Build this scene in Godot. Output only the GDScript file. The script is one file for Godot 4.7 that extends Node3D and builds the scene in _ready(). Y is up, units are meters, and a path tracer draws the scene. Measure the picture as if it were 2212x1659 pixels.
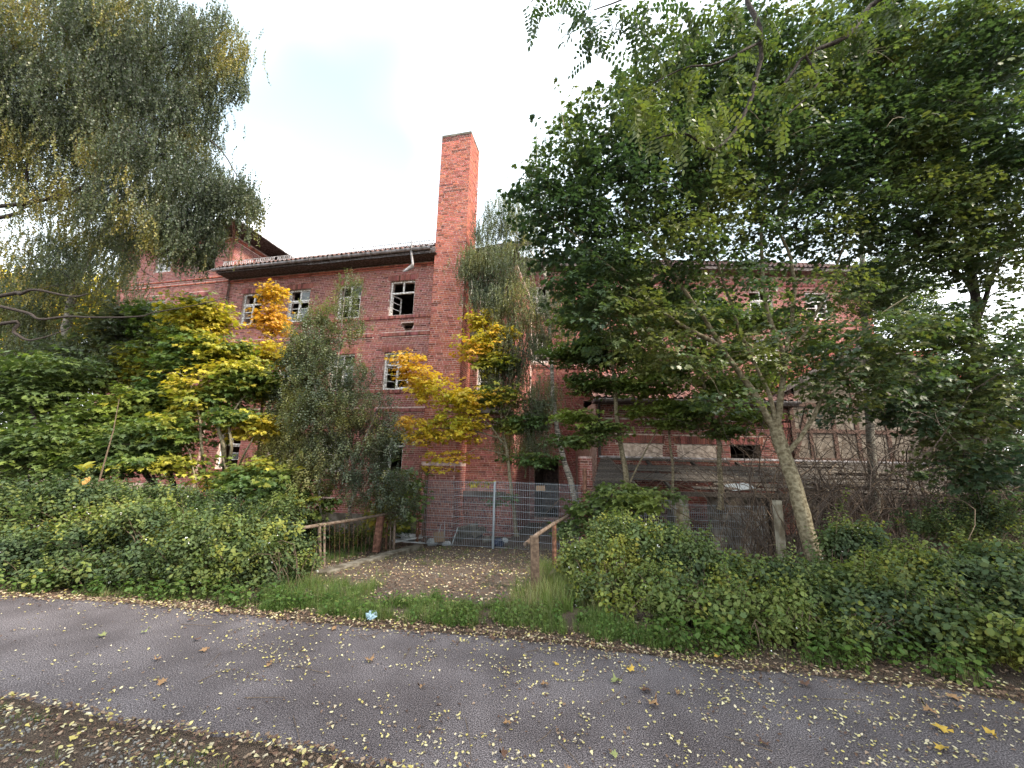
extends Node3D

# ---------------------------------------------------------------- set up
const CAM := Vector3(0.0, 1.6, 0.0)
var taken := {}
var rng := RandomNumberGenerator.new()
var blotch := FastNoiseLite.new()
var M := {}
var mean_of := {}
var BR := Transform3D(Basis(Vector3.UP, deg_to_rad(-12.5)), Vector3(-3.0, 0.0, -14.64))   # frame of the factory front: x along the wall, z outwards


func _ready():
	rng.seed = 4711
	blotch.seed = 7
	blotch.frequency = 0.55
	setup_view()
	setup_materials()
	build_ground()
	build_factory()
	build_annex()
	build_wing()
	build_shed()
	build_timber_house()
	build_far_house()
	build_fences()
	build_litter()
	build_trees()
	build_hedges()
	build_ground_cover()


func setup_view():
	var cam := Camera3D.new()
	cam.name = "camera"
	cam.fov = rad_to_deg(2.0 * atan(829.5 / 864.0))
	cam.near = 0.05
	cam.far = 600.0
	cam.position = CAM
	cam.rotation_degrees = Vector3(11.6, 0.0, 1.2)
	add_child(cam)
	cam.current = true
	var env := Environment.new()
	env.background_mode = Environment.BG_SKY
	env.tonemap_mode = Environment.TONE_MAPPER_LINEAR
	env.tonemap_exposure = 6.3
	env.background_energy_multiplier = 1.0
	env.sdfgi_enabled = true
	env.ssao_enabled = true
	env.ssil_enabled = true
	var sky := Sky.new()
	var sm := ProceduralSkyMaterial.new()
	sm.sky_top_color = Color(0.37, 0.43, 0.47)
	sm.sky_horizon_color = Color(0.86, 0.87, 0.88)
	sm.sky_curve = 0.22
	sm.ground_bottom_color = Color(0.25, 0.24, 0.22)
	sm.ground_horizon_color = Color(0.55, 0.55, 0.54)
	sm.sun_angle_max = 40.0
	sm.sky_cover = cloud_cover()
	sm.sky_cover_modulate = Color(1, 1, 1, 1)
	sky.sky_material = sm
	env.sky = sky
	var we := WorldEnvironment.new()
	we.name = "world_environment"
	we.environment = env
	add_child(we)
	var sun := DirectionalLight3D.new()
	sun.name = "sun"
	sun.light_color = Color(1.0, 0.95, 0.88)
	sun.light_energy = 0.5
	sun.light_angular_distance = 12.0
	sun.shadow_enabled = true
	sun.rotation_degrees = Vector3(-42.0, 62.0, 0.0)
	add_child(sun)


# thin broken cloud, brighter where it is thicker
func cloud_cover() -> Texture2D:
	var n := FastNoiseLite.new()
	n.seed = 47
	n.frequency = 1.0
	n.fractal_octaves = 4
	var w := 512
	var h := 256
	var im := Image.create(w, h, false, Image.FORMAT_RGBA8)
	for j in h:
		var el := (0.5 - (j + 0.5) / h) * PI
		for i in w:
			var a := (i + 0.5) / w * TAU
			var p := Vector3(cos(el) * cos(a), sin(el) * 1.6, cos(el) * sin(a)) * 0.9
			var d := smoothstep(-0.35, 0.75, n.get_noise_3dv(p))
			im.set_pixel(i, j, Color(0.74, 0.73, 0.73, d * 0.85))
	return ImageTexture.create_from_image(im)


# ---------------------------------------------------------------- geometry helpers
class Geo:
	var v := PackedVector3Array()
	var n := PackedVector3Array()
	var c := PackedColorArray()
	var ix := PackedInt32Array()
	var col := Color.WHITE

	func vert(p: Vector3, nn: Vector3) -> int:
		v.append(p)
		n.append(nn)
		c.append(col)
		return v.size() - 1

	func face(a: int, b: int, d: int):
		var g := (v[d] - v[a]).cross(v[b] - v[a])
		if g.dot(n[a] + n[b] + n[d]) < 0.0:
			ix.append_array(PackedInt32Array([a, d, b]))
		else:
			ix.append_array(PackedInt32Array([a, b, d]))

	func tri(a: Vector3, b: Vector3, d: Vector3):
		var nn := (d - a).cross(b - a).normalized()
		face(vert(a, nn), vert(b, nn), vert(d, nn))

	func quad(a: Vector3, b: Vector3, d: Vector3, e: Vector3, nn: Vector3):
		var i := vert(a, nn)
		var j := vert(b, nn)
		var k := vert(d, nn)
		var l := vert(e, nn)
		face(i, j, k)
		face(i, k, l)

	# box with its centre at the transform's origin; bev cuts the twelve edges
	func box(t: Transform3D, s: Vector3, bev := 0.0):
		var h := s * 0.5
		var b := minf(bev, minf(h.x, minf(h.y, h.z)) * 0.45)
		for ax in 3:
			for sg in [-1.0, 1.0]:
				var u := (ax + 1) % 3
				var w := (ax + 2) % 3
				var nn := Vector3.ZERO
				nn[ax] = sg
				var q := []
				for k in [[-1, -1], [1, -1], [1, 1], [-1, 1]]:
					var p := Vector3.ZERO
					p[ax] = sg * h[ax]
					p[u] = k[0] * (h[u] - b)
					p[w] = k[1] * (h[w] - b)
					q.append(t * p)
				quad(q[0], q[1], q[2], q[3], (t.basis * nn).normalized())
		if b > 0.0:
			for ax in 3:
				var u := (ax + 1) % 3
				var w := (ax + 2) % 3
				for k in [[-1, -1], [1, -1], [1, 1], [-1, 1]]:
					var q := []
					var nn := Vector3.ZERO
					nn[u] = k[0]
					nn[w] = k[1]
					for e in [[-1, 0], [1, 0], [1, 1], [-1, 1]]:
						var p := Vector3.ZERO
						p[ax] = e[0] * (h[ax] - b)
						p[u] = k[0] * (h[u] - (b if e[1] == 1 else 0.0))
						p[w] = k[1] * (h[w] - (0.0 if e[1] == 1 else b))
						q.append(t * p)
					quad(q[0], q[1], q[2], q[3], (t.basis * nn).normalized())

	func bar(a: Vector3, b: Vector3, w: float, d: float, up := Vector3(0, 0, 1), bev := 0.0):
		var y := (b - a).normalized()
		var x := y.cross(up)
		if x.length() < 0.01:
			x = y.cross(Vector3(1, 0, 0))
		x = x.normalized()
		box(Transform3D(Basis(x, y, x.cross(y)), (a + b) * 0.5), Vector3(w, a.distance_to(b), d), bev)

	func tube(p: PackedVector3Array, r: PackedFloat32Array, sides := 8, cap := true):
		var m := p.size()
		var x := Vector3.ZERO
		var rings := []
		for i in m:
			var d := (p[mini(i + 1, m - 1)] - p[maxi(i - 1, 0)]).normalized()
			if x == Vector3.ZERO:
				x = d.cross(Vector3(0.31, 0.2, 0.93)).normalized()
			x = (x - d * x.dot(d)).normalized()
			var y := d.cross(x)
			var ring := []
			for k in sides:
				var a := TAU * k / sides
				var o := x * cos(a) + y * sin(a)
				ring.append(vert(p[i] + o * r[i], o))
			rings.append(ring)
		for i in m - 1:
			for k in sides:
				var k2 := (k + 1) % sides
				face(rings[i][k], rings[i][k2], rings[i + 1][k2])
				face(rings[i][k], rings[i + 1][k2], rings[i + 1][k])
		if cap:
			for e in [0, m - 1]:
				var nn := (p[0] - p[1]).normalized() if e == 0 else (p[m - 1] - p[m - 2]).normalized()
				var ci := vert(p[e], nn)
				var rim := []
				for k in sides:
					rim.append(vert(v[rings[e][k]], nn))
				for k in sides:
					face(ci, rim[k], rim[(k + 1) % sides])

	# flat leaf blade from outline points (x across, y along), bent down its length and folded along its rib
	func blade(t: Transform3D, outline: Array, fold: float, bend: float):
		var pts := []
		for o in outline:
			var q: Vector2 = o
			pts.append(t * Vector3(q.x, absf(q.x) * fold - q.y * q.y * bend, q.y))
		var up := (t.basis * Vector3.UP).normalized()
		var mid := vert(t * Vector3(0, -0.25 * bend * 0.2, 0.0) * 1.0, up)
		v[mid] = (pts[0] + pts[pts.size() / 2]) * 0.5
		var ids := []
		for k in pts.size():
			var q: Vector2 = outline[k]
			ids.append(vert(pts[k], (t.basis * Vector3(-signf(q.x) * fold, 1.0, 2.0 * q.y * bend)).normalized()))
		for k in pts.size():
			face(mid, ids[k], ids[(k + 1) % pts.size()])

	func mesh() -> ArrayMesh:
		var m := ArrayMesh.new()
		if v.is_empty():
			return m
		var arr := []
		arr.resize(Mesh.ARRAY_MAX)
		arr[Mesh.ARRAY_VERTEX] = v
		arr[Mesh.ARRAY_NORMAL] = n
		arr[Mesh.ARRAY_COLOR] = c
		arr[Mesh.ARRAY_INDEX] = ix
		m.add_surface_from_arrays(Mesh.PRIMITIVE_TRIANGLES, arr)
		return m


func numbered(called: String) -> String:
	if not taken.has(called):
		taken[called] = 0
		return called
	taken[called] += 1
	return "%s_%03d" % [called, taken[called]]


func tag(o: Node, label := "", category := "", group := "", kind := ""):
	if category != "" and kind == "" and not o.has_meta("kind"):
		kind = "thing"
	for k in [["label", label], ["category", category], ["group", group], ["kind", kind]]:
		if k[1] != "":
			o.set_meta(k[0], k[1])
	return o


func thing(called: String, at: Vector3, label: String, category: String, group := "") -> Node3D:
	var o := Node3D.new()
	o.name = numbered(called)
	o.position = at
	add_child(o)
	tag(o, label, category, group)
	return o


# one named mesh; at top level the name is numbered, under a thing repeats share it
func obj(called: String, mesh: Mesh, mat: Material, parent: Node3D = null, at := Vector3.ZERO) -> MeshInstance3D:
	var o := MeshInstance3D.new()
	o.mesh = mesh
	o.material_override = mat
	o.position = at
	if parent == null:
		o.name = numbered(called)
		add_child(o)
	else:
		o.name = called
		parent.add_child(o, true)
	return o


# a part whose mesh is given in world coordinates
func part(called: String, mesh: Mesh, mat: Material, root: Node3D) -> MeshInstance3D:
	return obj(called, mesh, mat, root, -root.position)


func many(called: String, mesh: Mesh, mat: Material, parent: Node3D, where: Array, tint: PackedColorArray, at := Vector3.ZERO) -> MultiMeshInstance3D:
	var mm := MultiMesh.new()
	mm.transform_format = MultiMesh.TRANSFORM_3D
	mm.use_colors = true
	mm.mesh = mesh
	mm.instance_count = where.size()
	for i in where.size():
		mm.set_instance_transform(i, where[i])
		mm.set_instance_color(i, tint[i])
	var o := MultiMeshInstance3D.new()
	o.multimesh = mm
	o.material_override = mat
	o.set_meta("kind", "stuff")
	if parent == null:
		o.name = numbered(called)
		add_child(o)
	else:
		o.name = called
		o.position = at
		parent.add_child(o, true)
	return o


func structure(called: String, mesh: Mesh, mat: Material) -> MeshInstance3D:
	var o := obj(called, mesh, mat)
	o.set_meta("kind", "structure")
	return o


func rnd(a: float, b: float) -> float:
	return rng.randf_range(a, b)


func turned(x: float, y: float, z: float) -> Basis:
	return Basis.from_euler(Vector3(x, y, z))


# ---------------------------------------------------------------- materials
func noise_tex(sd: int, freq: float, a: Color, b: Color, size := 512, oct := 4, kind := FastNoiseLite.TYPE_SIMPLEX_SMOOTH) -> NoiseTexture2D:
	var n := FastNoiseLite.new()
	n.noise_type = kind
	n.seed = sd
	n.frequency = freq
	n.fractal_octaves = oct
	var t := NoiseTexture2D.new()
	t.width = size
	t.height = size
	t.seamless = true
	t.noise = n
	var g := Gradient.new()
	g.offsets = PackedFloat32Array([0.2, 0.8])
	g.colors = PackedColorArray([a, b])
	t.color_ramp = g
	var mid := a.lerp(b, 0.5).srgb_to_linear()
	mean_of[t] = (mid.r + mid.g + mid.b) / 3.0
	return t


func srgb(c: Color) -> Color:
	return c.linear_to_srgb()


# lin: base colour as a linear value; var_: how far the grain strays from it
func mat(called: String, lin: Color, rough := 0.9, tex: Texture2D = null, scale := 1.0, tinted := false, bump := 0.0, spec := 0.4) -> StandardMaterial3D:
	var m := StandardMaterial3D.new()
	m.resource_name = called
	# the grain darkens on average: the base colour makes up for it
	var k: float = 1.0 / mean_of.get(tex, 1.0)
	m.albedo_color = srgb(Color(minf(lin.r * k, 1.0), minf(lin.g * k, 1.0), minf(lin.b * k, 1.0)))
	m.roughness = rough
	m.metallic_specular = spec
	m.vertex_color_use_as_albedo = tinted
	if tex:
		m.albedo_texture = tex
		m.uv1_triplanar = true
		m.uv1_world_triplanar = true
		m.uv1_scale = Vector3.ONE * scale
		if bump > 0.0:
			m.heightmap_enabled = true
			m.heightmap_texture = tex
			m.heightmap_scale = bump
	M[called] = m
	return m


func setup_materials():
	var fine := noise_tex(1, 0.06, Color(0.80, 0.80, 0.80), Color(1, 1, 1))
	var coarse := noise_tex(2, 0.012, Color(0.72, 0.70, 0.69), Color(1, 1, 1), 512, 6)
	var grit := noise_tex(3, 0.075, Color(0.34, 0.33, 0.34), Color(1, 1, 1), 1024, 5)
	var stain := noise_tex(4, 0.008, Color(0.58, 0.54, 0.49), Color(1, 1, 1), 512, 6)
	var streak := noise_tex(5, 0.02, Color(0.55, 0.51, 0.48), Color(1, 1, 1), 512, 5)
	mat("brick", Color(1, 1, 1), 0.9, fine, 3.0, true, 0.4)
	mat("mortar", Color(0.52, 0.40, 0.36), 0.95, coarse, 0.8, false, 0.3)
	mat("mortar_dark", Color(0.34, 0.29, 0.25), 0.95, coarse, 0.8, false, 0.3)
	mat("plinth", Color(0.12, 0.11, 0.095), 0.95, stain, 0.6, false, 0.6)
	mat("concrete", Color(0.10, 0.092, 0.076), 0.92, stain, 0.9, false, 0.5)
	mat("soffit", Color(0.085, 0.075, 0.075), 0.85, streak, 0.8)
	mat("gutter", Color(0.20, 0.195, 0.21), 0.5, stain, 1.2, false, 0.0, 0.5)
	mat("roof_tile", Color(1, 1, 1), 0.8, fine, 2.0, true, 0.4)
	mat("window_paint", Color(0.62, 0.60, 0.55), 0.7, stain, 2.4, false, 0.3)
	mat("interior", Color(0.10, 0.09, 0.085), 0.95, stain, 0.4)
	mat("wood_grey", Color(1, 1, 1), 0.92, streak, 1.6, true, 0.5)
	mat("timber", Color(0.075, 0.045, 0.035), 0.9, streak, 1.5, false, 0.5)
	mat("plaster", Color(0.15, 0.128, 0.104), 0.95, coarse, 0.35, false, 0.5)
	mat("plaster_grey", Color(0.15, 0.14, 0.11), 0.95, stain, 0.7, false, 0.4)
	mat("rust", Color(0.12, 0.062, 0.042), 0.9, stain, 2.0, false, 0.5)
	mat("rust_pale", Color(0.10, 0.076, 0.06), 0.85, stain, 2.5, false, 0.4)
	mat("rust_bright", Color(0.125, 0.062, 0.045), 0.9, stain, 2.0, false, 0.5)
	mat("post_wood", Color(0.085, 0.06, 0.042), 0.92, coarse, 2.2, false, 0.6)
	mat("bark_grey", Color(0.24, 0.235, 0.215), 0.9, birch_bark(), 1.6, false, 0.4)
	mat("zinc", Color(0.22, 0.25, 0.27), 0.45, fine, 2.0, false, 0.0, 0.6)
	M.zinc.metallic = 0.4
	mat("zinc_dull", Color(0.36, 0.35, 0.37), 0.7, stain, 2.0)
	mat("wire", Color(0.19, 0.215, 0.235), 0.5, null, 1.0, false, 0.0, 0.5)
	mat("asphalt", Color(0.106, 0.094, 0.098), 0.93, grit, 1.1, false, 0.25)
	M.asphalt.detail_enabled = true
	M.asphalt.detail_blend_mode = BaseMaterial3D.BLEND_MODE_MUL
	M.asphalt.detail_albedo = noise_tex(8, 0.009, Color(0.80, 0.79, 0.79), Color(1, 1, 1), 512, 6)
	M.asphalt.detail_uv_layer = BaseMaterial3D.DETAIL_UV_2
	M.asphalt.uv2_triplanar = true
	M.asphalt.uv2_world_triplanar = true
	M.asphalt.uv2_scale = Vector3.ONE * 0.23
	mat("soil", Color(0.085, 0.062, 0.045), 0.98, grit, 1.3, false, 1.5)
	mat("drive", Color(0.066, 0.049, 0.037), 0.97, grit, 0.8, false, 0.3)
	mat("stone", Color(1, 1, 1), 0.95, fine, 3.0, true, 0.4)
	mat("bark_birch", Color(0.42, 0.40, 0.37), 0.85, birch_bark(), 1.0, false, 0.4)
	mat("bark_maple", Color(0.135, 0.12, 0.08), 0.9, stain, 3.0, false, 0.5)
	mat("bark_dark", Color(0.034, 0.028, 0.025), 0.92, streak, 3.0, false, 0.6)
	mat("bark_vine", Color(0.075, 0.060, 0.050), 0.92, streak, 3.0)
	mat("stem", Color(0.10, 0.075, 0.052), 0.9, streak, 4.0)
	for k in [["leaf", 0.42, 0.5], ["leaf_dull", 0.62, 0.3]]:
		var m := mat(k[0], Color(1, 1, 1), k[1], null, 1.0, true, 0.0, k[2])
		m.backlight_enabled = true
		m.backlight = srgb(Color(0.80, 0.90, 0.40))
	mat("dead_leaf", Color(1, 1, 1), 0.75, null, 1.0, true, 0.0, 0.3)
	mat("grass", Color(1, 1, 1), 0.6, null, 1.0, true, 0.0, 0.35)
	M.grass.backlight_enabled = true
	M.grass.backlight = srgb(Color(0.6, 0.7, 0.3))
	mat("berry", Color(0.75, 0.75, 0.72), 0.4, null, 1.0, false)
	mat("white_rubbish", Color(0.42, 0.44, 0.45), 0.7, fine, 2.0)
	mat("cardboard", Color(0.25, 0.165, 0.10), 0.9, fine, 3.0)
	mat("blue_rubbish", Color(0.035, 0.05, 0.10), 0.8, fine, 2.0)
	mat("pale_blue", Color(0.30, 0.42, 0.50), 0.7, fine, 6.0)
	var glass := mat("glass", Color(0.55, 0.62, 0.62), 0.08)
	glass.transparency = BaseMaterial3D.TRANSPARENCY_ALPHA
	glass.albedo_color.a = 0.22


# white bark with short dark bands
func birch_bark() -> Texture2D:
	var n := FastNoiseLite.new()
	n.seed = 31
	n.frequency = 0.03
	n.fractal_octaves = 4
	var im := Image.create(256, 256, false, Image.FORMAT_RGB8)
	for j in 256:
		for i in 256:
			var a := n.get_noise_2d(i * 0.35, j * 2.4)
			var b := n.get_noise_2d(i + 500.0, j)
			var k := 1.0 if a < 0.20 else 0.18
			k *= 0.82 + 0.35 * b
			im.set_pixel(i, j, Color(k, k * 0.97, k * 0.92))
	return ImageTexture.create_from_image(im)


# ---------------------------------------------------------------- ground
func ground_y(x: float, z: float) -> float:
	var d := -z
	var y := -0.012
	if d > 4.7:
		y = -0.012 - 0.088 * (minf(d, 11.6) - 4.7)
	if d > 11.6:
		y -= 0.07 * (minf(d, 14.5) - 11.6)
	y += 0.03 * blotch.get_noise_2d(x * 1.1, z * 1.1) * clampf((d - 4.8) * 2.0, 0.15, 1.5)
	return y


func path_far(x: float) -> float:
	return along(x, [[-40.0, -9.5], [-14.0, -6.4], [-6.15, -5.22], [-4.34, -5.02], [-2.84, -4.74], [-1.4, -4.47], [0.0, -4.30], [0.7, -4.15], [1.62, -3.86], [3.06, -3.58], [3.9, -3.36], [9.0, -1.4], [30.0, 6.0]]) + 0.05 * blotch.get_noise_2d(x * 3.0, 5.0)


func path_near(x: float) -> float:
	return along(x, [[-40.0, -7.0], [-14.0, -4.3], [-6.0, -3.45], [-3.45, -3.08], [-2.19, -2.77], [-1.3, -2.64], [-0.57, -2.46], [0.6, -2.05], [2.4, -1.3], [6.0, 0.2], [30.0, 9.0]]) + 0.05 * blotch.get_noise_2d(x * 3.0, 50.0)


func along(x: float, t: Array) -> float:
	for i in t.size() - 1:
		if x <= t[i + 1][0]:
			return lerpf(t[i][1], t[i + 1][1], clampf((x - t[i][0]) / (t[i + 1][0] - t[i][0]), 0.0, 1.0))
	return t[-1][1]


func sheet(xs: Array, zs_of: Callable, rows: int, y_of: Callable) -> Geo:
	var g := Geo.new()
	var ids := []
	for x in xs:
		var e: Array = zs_of.call(x)
		var col := []
		for j in rows + 1:
			var z := lerpf(e[0], e[1], float(j) / rows)
			var y: float = y_of.call(x, z)
			var dx: float = y_of.call(x + 0.05, z) - y_of.call(x - 0.05, z)
			var dz: float = y_of.call(x, z + 0.05) - y_of.call(x, z - 0.05)
			col.append(g.vert(Vector3(x, y, z), Vector3(-dx / 0.1, 1.0, -dz / 0.1).normalized()))
		ids.append(col)
	for i in ids.size() - 1:
		for j in rows:
			g.face(ids[i][j], ids[i + 1][j], ids[i + 1][j + 1])
			g.face(ids[i][j], ids[i + 1][j + 1], ids[i][j + 1])
	return g


func steps(a: float, b: float, n: int) -> Array:
	var r := []
	for i in n + 1:
		r.append(lerpf(a, b, float(i) / n))
	return r


func build_ground():
	var xs := steps(-300.0, -24.0, 6) + steps(-23.5, 23.5, 140) + steps(24.0, 300.0, 6)
	var g := Geo.new()
	var zs := steps(-320.0, -30.0, 6) + steps(-29.0, 4.0, 130) + steps(5.0, 60.0, 4)
	var ids := []
	for x in xs:
		var col := []
		for z in zs:
			var y := ground_y(x, z)
			var nn := Vector3(-(ground_y(x + 0.1, z) - ground_y(x - 0.1, z)) / 0.2, 1.0, -(ground_y(x, z + 0.1) - ground_y(x, z - 0.1)) / 0.2)
			col.append(g.vert(Vector3(x, y, z), nn.normalized()))
		ids.append(col)
	for i in xs.size() - 1:
		for j in zs.size() - 1:
			g.face(ids[i][j], ids[i + 1][j], ids[i + 1][j + 1])
			g.face(ids[i][j], ids[i + 1][j + 1], ids[i][j + 1])
	structure("ground", g.mesh(), M.soil)
	var p := sheet(steps(-40.0, 30.0, 560), func(x): return [path_far(x), path_near(x)], 44, func(x, z): return 0.0015 * blotch.get_noise_2d(x * 0.9, z * 0.9) - 0.03 * (1.0 - smoothstep(0.0, 0.10, minf(z - path_far(x), path_near(x) - z))))
	structure("path", p.mesh(), M.asphalt)
	var d := sheet(steps(-3.6, 2.4, 30), func(x): return [-11.9, -5.3 + 0.5 * blotch.get_noise_2d(x * 2.0, 9.0)], 40, func(x, z): return ground_y(x, z) + 0.014 + 0.006 * blotch.get_noise_2d(x * 4.0, z * 4.0) - 0.03 * smoothstep(-6.0, -5.2, z) - 0.05 * (smoothstep(-2.9, -3.6, x) + smoothstep(1.2, 2.4, x)))
	structure("driveway", d.mesh(), M.drive)


# ---------------------------------------------------------------- brickwork
var brick_mesh: ArrayMesh
var brick_tones := []


func tone(k: int) -> Color:
	# 0 facade, 1 chimney, 2 dark old brick
	var base: Color = [Color(0.37, 0.135, 0.108), Color(0.48, 0.145, 0.095), Color(0.23, 0.082, 0.065)][k]
	var f := rnd(0.72, 1.22)
	if rng.randf() < 0.12:
		f *= 0.55
	return Color(base.r * f, base.g * f * rnd(0.9, 1.15), base.b * f * rnd(0.9, 1.2))


# bricks of one wall face: rect in the frame f (x along, y up, z out), cut at the holes (Rect2)
func bricks(out: Array, f: Transform3D, x0: float, x1: float, y0: float, y1: float, holes: Array, kind: int, soot_and_shade: Array = []):  # last argument: rects darkened for real soot and for painted crack shade
	var i := 0
	var y := y0
	while y + 0.05 < y1:
		var x: float = x0 - [0.0, 0.19, 0.065, 0.26][i % 4]
		var odd := i % 2
		while x < x1:
			var l := 0.245 if (odd == 0) != (rng.randf() < 0.12) else 0.118
			if i % 4 == 2 and rng.randf() < 0.3:
				l = 0.118
			var spans := [[maxf(x, x0), minf(x + l, x1)]]
			for h in holes:
				if y + 0.06 > h.position.y and y < h.end.y:
					var nx := []
					for s in spans:
						if s[1] <= h.position.x or s[0] >= h.end.x:
							nx.append(s)
						else:
							if s[0] < h.position.x:
								nx.append([s[0], h.position.x])
							if s[1] > h.end.x:
								nx.append([h.end.x, s[1]])
					spans = nx
			for s in spans:
				if s[1] - s[0] > 0.03:
					var z := rnd(-0.004, 0.004)
					out.append([f * Transform3D(Basis.from_scale(Vector3(s[1] - s[0], 0.063, 0.05)), Vector3((s[0] + s[1]) * 0.5, y + 0.0325, -0.017 + z)), tone(kind) * (Color(0.4, 0.45, 0.5) if soot_and_shade.any(func(q): return q.has_point(Vector2((s[0] + s[1]) * 0.5, y + 0.03))) else Color.WHITE)])
			x += l + 0.013
		y += 0.0765
		i += 1


# bricks set on end, fanned by `fan` at the ends of a window arch
func soldiers(out: Array, f: Transform3D, x0: float, x1: float, y0: float, y1: float, proud: float, kind: int, fan := 0.0):
	var n := int(round((x1 - x0) / 0.079))
	for i in n:
		var x := x0 + (i + 0.5) * (x1 - x0) / n
		var t := (float(i) + 0.5) / n * 2.0 - 1.0
		out.append([f * Transform3D(Basis(Vector3(0, 0, 1), -t * fan) * Basis.from_scale(Vector3((x1 - x0) / n - 0.011, y1 - y0, 0.09)), Vector3(x, (y0 + y1) * 0.5, proud - 0.037 + rnd(-0.003, 0.003))), tone(kind)])


func lay_bricks(out: Array, root: Node3D, single: int):
	if brick_mesh == null:
		var g := Geo.new()
		var h := Vector3(0.5, 0.5, 0.5)
		# faces that show: front, ends, top and bottom, with the front edge worn off
		g.quad(Vector3(-0.485, -0.46, 0.5), Vector3(0.485, -0.46, 0.5), Vector3(0.485, 0.46, 0.5), Vector3(-0.485, 0.46, 0.5), Vector3(0, 0, 1))
		g.quad(Vector3(-0.5, -0.5, -0.5), Vector3(0.5, -0.5, -0.5), Vector3(0.5, -0.5, 0.42), Vector3(-0.5, -0.5, 0.42), Vector3(0, -1, 0))
		g.quad(Vector3(-0.5, 0.5, -0.5), Vector3(0.5, 0.5, -0.5), Vector3(0.5, 0.5, 0.42), Vector3(-0.5, 0.5, 0.42), Vector3(0, 1, 0))
		g.quad(Vector3(-0.5, -0.5, -0.5), Vector3(-0.5, 0.5, -0.5), Vector3(-0.5, 0.5, 0.42), Vector3(-0.5, -0.5, 0.42), Vector3(-1, 0, 0))
		g.quad(Vector3(0.5, -0.5, -0.5), Vector3(0.5, 0.5, -0.5), Vector3(0.5, 0.5, 0.42), Vector3(0.5, -0.5, 0.42), Vector3(1, 0, 0))
		g.quad(Vector3(-0.5, 0.5, 0.42), Vector3(0.5, 0.5, 0.42), Vector3(0.485, 0.46, 0.5), Vector3(-0.485, 0.46, 0.5), Vector3(0, 0.7, 0.7))
		g.quad(Vector3(-0.5, -0.5, 0.42), Vector3(0.5, -0.5, 0.42), Vector3(0.485, -0.46, 0.5), Vector3(-0.485, -0.46, 0.5), Vector3(0, -0.7, 0.7))
		g.quad(Vector3(-0.5, -0.5, 0.42), Vector3(-0.5, 0.5, 0.42), Vector3(-0.485, 0.46, 0.5), Vector3(-0.485, -0.46, 0.5), Vector3(-0.7, 0, 0.7))
		g.quad(Vector3(0.5, -0.5, 0.42), Vector3(0.5, 0.5, 0.42), Vector3(0.485, 0.46, 0.5), Vector3(0.485, -0.46, 0.5), Vector3(0.7, 0, 0.7))
		brick_mesh = g.mesh()
	out.sort_custom(func(a, b): return a[0].origin.distance_squared_to(CAM) < b[0].origin.distance_squared_to(CAM))
	# the nearest ones stand alone, grouped into a few tones
	var tones := {}
	for i in mini(single, out.size()):
		var c: Color = out[i][1]
		var k := "%d_%d" % [int(c.r * 24.0), int(c.g * 40.0)]
		if not tones.has(k):
			var m: StandardMaterial3D = M.brick.duplicate()
			m.vertex_color_use_as_albedo = false
			m.albedo_color = srgb(c)
			tones[k] = m
		var o := obj("brick", brick_mesh, tones[k], root)
		o.transform = Transform3D(Basis(), -root.position) * out[i][0]
	var where := []
	var tint := PackedColorArray()
	for i in range(single, out.size()):
		where.append(out[i][0])
		tint.append(out[i][1])
	if where.size():
		many("brickwork", brick_mesh, M.brick, root, where, tint, -root.position)


# wall slab with real openings; front at z = 0 of the frame, thickness th
func slab(g: Geo, f: Transform3D, x0: float, x1: float, y0: float, y1: float, th: float, holes: Array):
	var xs := [x0, x1]
	var ys := [y0, y1]
	for h in holes:
		for q in [h.position.x, h.end.x]:
			if q > x0 and q < x1 and not xs.has(q):
				xs.append(q)
		for q in [h.position.y, h.end.y]:
			if q > y0 and q < y1 and not ys.has(q):
				ys.append(q)
	xs.sort()
	ys.sort()
	for i in xs.size() - 1:
		for j in ys.size() - 1:
			var mid := Vector2((xs[i] + xs[i + 1]) * 0.5, (ys[j] + ys[j + 1]) * 0.5)
			var open := false
			for h in holes:
				if h.has_point(mid):
					open = true
			if open:
				continue
			for z in [0.0, -th]:
				g.quad(f * Vector3(xs[i], ys[j], z), f * Vector3(xs[i + 1], ys[j], z), f * Vector3(xs[i + 1], ys[j + 1], z), f * Vector3(xs[i], ys[j + 1], z), f.basis * Vector3(0, 0, 1.0 if z == 0.0 else -1.0))
	for h in holes + [Rect2(x0, y0, x1 - x0, y1 - y0)]:
		var a: Vector2 = h.position
		var b: Vector2 = h.end
		g.quad(f * Vector3(a.x, a.y, 0), f * Vector3(a.x, b.y, 0), f * Vector3(a.x, b.y, -th), f * Vector3(a.x, a.y, -th), f.basis * Vector3(1, 0, 0))
		g.quad(f * Vector3(b.x, a.y, 0), f * Vector3(b.x, b.y, 0), f * Vector3(b.x, b.y, -th), f * Vector3(b.x, a.y, -th), f.basis * Vector3(-1, 0, 0))
		g.quad(f * Vector3(a.x, a.y, 0), f * Vector3(b.x, a.y, 0), f * Vector3(b.x, a.y, -th), f * Vector3(a.x, a.y, -th), f.basis * Vector3(0, 1, 0))
		g.quad(f * Vector3(a.x, b.y, 0), f * Vector3(b.x, b.y, 0), f * Vector3(b.x, b.y, -th), f * Vector3(a.x, b.y, -th), f.basis * Vector3(0, -1, 0))


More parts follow.
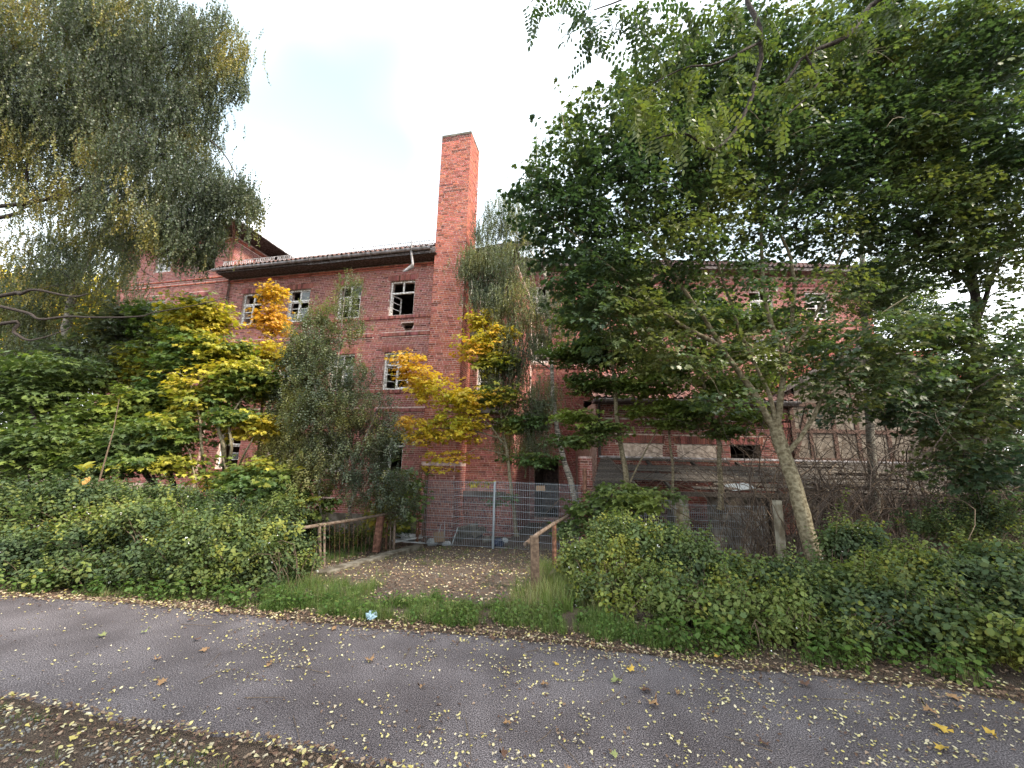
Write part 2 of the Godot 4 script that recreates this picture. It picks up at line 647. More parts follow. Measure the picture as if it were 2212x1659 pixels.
# timber window: outer frame, mullion, transom, glazing bars, some panes gone, casements shut, open or missing
func window(f: Transform3D, r: Rect2, root: Node3D, left: String, right: String, called := "window"):
	var a := r.position
	var b := r.end
	var z := -0.13
	var ty := a.y + r.size.y * 0.66
	var mx := (a.x + b.x) * 0.5
	var g := Geo.new()
	var w := 0.065
	var put := func(q0: Vector3, q1: Vector3, t: float, d: float, gg: Geo): gg.bar(f * q0, f * q1, t, d, f.basis * Vector3(0, 0, 1), 0.008)
	put.call(Vector3(a.x + w / 2, a.y, z), Vector3(a.x + w / 2, b.y, z), w, 0.07, g)
	put.call(Vector3(b.x - w / 2, a.y, z), Vector3(b.x - w / 2, b.y, z), w, 0.07, g)
	put.call(Vector3(a.x, a.y + w / 2, z - 0.002), Vector3(b.x, a.y + w / 2, z - 0.002), w, 0.07, g)
	put.call(Vector3(a.x, b.y - w / 2, z - 0.002), Vector3(b.x, b.y - w / 2, z - 0.002), w, 0.07, g)
	var win := part(called, g.mesh(), M.window_paint, root)
	var t := Geo.new()
	put.call(Vector3(a.x + w, ty, z + 0.004), Vector3(b.x - w, ty, z + 0.004), 0.075, 0.08, t)
	obj("transom", t.mesh(), M.window_paint, win)
	var mu := Geo.new()
	put.call(Vector3(mx, ty + 0.04, z), Vector3(mx, b.y - w, z), 0.06, 0.06, mu)
	if left == "shut" or right == "shut":
		put.call(Vector3(mx, a.y + w, z), Vector3(mx, ty - 0.04, z), 0.06, 0.06, mu)
	obj("mullion", mu.mesh(), M.window_paint, win)
	for s in [-1, 1]:
		# fanlight pane
		if rng.randf() < 0.3:
			var x0 := a.x + w if s < 0 else mx + 0.03
			var x1 := mx - 0.03 if s < 0 else b.x - w
			var pg := Geo.new()
			pg.quad(f * Vector3(x0, ty + 0.04, z), f * Vector3(x1, ty + 0.04, z), f * Vector3(x1, b.y - w, z), f * Vector3(x0, b.y - w, z), f.basis * Vector3(0, 0, 1))
			obj("pane", pg.mesh(), M.glass, win)
		var how := left if s < 0 else right
		if how == "gone":
			continue
		var hw := (r.size.x - 2 * w) * 0.5 - 0.01
		var hh := ty - 0.04 - a.y - w
		var hinge := Vector3(a.x + w if s < 0 else b.x - w, a.y + w, z)
		var ang := 0.0 if how == "shut" else rnd(0.9, 1.25)
		# an open casement swings into the room
		var cf := f * Transform3D(Basis(Vector3.UP, ang if s < 0 else -ang), hinge)
		var c := Geo.new()
		var e := 0.045
		for q in [[0.0, 0.0, 0.0, hh], [hw, 0.0, hw, hh]]:
			c.bar(cf * Vector3(s * -1.0 * q[0] + (e / 2 if q[0] == 0.0 else -e / 2) * -s, q[1], 0), cf * Vector3(s * -1.0 * q[2] + (e / 2 if q[0] == 0.0 else -e / 2) * -s, q[3], 0), e, 0.04, cf.basis * Vector3(0, 0, 1))
		for yy in [e / 2, hh - e / 2]:
			c.bar(cf * Vector3(0, yy, 0.001), cf * Vector3(-s * hw, yy, 0.001), e, 0.04, cf.basis * Vector3(0, 0, 1))
		for yy in [hh * 0.36, hh * 0.66]:
			c.bar(cf * Vector3(0, yy, 0.002), cf * Vector3(-s * hw, yy, 0.002), 0.026, 0.03, cf.basis * Vector3(0, 0, 1))
		obj("casement", c.mesh(), M.window_paint, win)
		for k in 3:
			if rng.randf() < 0.25:
				var y0: float = [0.045, hh * 0.37, hh * 0.67][k]
				var y1: float = [hh * 0.35, hh * 0.65, hh - 0.045][k]
				var pg := Geo.new()
				pg.quad(cf * Vector3(-s * e, y0, 0), cf * Vector3(-s * (hw - e), y0, 0), cf * Vector3(-s * (hw - e), y1, 0), cf * Vector3(-s * e, y1, 0), cf.basis * Vector3(0, 0, 1))
				obj("pane", pg.mesh(), M.glass, win)


# ---------------------------------------------------------------- the factory
func build_factory():
	var root := thing("factory_building", Vector3(-6.0, -0.8, -15.4), "derelict three-storey red brick factory with broken white windows and tall square chimney", "building")
	var f := BR
	var out := []
	var cols := [-2.05, -4.42, -6.85, -9.22]
	var holes := []
	var wins := []
	for fl in 3:
		for x in cols:
			var r := Rect2(x, [1.25, 4.36, 7.35][fl], 1.08, 1.49)
			holes.append(r)
			wins.append(r)
	for x in cols:
		holes.append(Rect2(x + 0.15, -0.03, 0.72, 0.31))
	# hole knocked through the wall, stepped like missing bricks
	var broken := [Rect2(-1.42, 6.86, 0.52, 0.16), Rect2(-1.33, 6.78, 0.40, 0.08), Rect2(-1.28, 6.70, 0.30, 0.08)]
	holes += broken
	var no_brick := holes.duplicate()
	# soldier courses: sill bands and window heads
	for fl in 3:
		var y: float = [1.25, 4.36, 7.35][fl]
		for x in cols:
			var s := Rect2(x - 0.12, y + 1.49, 1.32, 0.215)
			soldiers(out, f, s.position.x, s.end.x, s.position.y, s.end.y, 0.012, 0, 0.16)
			no_brick.append(s)
			if fl > 0:
				var l := Rect2(x - 0.2, y - 0.86, 2.05 if x == cols[0] else 2.0, 0.135)
				soldiers(out, f, l.position.x, minf(l.end.x, 0.0), l.position.y, l.end.y, 0.045, 0)
				no_brick.append(l)
		if fl > 0:
			soldiers(out, f, -10.3, 0.0, y - 0.135, y - 0.006, 0.045, 0)
			no_brick.append(Rect2(-10.3, y - 0.135, 10.3, 0.13))
		else:
			soldiers(out, f, -10.3, 0.0, y - 0.135, y - 0.006, 0.03, 0)
			no_brick.append(Rect2(-10.3, y - 0.135, 10.3, 0.13))
	bricks(out, f, -10.3, 0.0, -0.2, 9.36, no_brick, 0)
	# cornice: two stepped courses
	for k in 2:
		bricks(out, f * Transform3D(Basis(), Vector3(0, 0, 0.035 + 0.035 * k)), -10.3, 0.0, 9.365 + k * 0.0765, 9.365 + k * 0.0765 + 0.07, [], 1)
	var g := Geo.new()
	slab(g, f, -10.3, 1.0, -0.95, 9.6, 0.36, holes)
	# wall to the right of the chimney, set back, with a doorway
	var fr := f * Transform3D(Basis(), Vector3(0, 0, -0.65))
	var hr := [Rect2(1.55, 7.35, 0.95, 1.49), Rect2(1.55, 4.36, 0.95, 1.49)]
	bricks(out, fr, 1.25, 3.0, -0.8, 9.5, hr, 0)
	slab(g, fr, 1.0, 3.0, -0.95, 9.6, 0.3, hr)
	var fs := Transform3D(f.basis * Basis(Vector3.UP, PI / 2), f * Vector3(3.0, 0, -0.65))
	bricks(out, fs, 0.0, 3.5, -0.8, 9.5, [], 0)
	slab(g, fs, 0.0, 8.0, -0.95, 9.6, 0.3, [])
	# left corner pavilion, one storey higher
	var fp := f * Transform3D(Basis(), Vector3(0, 0, 0.12))
	var hp := [Rect2(-14.65, 7.35, 1.25, 1.49), Rect2(-12.3, 7.35, 1.2, 1.49), Rect2(-14.5, 10.25, 1.0, 1.15), Rect2(-12.3, 10.1, 1.35, 1.25), Rect2(-14.65, 4.36, 1.25, 1.49), Rect2(-12.3, 4.36, 1.2, 1.49), Rect2(-14.65, 1.25, 1.25, 1.49), Rect2(-12.3, 1.25, 1.2, 1.49)]
	var np := hp.duplicate()
	for h in hp:
		var s := Rect2(h.position.x - 0.1, h.end.y, h.size.x + 0.2, 0.21)
		soldiers(out, fp, s.position.x, s.end.x, s.position.y, s.end.y, 0.012, 0, 0.16)
		np.append(s)
	for y in [9.42, 9.66]:
		soldiers(out, fp, -16.5, -10.0, y, y + 0.07, 0.05, 1)
		np.append(Rect2(-16.5, y, 6.5, 0.07))
	bricks(out, fp, -16.5, -10.0, 0.6, 11.45, np, 0)
	bricks(out, fp * Transform3D(Basis(), Vector3(0, 0, 0.05)), -16.5, -10.0, 11.45, 11.6, [], 1)
	slab(g, fp, -16.5, -10.0, -0.95, 11.7, 0.36, hp)
	var fq := Transform3D(fp.basis * Basis(Vector3.UP, PI / 2), fp * Vector3(-10.0, 0, 0))
	bricks(out, fq, 0.0, 6.5, 9.8, 11.45, [], 0)
	bricks(out, fq * Transform3D(Basis(), Vector3(0, 0, 0.05)), 0.0, 6.5, 11.45, 11.6, [], 1)
	slab(g, fq, 0.0, 6.5, -0.95, 11.7, 0.3, [])
	var fw := Transform3D(fp.basis * Basis(Vector3.UP, -PI / 2), fp * Vector3(-16.5, 0, -6.5))
	slab(g, fw, 0.0, 6.5, -0.95, 11.7, 0.3, [])
	# back wall
	slab(g, f * Transform3D(Basis(), Vector3(0, 0, -6.5)), -16.5, 3.0, -0.95, 11.0, 0.3, [])
	part("wall", g.mesh(), M.mortar, root)
	# floors inside, partitions
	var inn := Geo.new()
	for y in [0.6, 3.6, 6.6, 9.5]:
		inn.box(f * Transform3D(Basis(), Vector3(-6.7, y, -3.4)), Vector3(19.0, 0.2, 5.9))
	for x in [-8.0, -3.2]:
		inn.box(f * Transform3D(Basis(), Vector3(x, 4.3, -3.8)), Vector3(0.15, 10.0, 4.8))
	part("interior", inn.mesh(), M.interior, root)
	var pl := Geo.new()
	slab(pl, f * Transform3D(Basis(), Vector3(0, 0, 0.03)), -10.3, 0.0, -0.98, -0.21, 0.1, [])
	part("plinth", pl.mesh(), M.plinth, root)
	# windows
	var kinds := [["shut", "gone"], ["shut", "shut"], ["shut", "shut"], ["gone", "shut"], ["open", "shut"], ["gone", "shut"], ["shut", "shut"], ["shut", "gone"], ["open", "gone"], ["shut", "shut"], ["shut", "shut"], ["shut", "gone"]]
	for i in wins.size():
		window(f, wins[i], root, kinds[i][0], kinds[i][1])
	for h in hr:
		window(fr, h, root, "shut", "shut")
	for i in hp.size():
		if i != 3:
			window(fp, hp[i], root, "shut", "gone" if i % 2 else "shut")
	# eave: boarded soffit, fascia, gutter, tiled slope, snow guard
	var so := Geo.new()
	for k in 5:
		so.box(f * Transform3D(Basis(), Vector3(-5.0, 9.585 + 0.004 * (k % 2), 0.075 + k * 0.117)), Vector3(10.2, 0.03, 0.113), 0.004)
	so.box(f * Transform3D(Basis(), Vector3(-5.0, 9.66, 0.665)), Vector3(10.2, 0.19, 0.03), 0.004)
	part("soffit", so.mesh(), M.soffit, root)
	gutter(f, -10.2, -0.05, 9.70, 0.76, root)
	var slope := deg_to_rad(33.0)
	roof_tiles(f * Transform3D(Basis(Vector3(1, 0, 0), -PI / 2 + slope) , Vector3(0, 9.80, 0.72)), -10.1, 0.0, 7.6, root, 300, [Color(0.16, 0.075, 0.06), Color(0.11, 0.085, 0.08)])
	var sg := Geo.new()
	for k in 2:
		sg.bar(f * Vector3(-10.0, 9.97 + 0.2 * k, 0.52), f * Vector3(-0.05, 9.97 + 0.2 * k, 0.52), 0.026, 0.012)
	part("snow_guard_rail", sg.mesh(), M.zinc_dull, root)
	var sb := Geo.new()
	sb.bar(Vector3(0, -0.11, 0), Vector3(0, 0.11, 0), 0.034, 0.012)
	var sbm := sb.mesh()
	for k in 100:
		if rng.randf() < 0.06:
			continue
		var o := obj("snow_guard_bar", sbm, M.zinc_dull, root)
		o.transform = Transform3D(Basis(), -root.position) * f * Transform3D(Basis(Vector3(0, 0, 1), rnd(-0.06, 0.06)), Vector3(-9.95 + k * 0.1, 10.07, 0.52))
	# right stub of roof behind the chimney
	var rs := Geo.new()
	rs.box(fr * Transform3D(Basis(), Vector3(2.1, 9.68, 0.3)), Vector3(2.2, 0.12, 0.75), 0.01)
	part("soffit", rs.mesh(), M.soffit, root)
	roof_tiles(fr * Transform3D(Basis(Vector3(1, 0, 0), -PI / 2 + slope), Vector3(0, 9.80, 0.72)), 1.05, 3.2, 7.6, root, 0, [Color(0.12, 0.09, 0.085), Color(0.10, 0.085, 0.08)])
	# pavilion roof: wide boarded eave under a low hipped roof
	var pr := Geo.new()
	var x0 := -17.6
	var x1 := -9.15
	var z0 := 1.0
	var z1 := -7.4
	var ye := 11.82
	var e := [f * Vector3(x0, ye, z0), f * Vector3(x1, ye, z0), f * Vector3(x1, ye, z1), f * Vector3(x0, ye, z1)]
	var top := f * Vector3((x0 + x1) / 2, ye + 1.5, (z0 + z1) / 2)
	for k in 4:
		pr.tri(e[k], e[(k + 1) % 4], top)
	part("pavilion_roof", pr.mesh(), M.soffit, root)
	for k in 4:
		var a: Vector3 = e[k]
		var b: Vector3 = e[(k + 1) % 4]
		var fa := Geo.new()
		fa.bar(a + Vector3(0, 0.05, 0), b + Vector3(0, 0.05, 0), 0.12, 0.05, Vector3.UP)
		part("fascia", fa.mesh(), M.gutter, root)
	var pe := Geo.new()
	var inset := 1.0
	var ie := [f * Vector3(x0 + inset, 11.68, z0 - 0.8), f * Vector3(x1 - inset + 0.2, 11.68, z0 - 0.8), f * Vector3(x1 - inset + 0.2, 11.68, z1 + 0.8), f * Vector3(x0 + inset, 11.68, z1 + 0.8)]
	for k in 4:
		var k2 := (k + 1) % 4
		for s in 5:
			var t0 := s / 5.0
			var t1 := (s + 0.94) / 5.0
			pe.quad(ie[k].lerp(e[k], t0), ie[k2].lerp(e[k2], t0), ie[k2].lerp(e[k2], t1), ie[k].lerp(e[k], t1), Vector3.DOWN)
	part("pavilion_soffit", pe.mesh(), M.soffit, root)
	var dp := Geo.new()
	dp.tube(PackedVector3Array([f * Vector3(-9.3, 11.85, 1.0), f * Vector3(-9.6, 11.55, 0.6), f * Vector3(-10.02, 11.35, 0.24), f * Vector3(-10.0, 9.9, 0.2)]), PackedFloat32Array([0.05, 0.05, 0.05, 0.05]), 8)
	part("downpipe", dp.mesh(), M.rust, root)
	# broken pipe hanging from the gutter
	var hpipe := Geo.new()
	hpipe.tube(PackedVector3Array([f * Vector3(-0.95, 10.25, 0.6), f * Vector3(-0.86, 9.95, 0.72), f * Vector3(-0.84, 9.6, 0.76), f * Vector3(-0.76, 9.15, 0.74), f * Vector3(-0.75, 8.98, 0.74)]), PackedFloat32Array([0.02, 0.03, 0.045, 0.05, 0.05]), 8)
	hpipe.tube(PackedVector3Array([f * Vector3(-0.72, 9.02, 0.74), f * Vector3(-0.9, 8.88, 0.78), f * Vector3(-1.08, 8.78, 0.8)]), PackedFloat32Array([0.10, 0.07, 0.035]), 8)
	part("hanging_pipe", hpipe.mesh(), M.gutter, root)
	build_chimney(root, out)
	lay_bricks(out, root, 300)


func gutter(f: Transform3D, x0: float, x1: float, y: float, z: float, root: Node3D):
	var g := Geo.new()
	var r := 0.085
	for s in 8:
		var a0 := PI + PI * s / 8.0
		var a1 := PI + PI * (s + 1) / 8.0
		var p0 := Vector3(0, sin(a0) * r, cos(a0) * r)
		var p1 := Vector3(0, sin(a1) * r, cos(a1) * r)
		var i := [g.vert(f * (Vector3(x0, y, z) + p0), f.basis * p0.normalized()), g.vert(f * (Vector3(x1, y + 0.03, z) + p0), f.basis * p0.normalized()), g.vert(f * (Vector3(x1, y + 0.03, z) + p1), f.basis * p1.normalized()), g.vert(f * (Vector3(x0, y, z) + p1), f.basis * p1.normalized())]
		g.face(i[0], i[1], i[2])
		g.face(i[0], i[2], i[3])
	part("gutter", g.mesh(), M.gutter, root)
	var n := int((x1 - x0) / 0.9)
	for k in n:
		var b := Geo.new()
		var x := x0 + 0.4 + k * 0.9
		b.tube(PackedVector3Array([f * Vector3(x, y + 0.03, z - 0.1), f * Vector3(x, y - 0.07, z - 0.07), f * Vector3(x, y - 0.1, z), f * Vector3(x, y - 0.06, z + 0.08), f * Vector3(x, y + 0.03, z + 0.1)]), PackedFloat32Array([0.012, 0.012, 0.012, 0.012, 0.012]), 5)
		part("gutter_bracket", b.mesh(), M.gutter, root)


# curved clay tiles on a plane: x along the eave, y up the slope, z off the roof
var tile_mesh: ArrayMesh


func roof_tiles(f: Transform3D, x0: float, x1: float, up: float, root: Node3D, single: int, pal: Array, tw := 0.215, tl := 0.33):
	if tile_mesh == null:
		var g := Geo.new()
		var prof := [[-0.54, 0.10], [-0.40, 0.02], [-0.22, 0.0], [-0.05, 0.03], [0.10, 0.14], [0.24, 0.24], [0.38, 0.25], [0.50, 0.16], [0.58, 0.04]]
		for k in prof.size() - 1:
			var a: Array = prof[k]
			var b: Array = prof[k + 1]
			var nn := Vector3(-(b[1] - a[1]), 0, b[0] - a[0]).normalized()
			g.quad(Vector3(a[0], -0.5, a[1] + 0.16), Vector3(b[0], -0.5, b[1] + 0.16), Vector3(b[0], 0.58, b[1]), Vector3(a[0], 0.58, a[1]), nn)
			g.quad(Vector3(a[0], -0.5, a[1] + 0.16), Vector3(b[0], -0.5, b[1] + 0.16), Vector3(b[0], -0.5, b[1] + 0.09), Vector3(a[0], -0.5, a[1] + 0.09), Vector3(0, -1, 0))
		tile_mesh = g.mesh()
	var base := Geo.new()
	base.box(f * Transform3D(Basis(), Vector3((x0 + x1) / 2, up / 2, -0.06)), Vector3(x1 - x0, up, 0.06))
	part("roof", base.mesh(), M.soffit, root)
	var out := []
	for j in int(up / tl):
		for i in int((x1 - x0) / tw):
			var c: Color = pal[0].lerp(pal[1], clampf(0.5 + blotch.get_noise_3d(i * 0.4, j * 0.4, x0) + rnd(-0.4, 0.4), 0, 1))
			c = c * rnd(0.8, 1.2)
			c.a = 1.0
			out.append([f * Transform3D(turned(0, 0, rnd(-0.03, 0.03)) * Basis.from_scale(Vector3(tw, tl, tw)), Vector3(x0 + (i + 0.5) * tw, (j + 0.5) * tl, -0.025 + rnd(-0.004, 0.004))), c])
	out.sort_custom(func(a, b): return a[0].origin.distance_squared_to(CAM) < b[0].origin.distance_squared_to(CAM))
	var tones := {}
	for i in mini(single, out.size()):
		var k := "%d" % int(out[i][1].r * 40.0)
		if not tones.has(k):
			var m: StandardMaterial3D = M.roof_tile.duplicate()
			m.vertex_color_use_as_albedo = false
			m.albedo_color = srgb(out[i][1])
			tones[k] = m
		var o := obj("roof_tile", tile_mesh, tones[k], root)
		o.transform = Transform3D(Basis(), -root.position) * out[i][0]
	var where := []
	var tint := PackedColorArray()
	for i in range(single, out.size()):
		where.append(out[i][0])
		tint.append(out[i][1])
	if where.size():
		many("tiling", tile_mesh, M.roof_tile, root, where, tint, -root.position)


func build_chimney(root: Node3D, out: Array):
	var f := BR
	var w := 1.25
	var zf := 0.45
	var zb := -0.66
	var d := zf - zb
	var top := 14.85
	var g := Geo.new()
	g.box(f * Transform3D(Basis(), Vector3(w / 2, (top - 0.95) / 2, (zf + zb) / 2)), Vector3(w, top + 0.95, d))
	part("chimney", g.mesh(), M.mortar, root)
	var ff := f * Transform3D(Basis(), Vector3(0, 0, zf))
	var fr := Transform3D(f.basis * Basis(Vector3.UP, PI / 2), f * Vector3(w, 0, zf))
	var fl := Transform3D(f.basis * Basis(Vector3.UP, -PI / 2), f * Vector3(0, 0, zb))
	# recessed band low down; top soot; shade of cracked joints painted into bricks
	var soot_and_crack_shade := [Rect2(0.0, 14.62, 0.7, 0.3), Rect2(0.7, 14.72, 0.6, 0.2), Rect2(0.0, 12.58, 0.5, 0.08), Rect2(0.28, 12.42, 0.42, 0.06), Rect2(0.1, 12.25, 0.9, 0.04), Rect2(0.3, 14.28, 0.4, 0.05), Rect2(0.5, 14.1, 0.55, 0.05), Rect2(0.42, 11.07, 0.12, 0.06), Rect2(0.95, 11.03, 0.12, 0.06), Rect2(0.2, 10.72, 0.12, 0.06)]
	bricks(out, ff * Transform3D(Basis(), Vector3(0, 0, 0.04)), 0.0, w, -0.8, 1.62, [], 0)
	var foot := Geo.new()
	foot.box(f * Transform3D(Basis(), Vector3(w / 2, 0.34, zf - 0.1)), Vector3(w - 0.01, 2.55, 0.276))
	part("chimney_foot", foot.mesh(), M.mortar, root)
	bricks(out, ff, 0.0, w, 1.70, top, [], 1, soot_and_crack_shade)
	bricks(out, fr, 0.0, d, -0.8, 1.62, [], 0)
	bricks(out, fr, 0.0, d, 1.70, top, [], 1)
	bricks(out, fl, d - zf, d, 1.70, top, [], 1)
	var cap := Geo.new()
	cap.box(f * Transform3D(Basis(), Vector3(w / 2, top + 0.06, (zf + zb) / 2)), Vector3(w + 0.03, 0.13, d + 0.03), 0.02)
	part("chimney_cap", cap.mesh(), M.concrete, root)
	# climbing hoops on the side
	for k in 3:
		var y := 13.3 - k * 0.55
		var h := Geo.new()
		h.tube(PackedVector3Array([f * Vector3(w - 0.01, y, -0.45), f * Vector3(w + 0.16, y - 0.1, -0.5), f * Vector3(w + 0.19, y - 0.45, -0.5), f * Vector3(w + 0.02, y - 0.42, -0.45), f * Vector3(w - 0.01, y, -0.45)]), PackedFloat32Array([0.014, 0.014, 0.014, 0.014, 0.014]), 5)
		part("climbing_hoop", h.mesh(), M.gutter, root)


# ---------------------------------------------------------------- long building behind
func build_annex():
	var root := thing("annex_building", Vector3(8.0, -0.8, -18.4), "long sunlit red brick building rising behind the tiled roof and the trees", "building")
	var f := Transform3D(Basis(), Vector3(0, 0, -18.4))
	var out := []
	var g := Geo.new()
	var holes := []
	var wins := []
	for k in 6:
		for y in [3.2, 6.45, 8.9]:
			var r := Rect2(0.6 + k * 2.75, y, 1.15, 1.45)
			holes.append(r)
			if y > 4.0:
				wins.append(r)
	for y in [0.0]:
		holes.append(Rect2(1.1, -0.6, 1.1, 2.6))
	var nb := holes.duplicate()
	for y in [6.2, 8.6, 10.6]:
		soldiers(out, f, -1.5, 17.5, y, y + 0.12, 0.05, 0)
		nb.append(Rect2(-1.5, y, 19.0, 0.12))
	bricks(out, f, -1.5, 17.5, -0.8, 11.0, nb, 0)
	slab(g, f, -1.5, 17.5, -0.95, 11.2, 0.36, holes)
	slab(g, f * Transform3D(Basis(), Vector3(0, 0, -6.0)), -1.5, 17.5, -0.95, 11.2, 0.36, [])
	for x in [-1.5, 17.5]:
		slab(g, Transform3D(Basis(Vector3.UP, PI / 2), Vector3(x, 0, -18.4)), 0.0, 6.4, -0.95, 11.2, 0.3, [])
	part("wall", g.mesh(), M.mortar, root)
	var inn := Geo.new()
	for y in [2.4, 5.8, 8.3, 11.0]:
		inn.box(f * Transform3D(Basis(), Vector3(8.0, y, -3.1)), Vector3(18.6, 0.2, 5.4))
	part("interior", inn.mesh(), M.interior, root)
	for r in wins:
		window(f, r, root, "shut", "shut" if rng.randf() < 0.6 else "gone")
	var so := Geo.new()
	so.box(f * Transform3D(Basis(), Vector3(8.0, 11.2, 0.25)), Vector3(19.4, 0.16, 0.8), 0.01)
	part("soffit", so.mesh(), M.soffit, root)
	roof_tiles(f * Transform3D(Basis(Vector3(1, 0, 0), -PI / 2 + 0.55), Vector3(0, 11.3, 0.68)), -1.7, 17.7, 4.4, root, 0, [Color(0.16, 0.07, 0.055), Color(0.11, 0.08, 0.075)])
	lay_bricks(out, root, 0)


# ---------------------------------------------------------------- low brick wing with the tiled roof
func build_wing():
	var root := thing("brick_wing", Vector3(6.3, -0.8, -13.9), "low red brick wing with clay tile roof above the collapsed lean-to", "building")
	var f := Transform3D(Basis(), Vector3(0, 0, -13.9))
	var out := []
	var g := Geo.new()
	var holes := [Rect2(7.55, 1.98, 1.05, 0.50)]
	var blind := [Rect2(3.72, 1.98, 1.5, 0.48), Rect2(5.72, 1.98, 1.35, 0.48)]
	var nb := holes + blind
	for r in [Rect2(3.6, 2.47, 1.7, 0.27), Rect2(5.62, 2.47, 1.55, 0.27), Rect2(7.42, 2.49, 1.3, 0.26)]:
		soldiers(out, f, r.position.x, r.end.x, r.position.y, r.end.y, 0.015, 2, 0.14)
		nb.append(r)
	soldiers(out, f, 2.95, 9.7, 3.10, 3.27, 0.04, 2)
	nb.append(Rect2(2.95, 3.10, 6.75, 0.17))
	bricks(out, f, 2.95, 9.7, -0.8, 3.8, nb, 2)
	slab(g, f, 2.95, 9.7, -0.95, 3.9, 0.3, holes)
	slab(g, f * Transform3D(Basis(), Vector3(0, 0, -4.2)), 2.95, 9.7, -0.95, 3.9, 0.3, [])
	slab(g, Transform3D(Basis(Vector3.UP, -PI / 2), Vector3(2.95, 0, -18.1)), 0.0, 4.2, -0.95, 3.9, 0.3, [])
	slab(g, Transform3D(Basis(Vector3.UP, PI / 2), Vector3(9.7, 0, -13.9)), 0.0, 4.2, -0.95, 3.9, 0.3, [])
	part("wall", g.mesh(), M.mortar_dark, root)
	for r in blind:
		var b := Geo.new()
		slab(b, f * Transform3D(Basis(), Vector3(0, 0, -0.005)), r.position.x, r.end.x, r.position.y, r.end.y, 0.05, [])
		part("plastered_opening", b.mesh(), M.plaster_grey, root)
	var inn := Geo.new()
	inn.box(f * Transform3D(Basis(), Vector3(6.3, 3.0, -2.3)), Vector3(6.5, 0.2, 3.8))
	inn.box(f * Transform3D(Basis(), Vector3(6.3, 1.0, -1.6)), Vector3(6.5, 0.2, 2.4))
	part("interior", inn.mesh(), M.interior, root)
	var so := Geo.new()
	so.box(f * Transform3D(Basis(), Vector3(6.33, 3.86, 0.18)), Vector3(7.0, 0.1, 0.5), 0.01)
	part("soffit", so.mesh(), M.soffit, root)
	gutter(f, 2.8, 9.85, 3.92, 0.46, root)
	roof_tiles(f * Transform3D(Basis(Vector3(1, 0, 0), -PI / 2 + 0.66), Vector3(0, 3.98, 0.42)), 2.8, 9.85, 5.3, root, 300, [Color(0.30, 0.10, 0.075), Color(0.24, 0.13, 0.115)], 0.235)
	var dp := Geo.new()
	dp.tube(PackedVector3Array([f * Vector3(3.02, 3.85, 0.3), f * Vector3(3.02, 3.5, 0.12), f * Vector3(3.04, 2.6, 0.1), f * Vector3(3.02, 1.95, 0.1)]), PackedFloat32Array([0.055, 0.055, 0.055, 0.055]), 8)
	part("downpipe", dp.mesh(), M.bark_dark, root)
	lay_bricks(out, root, 300)


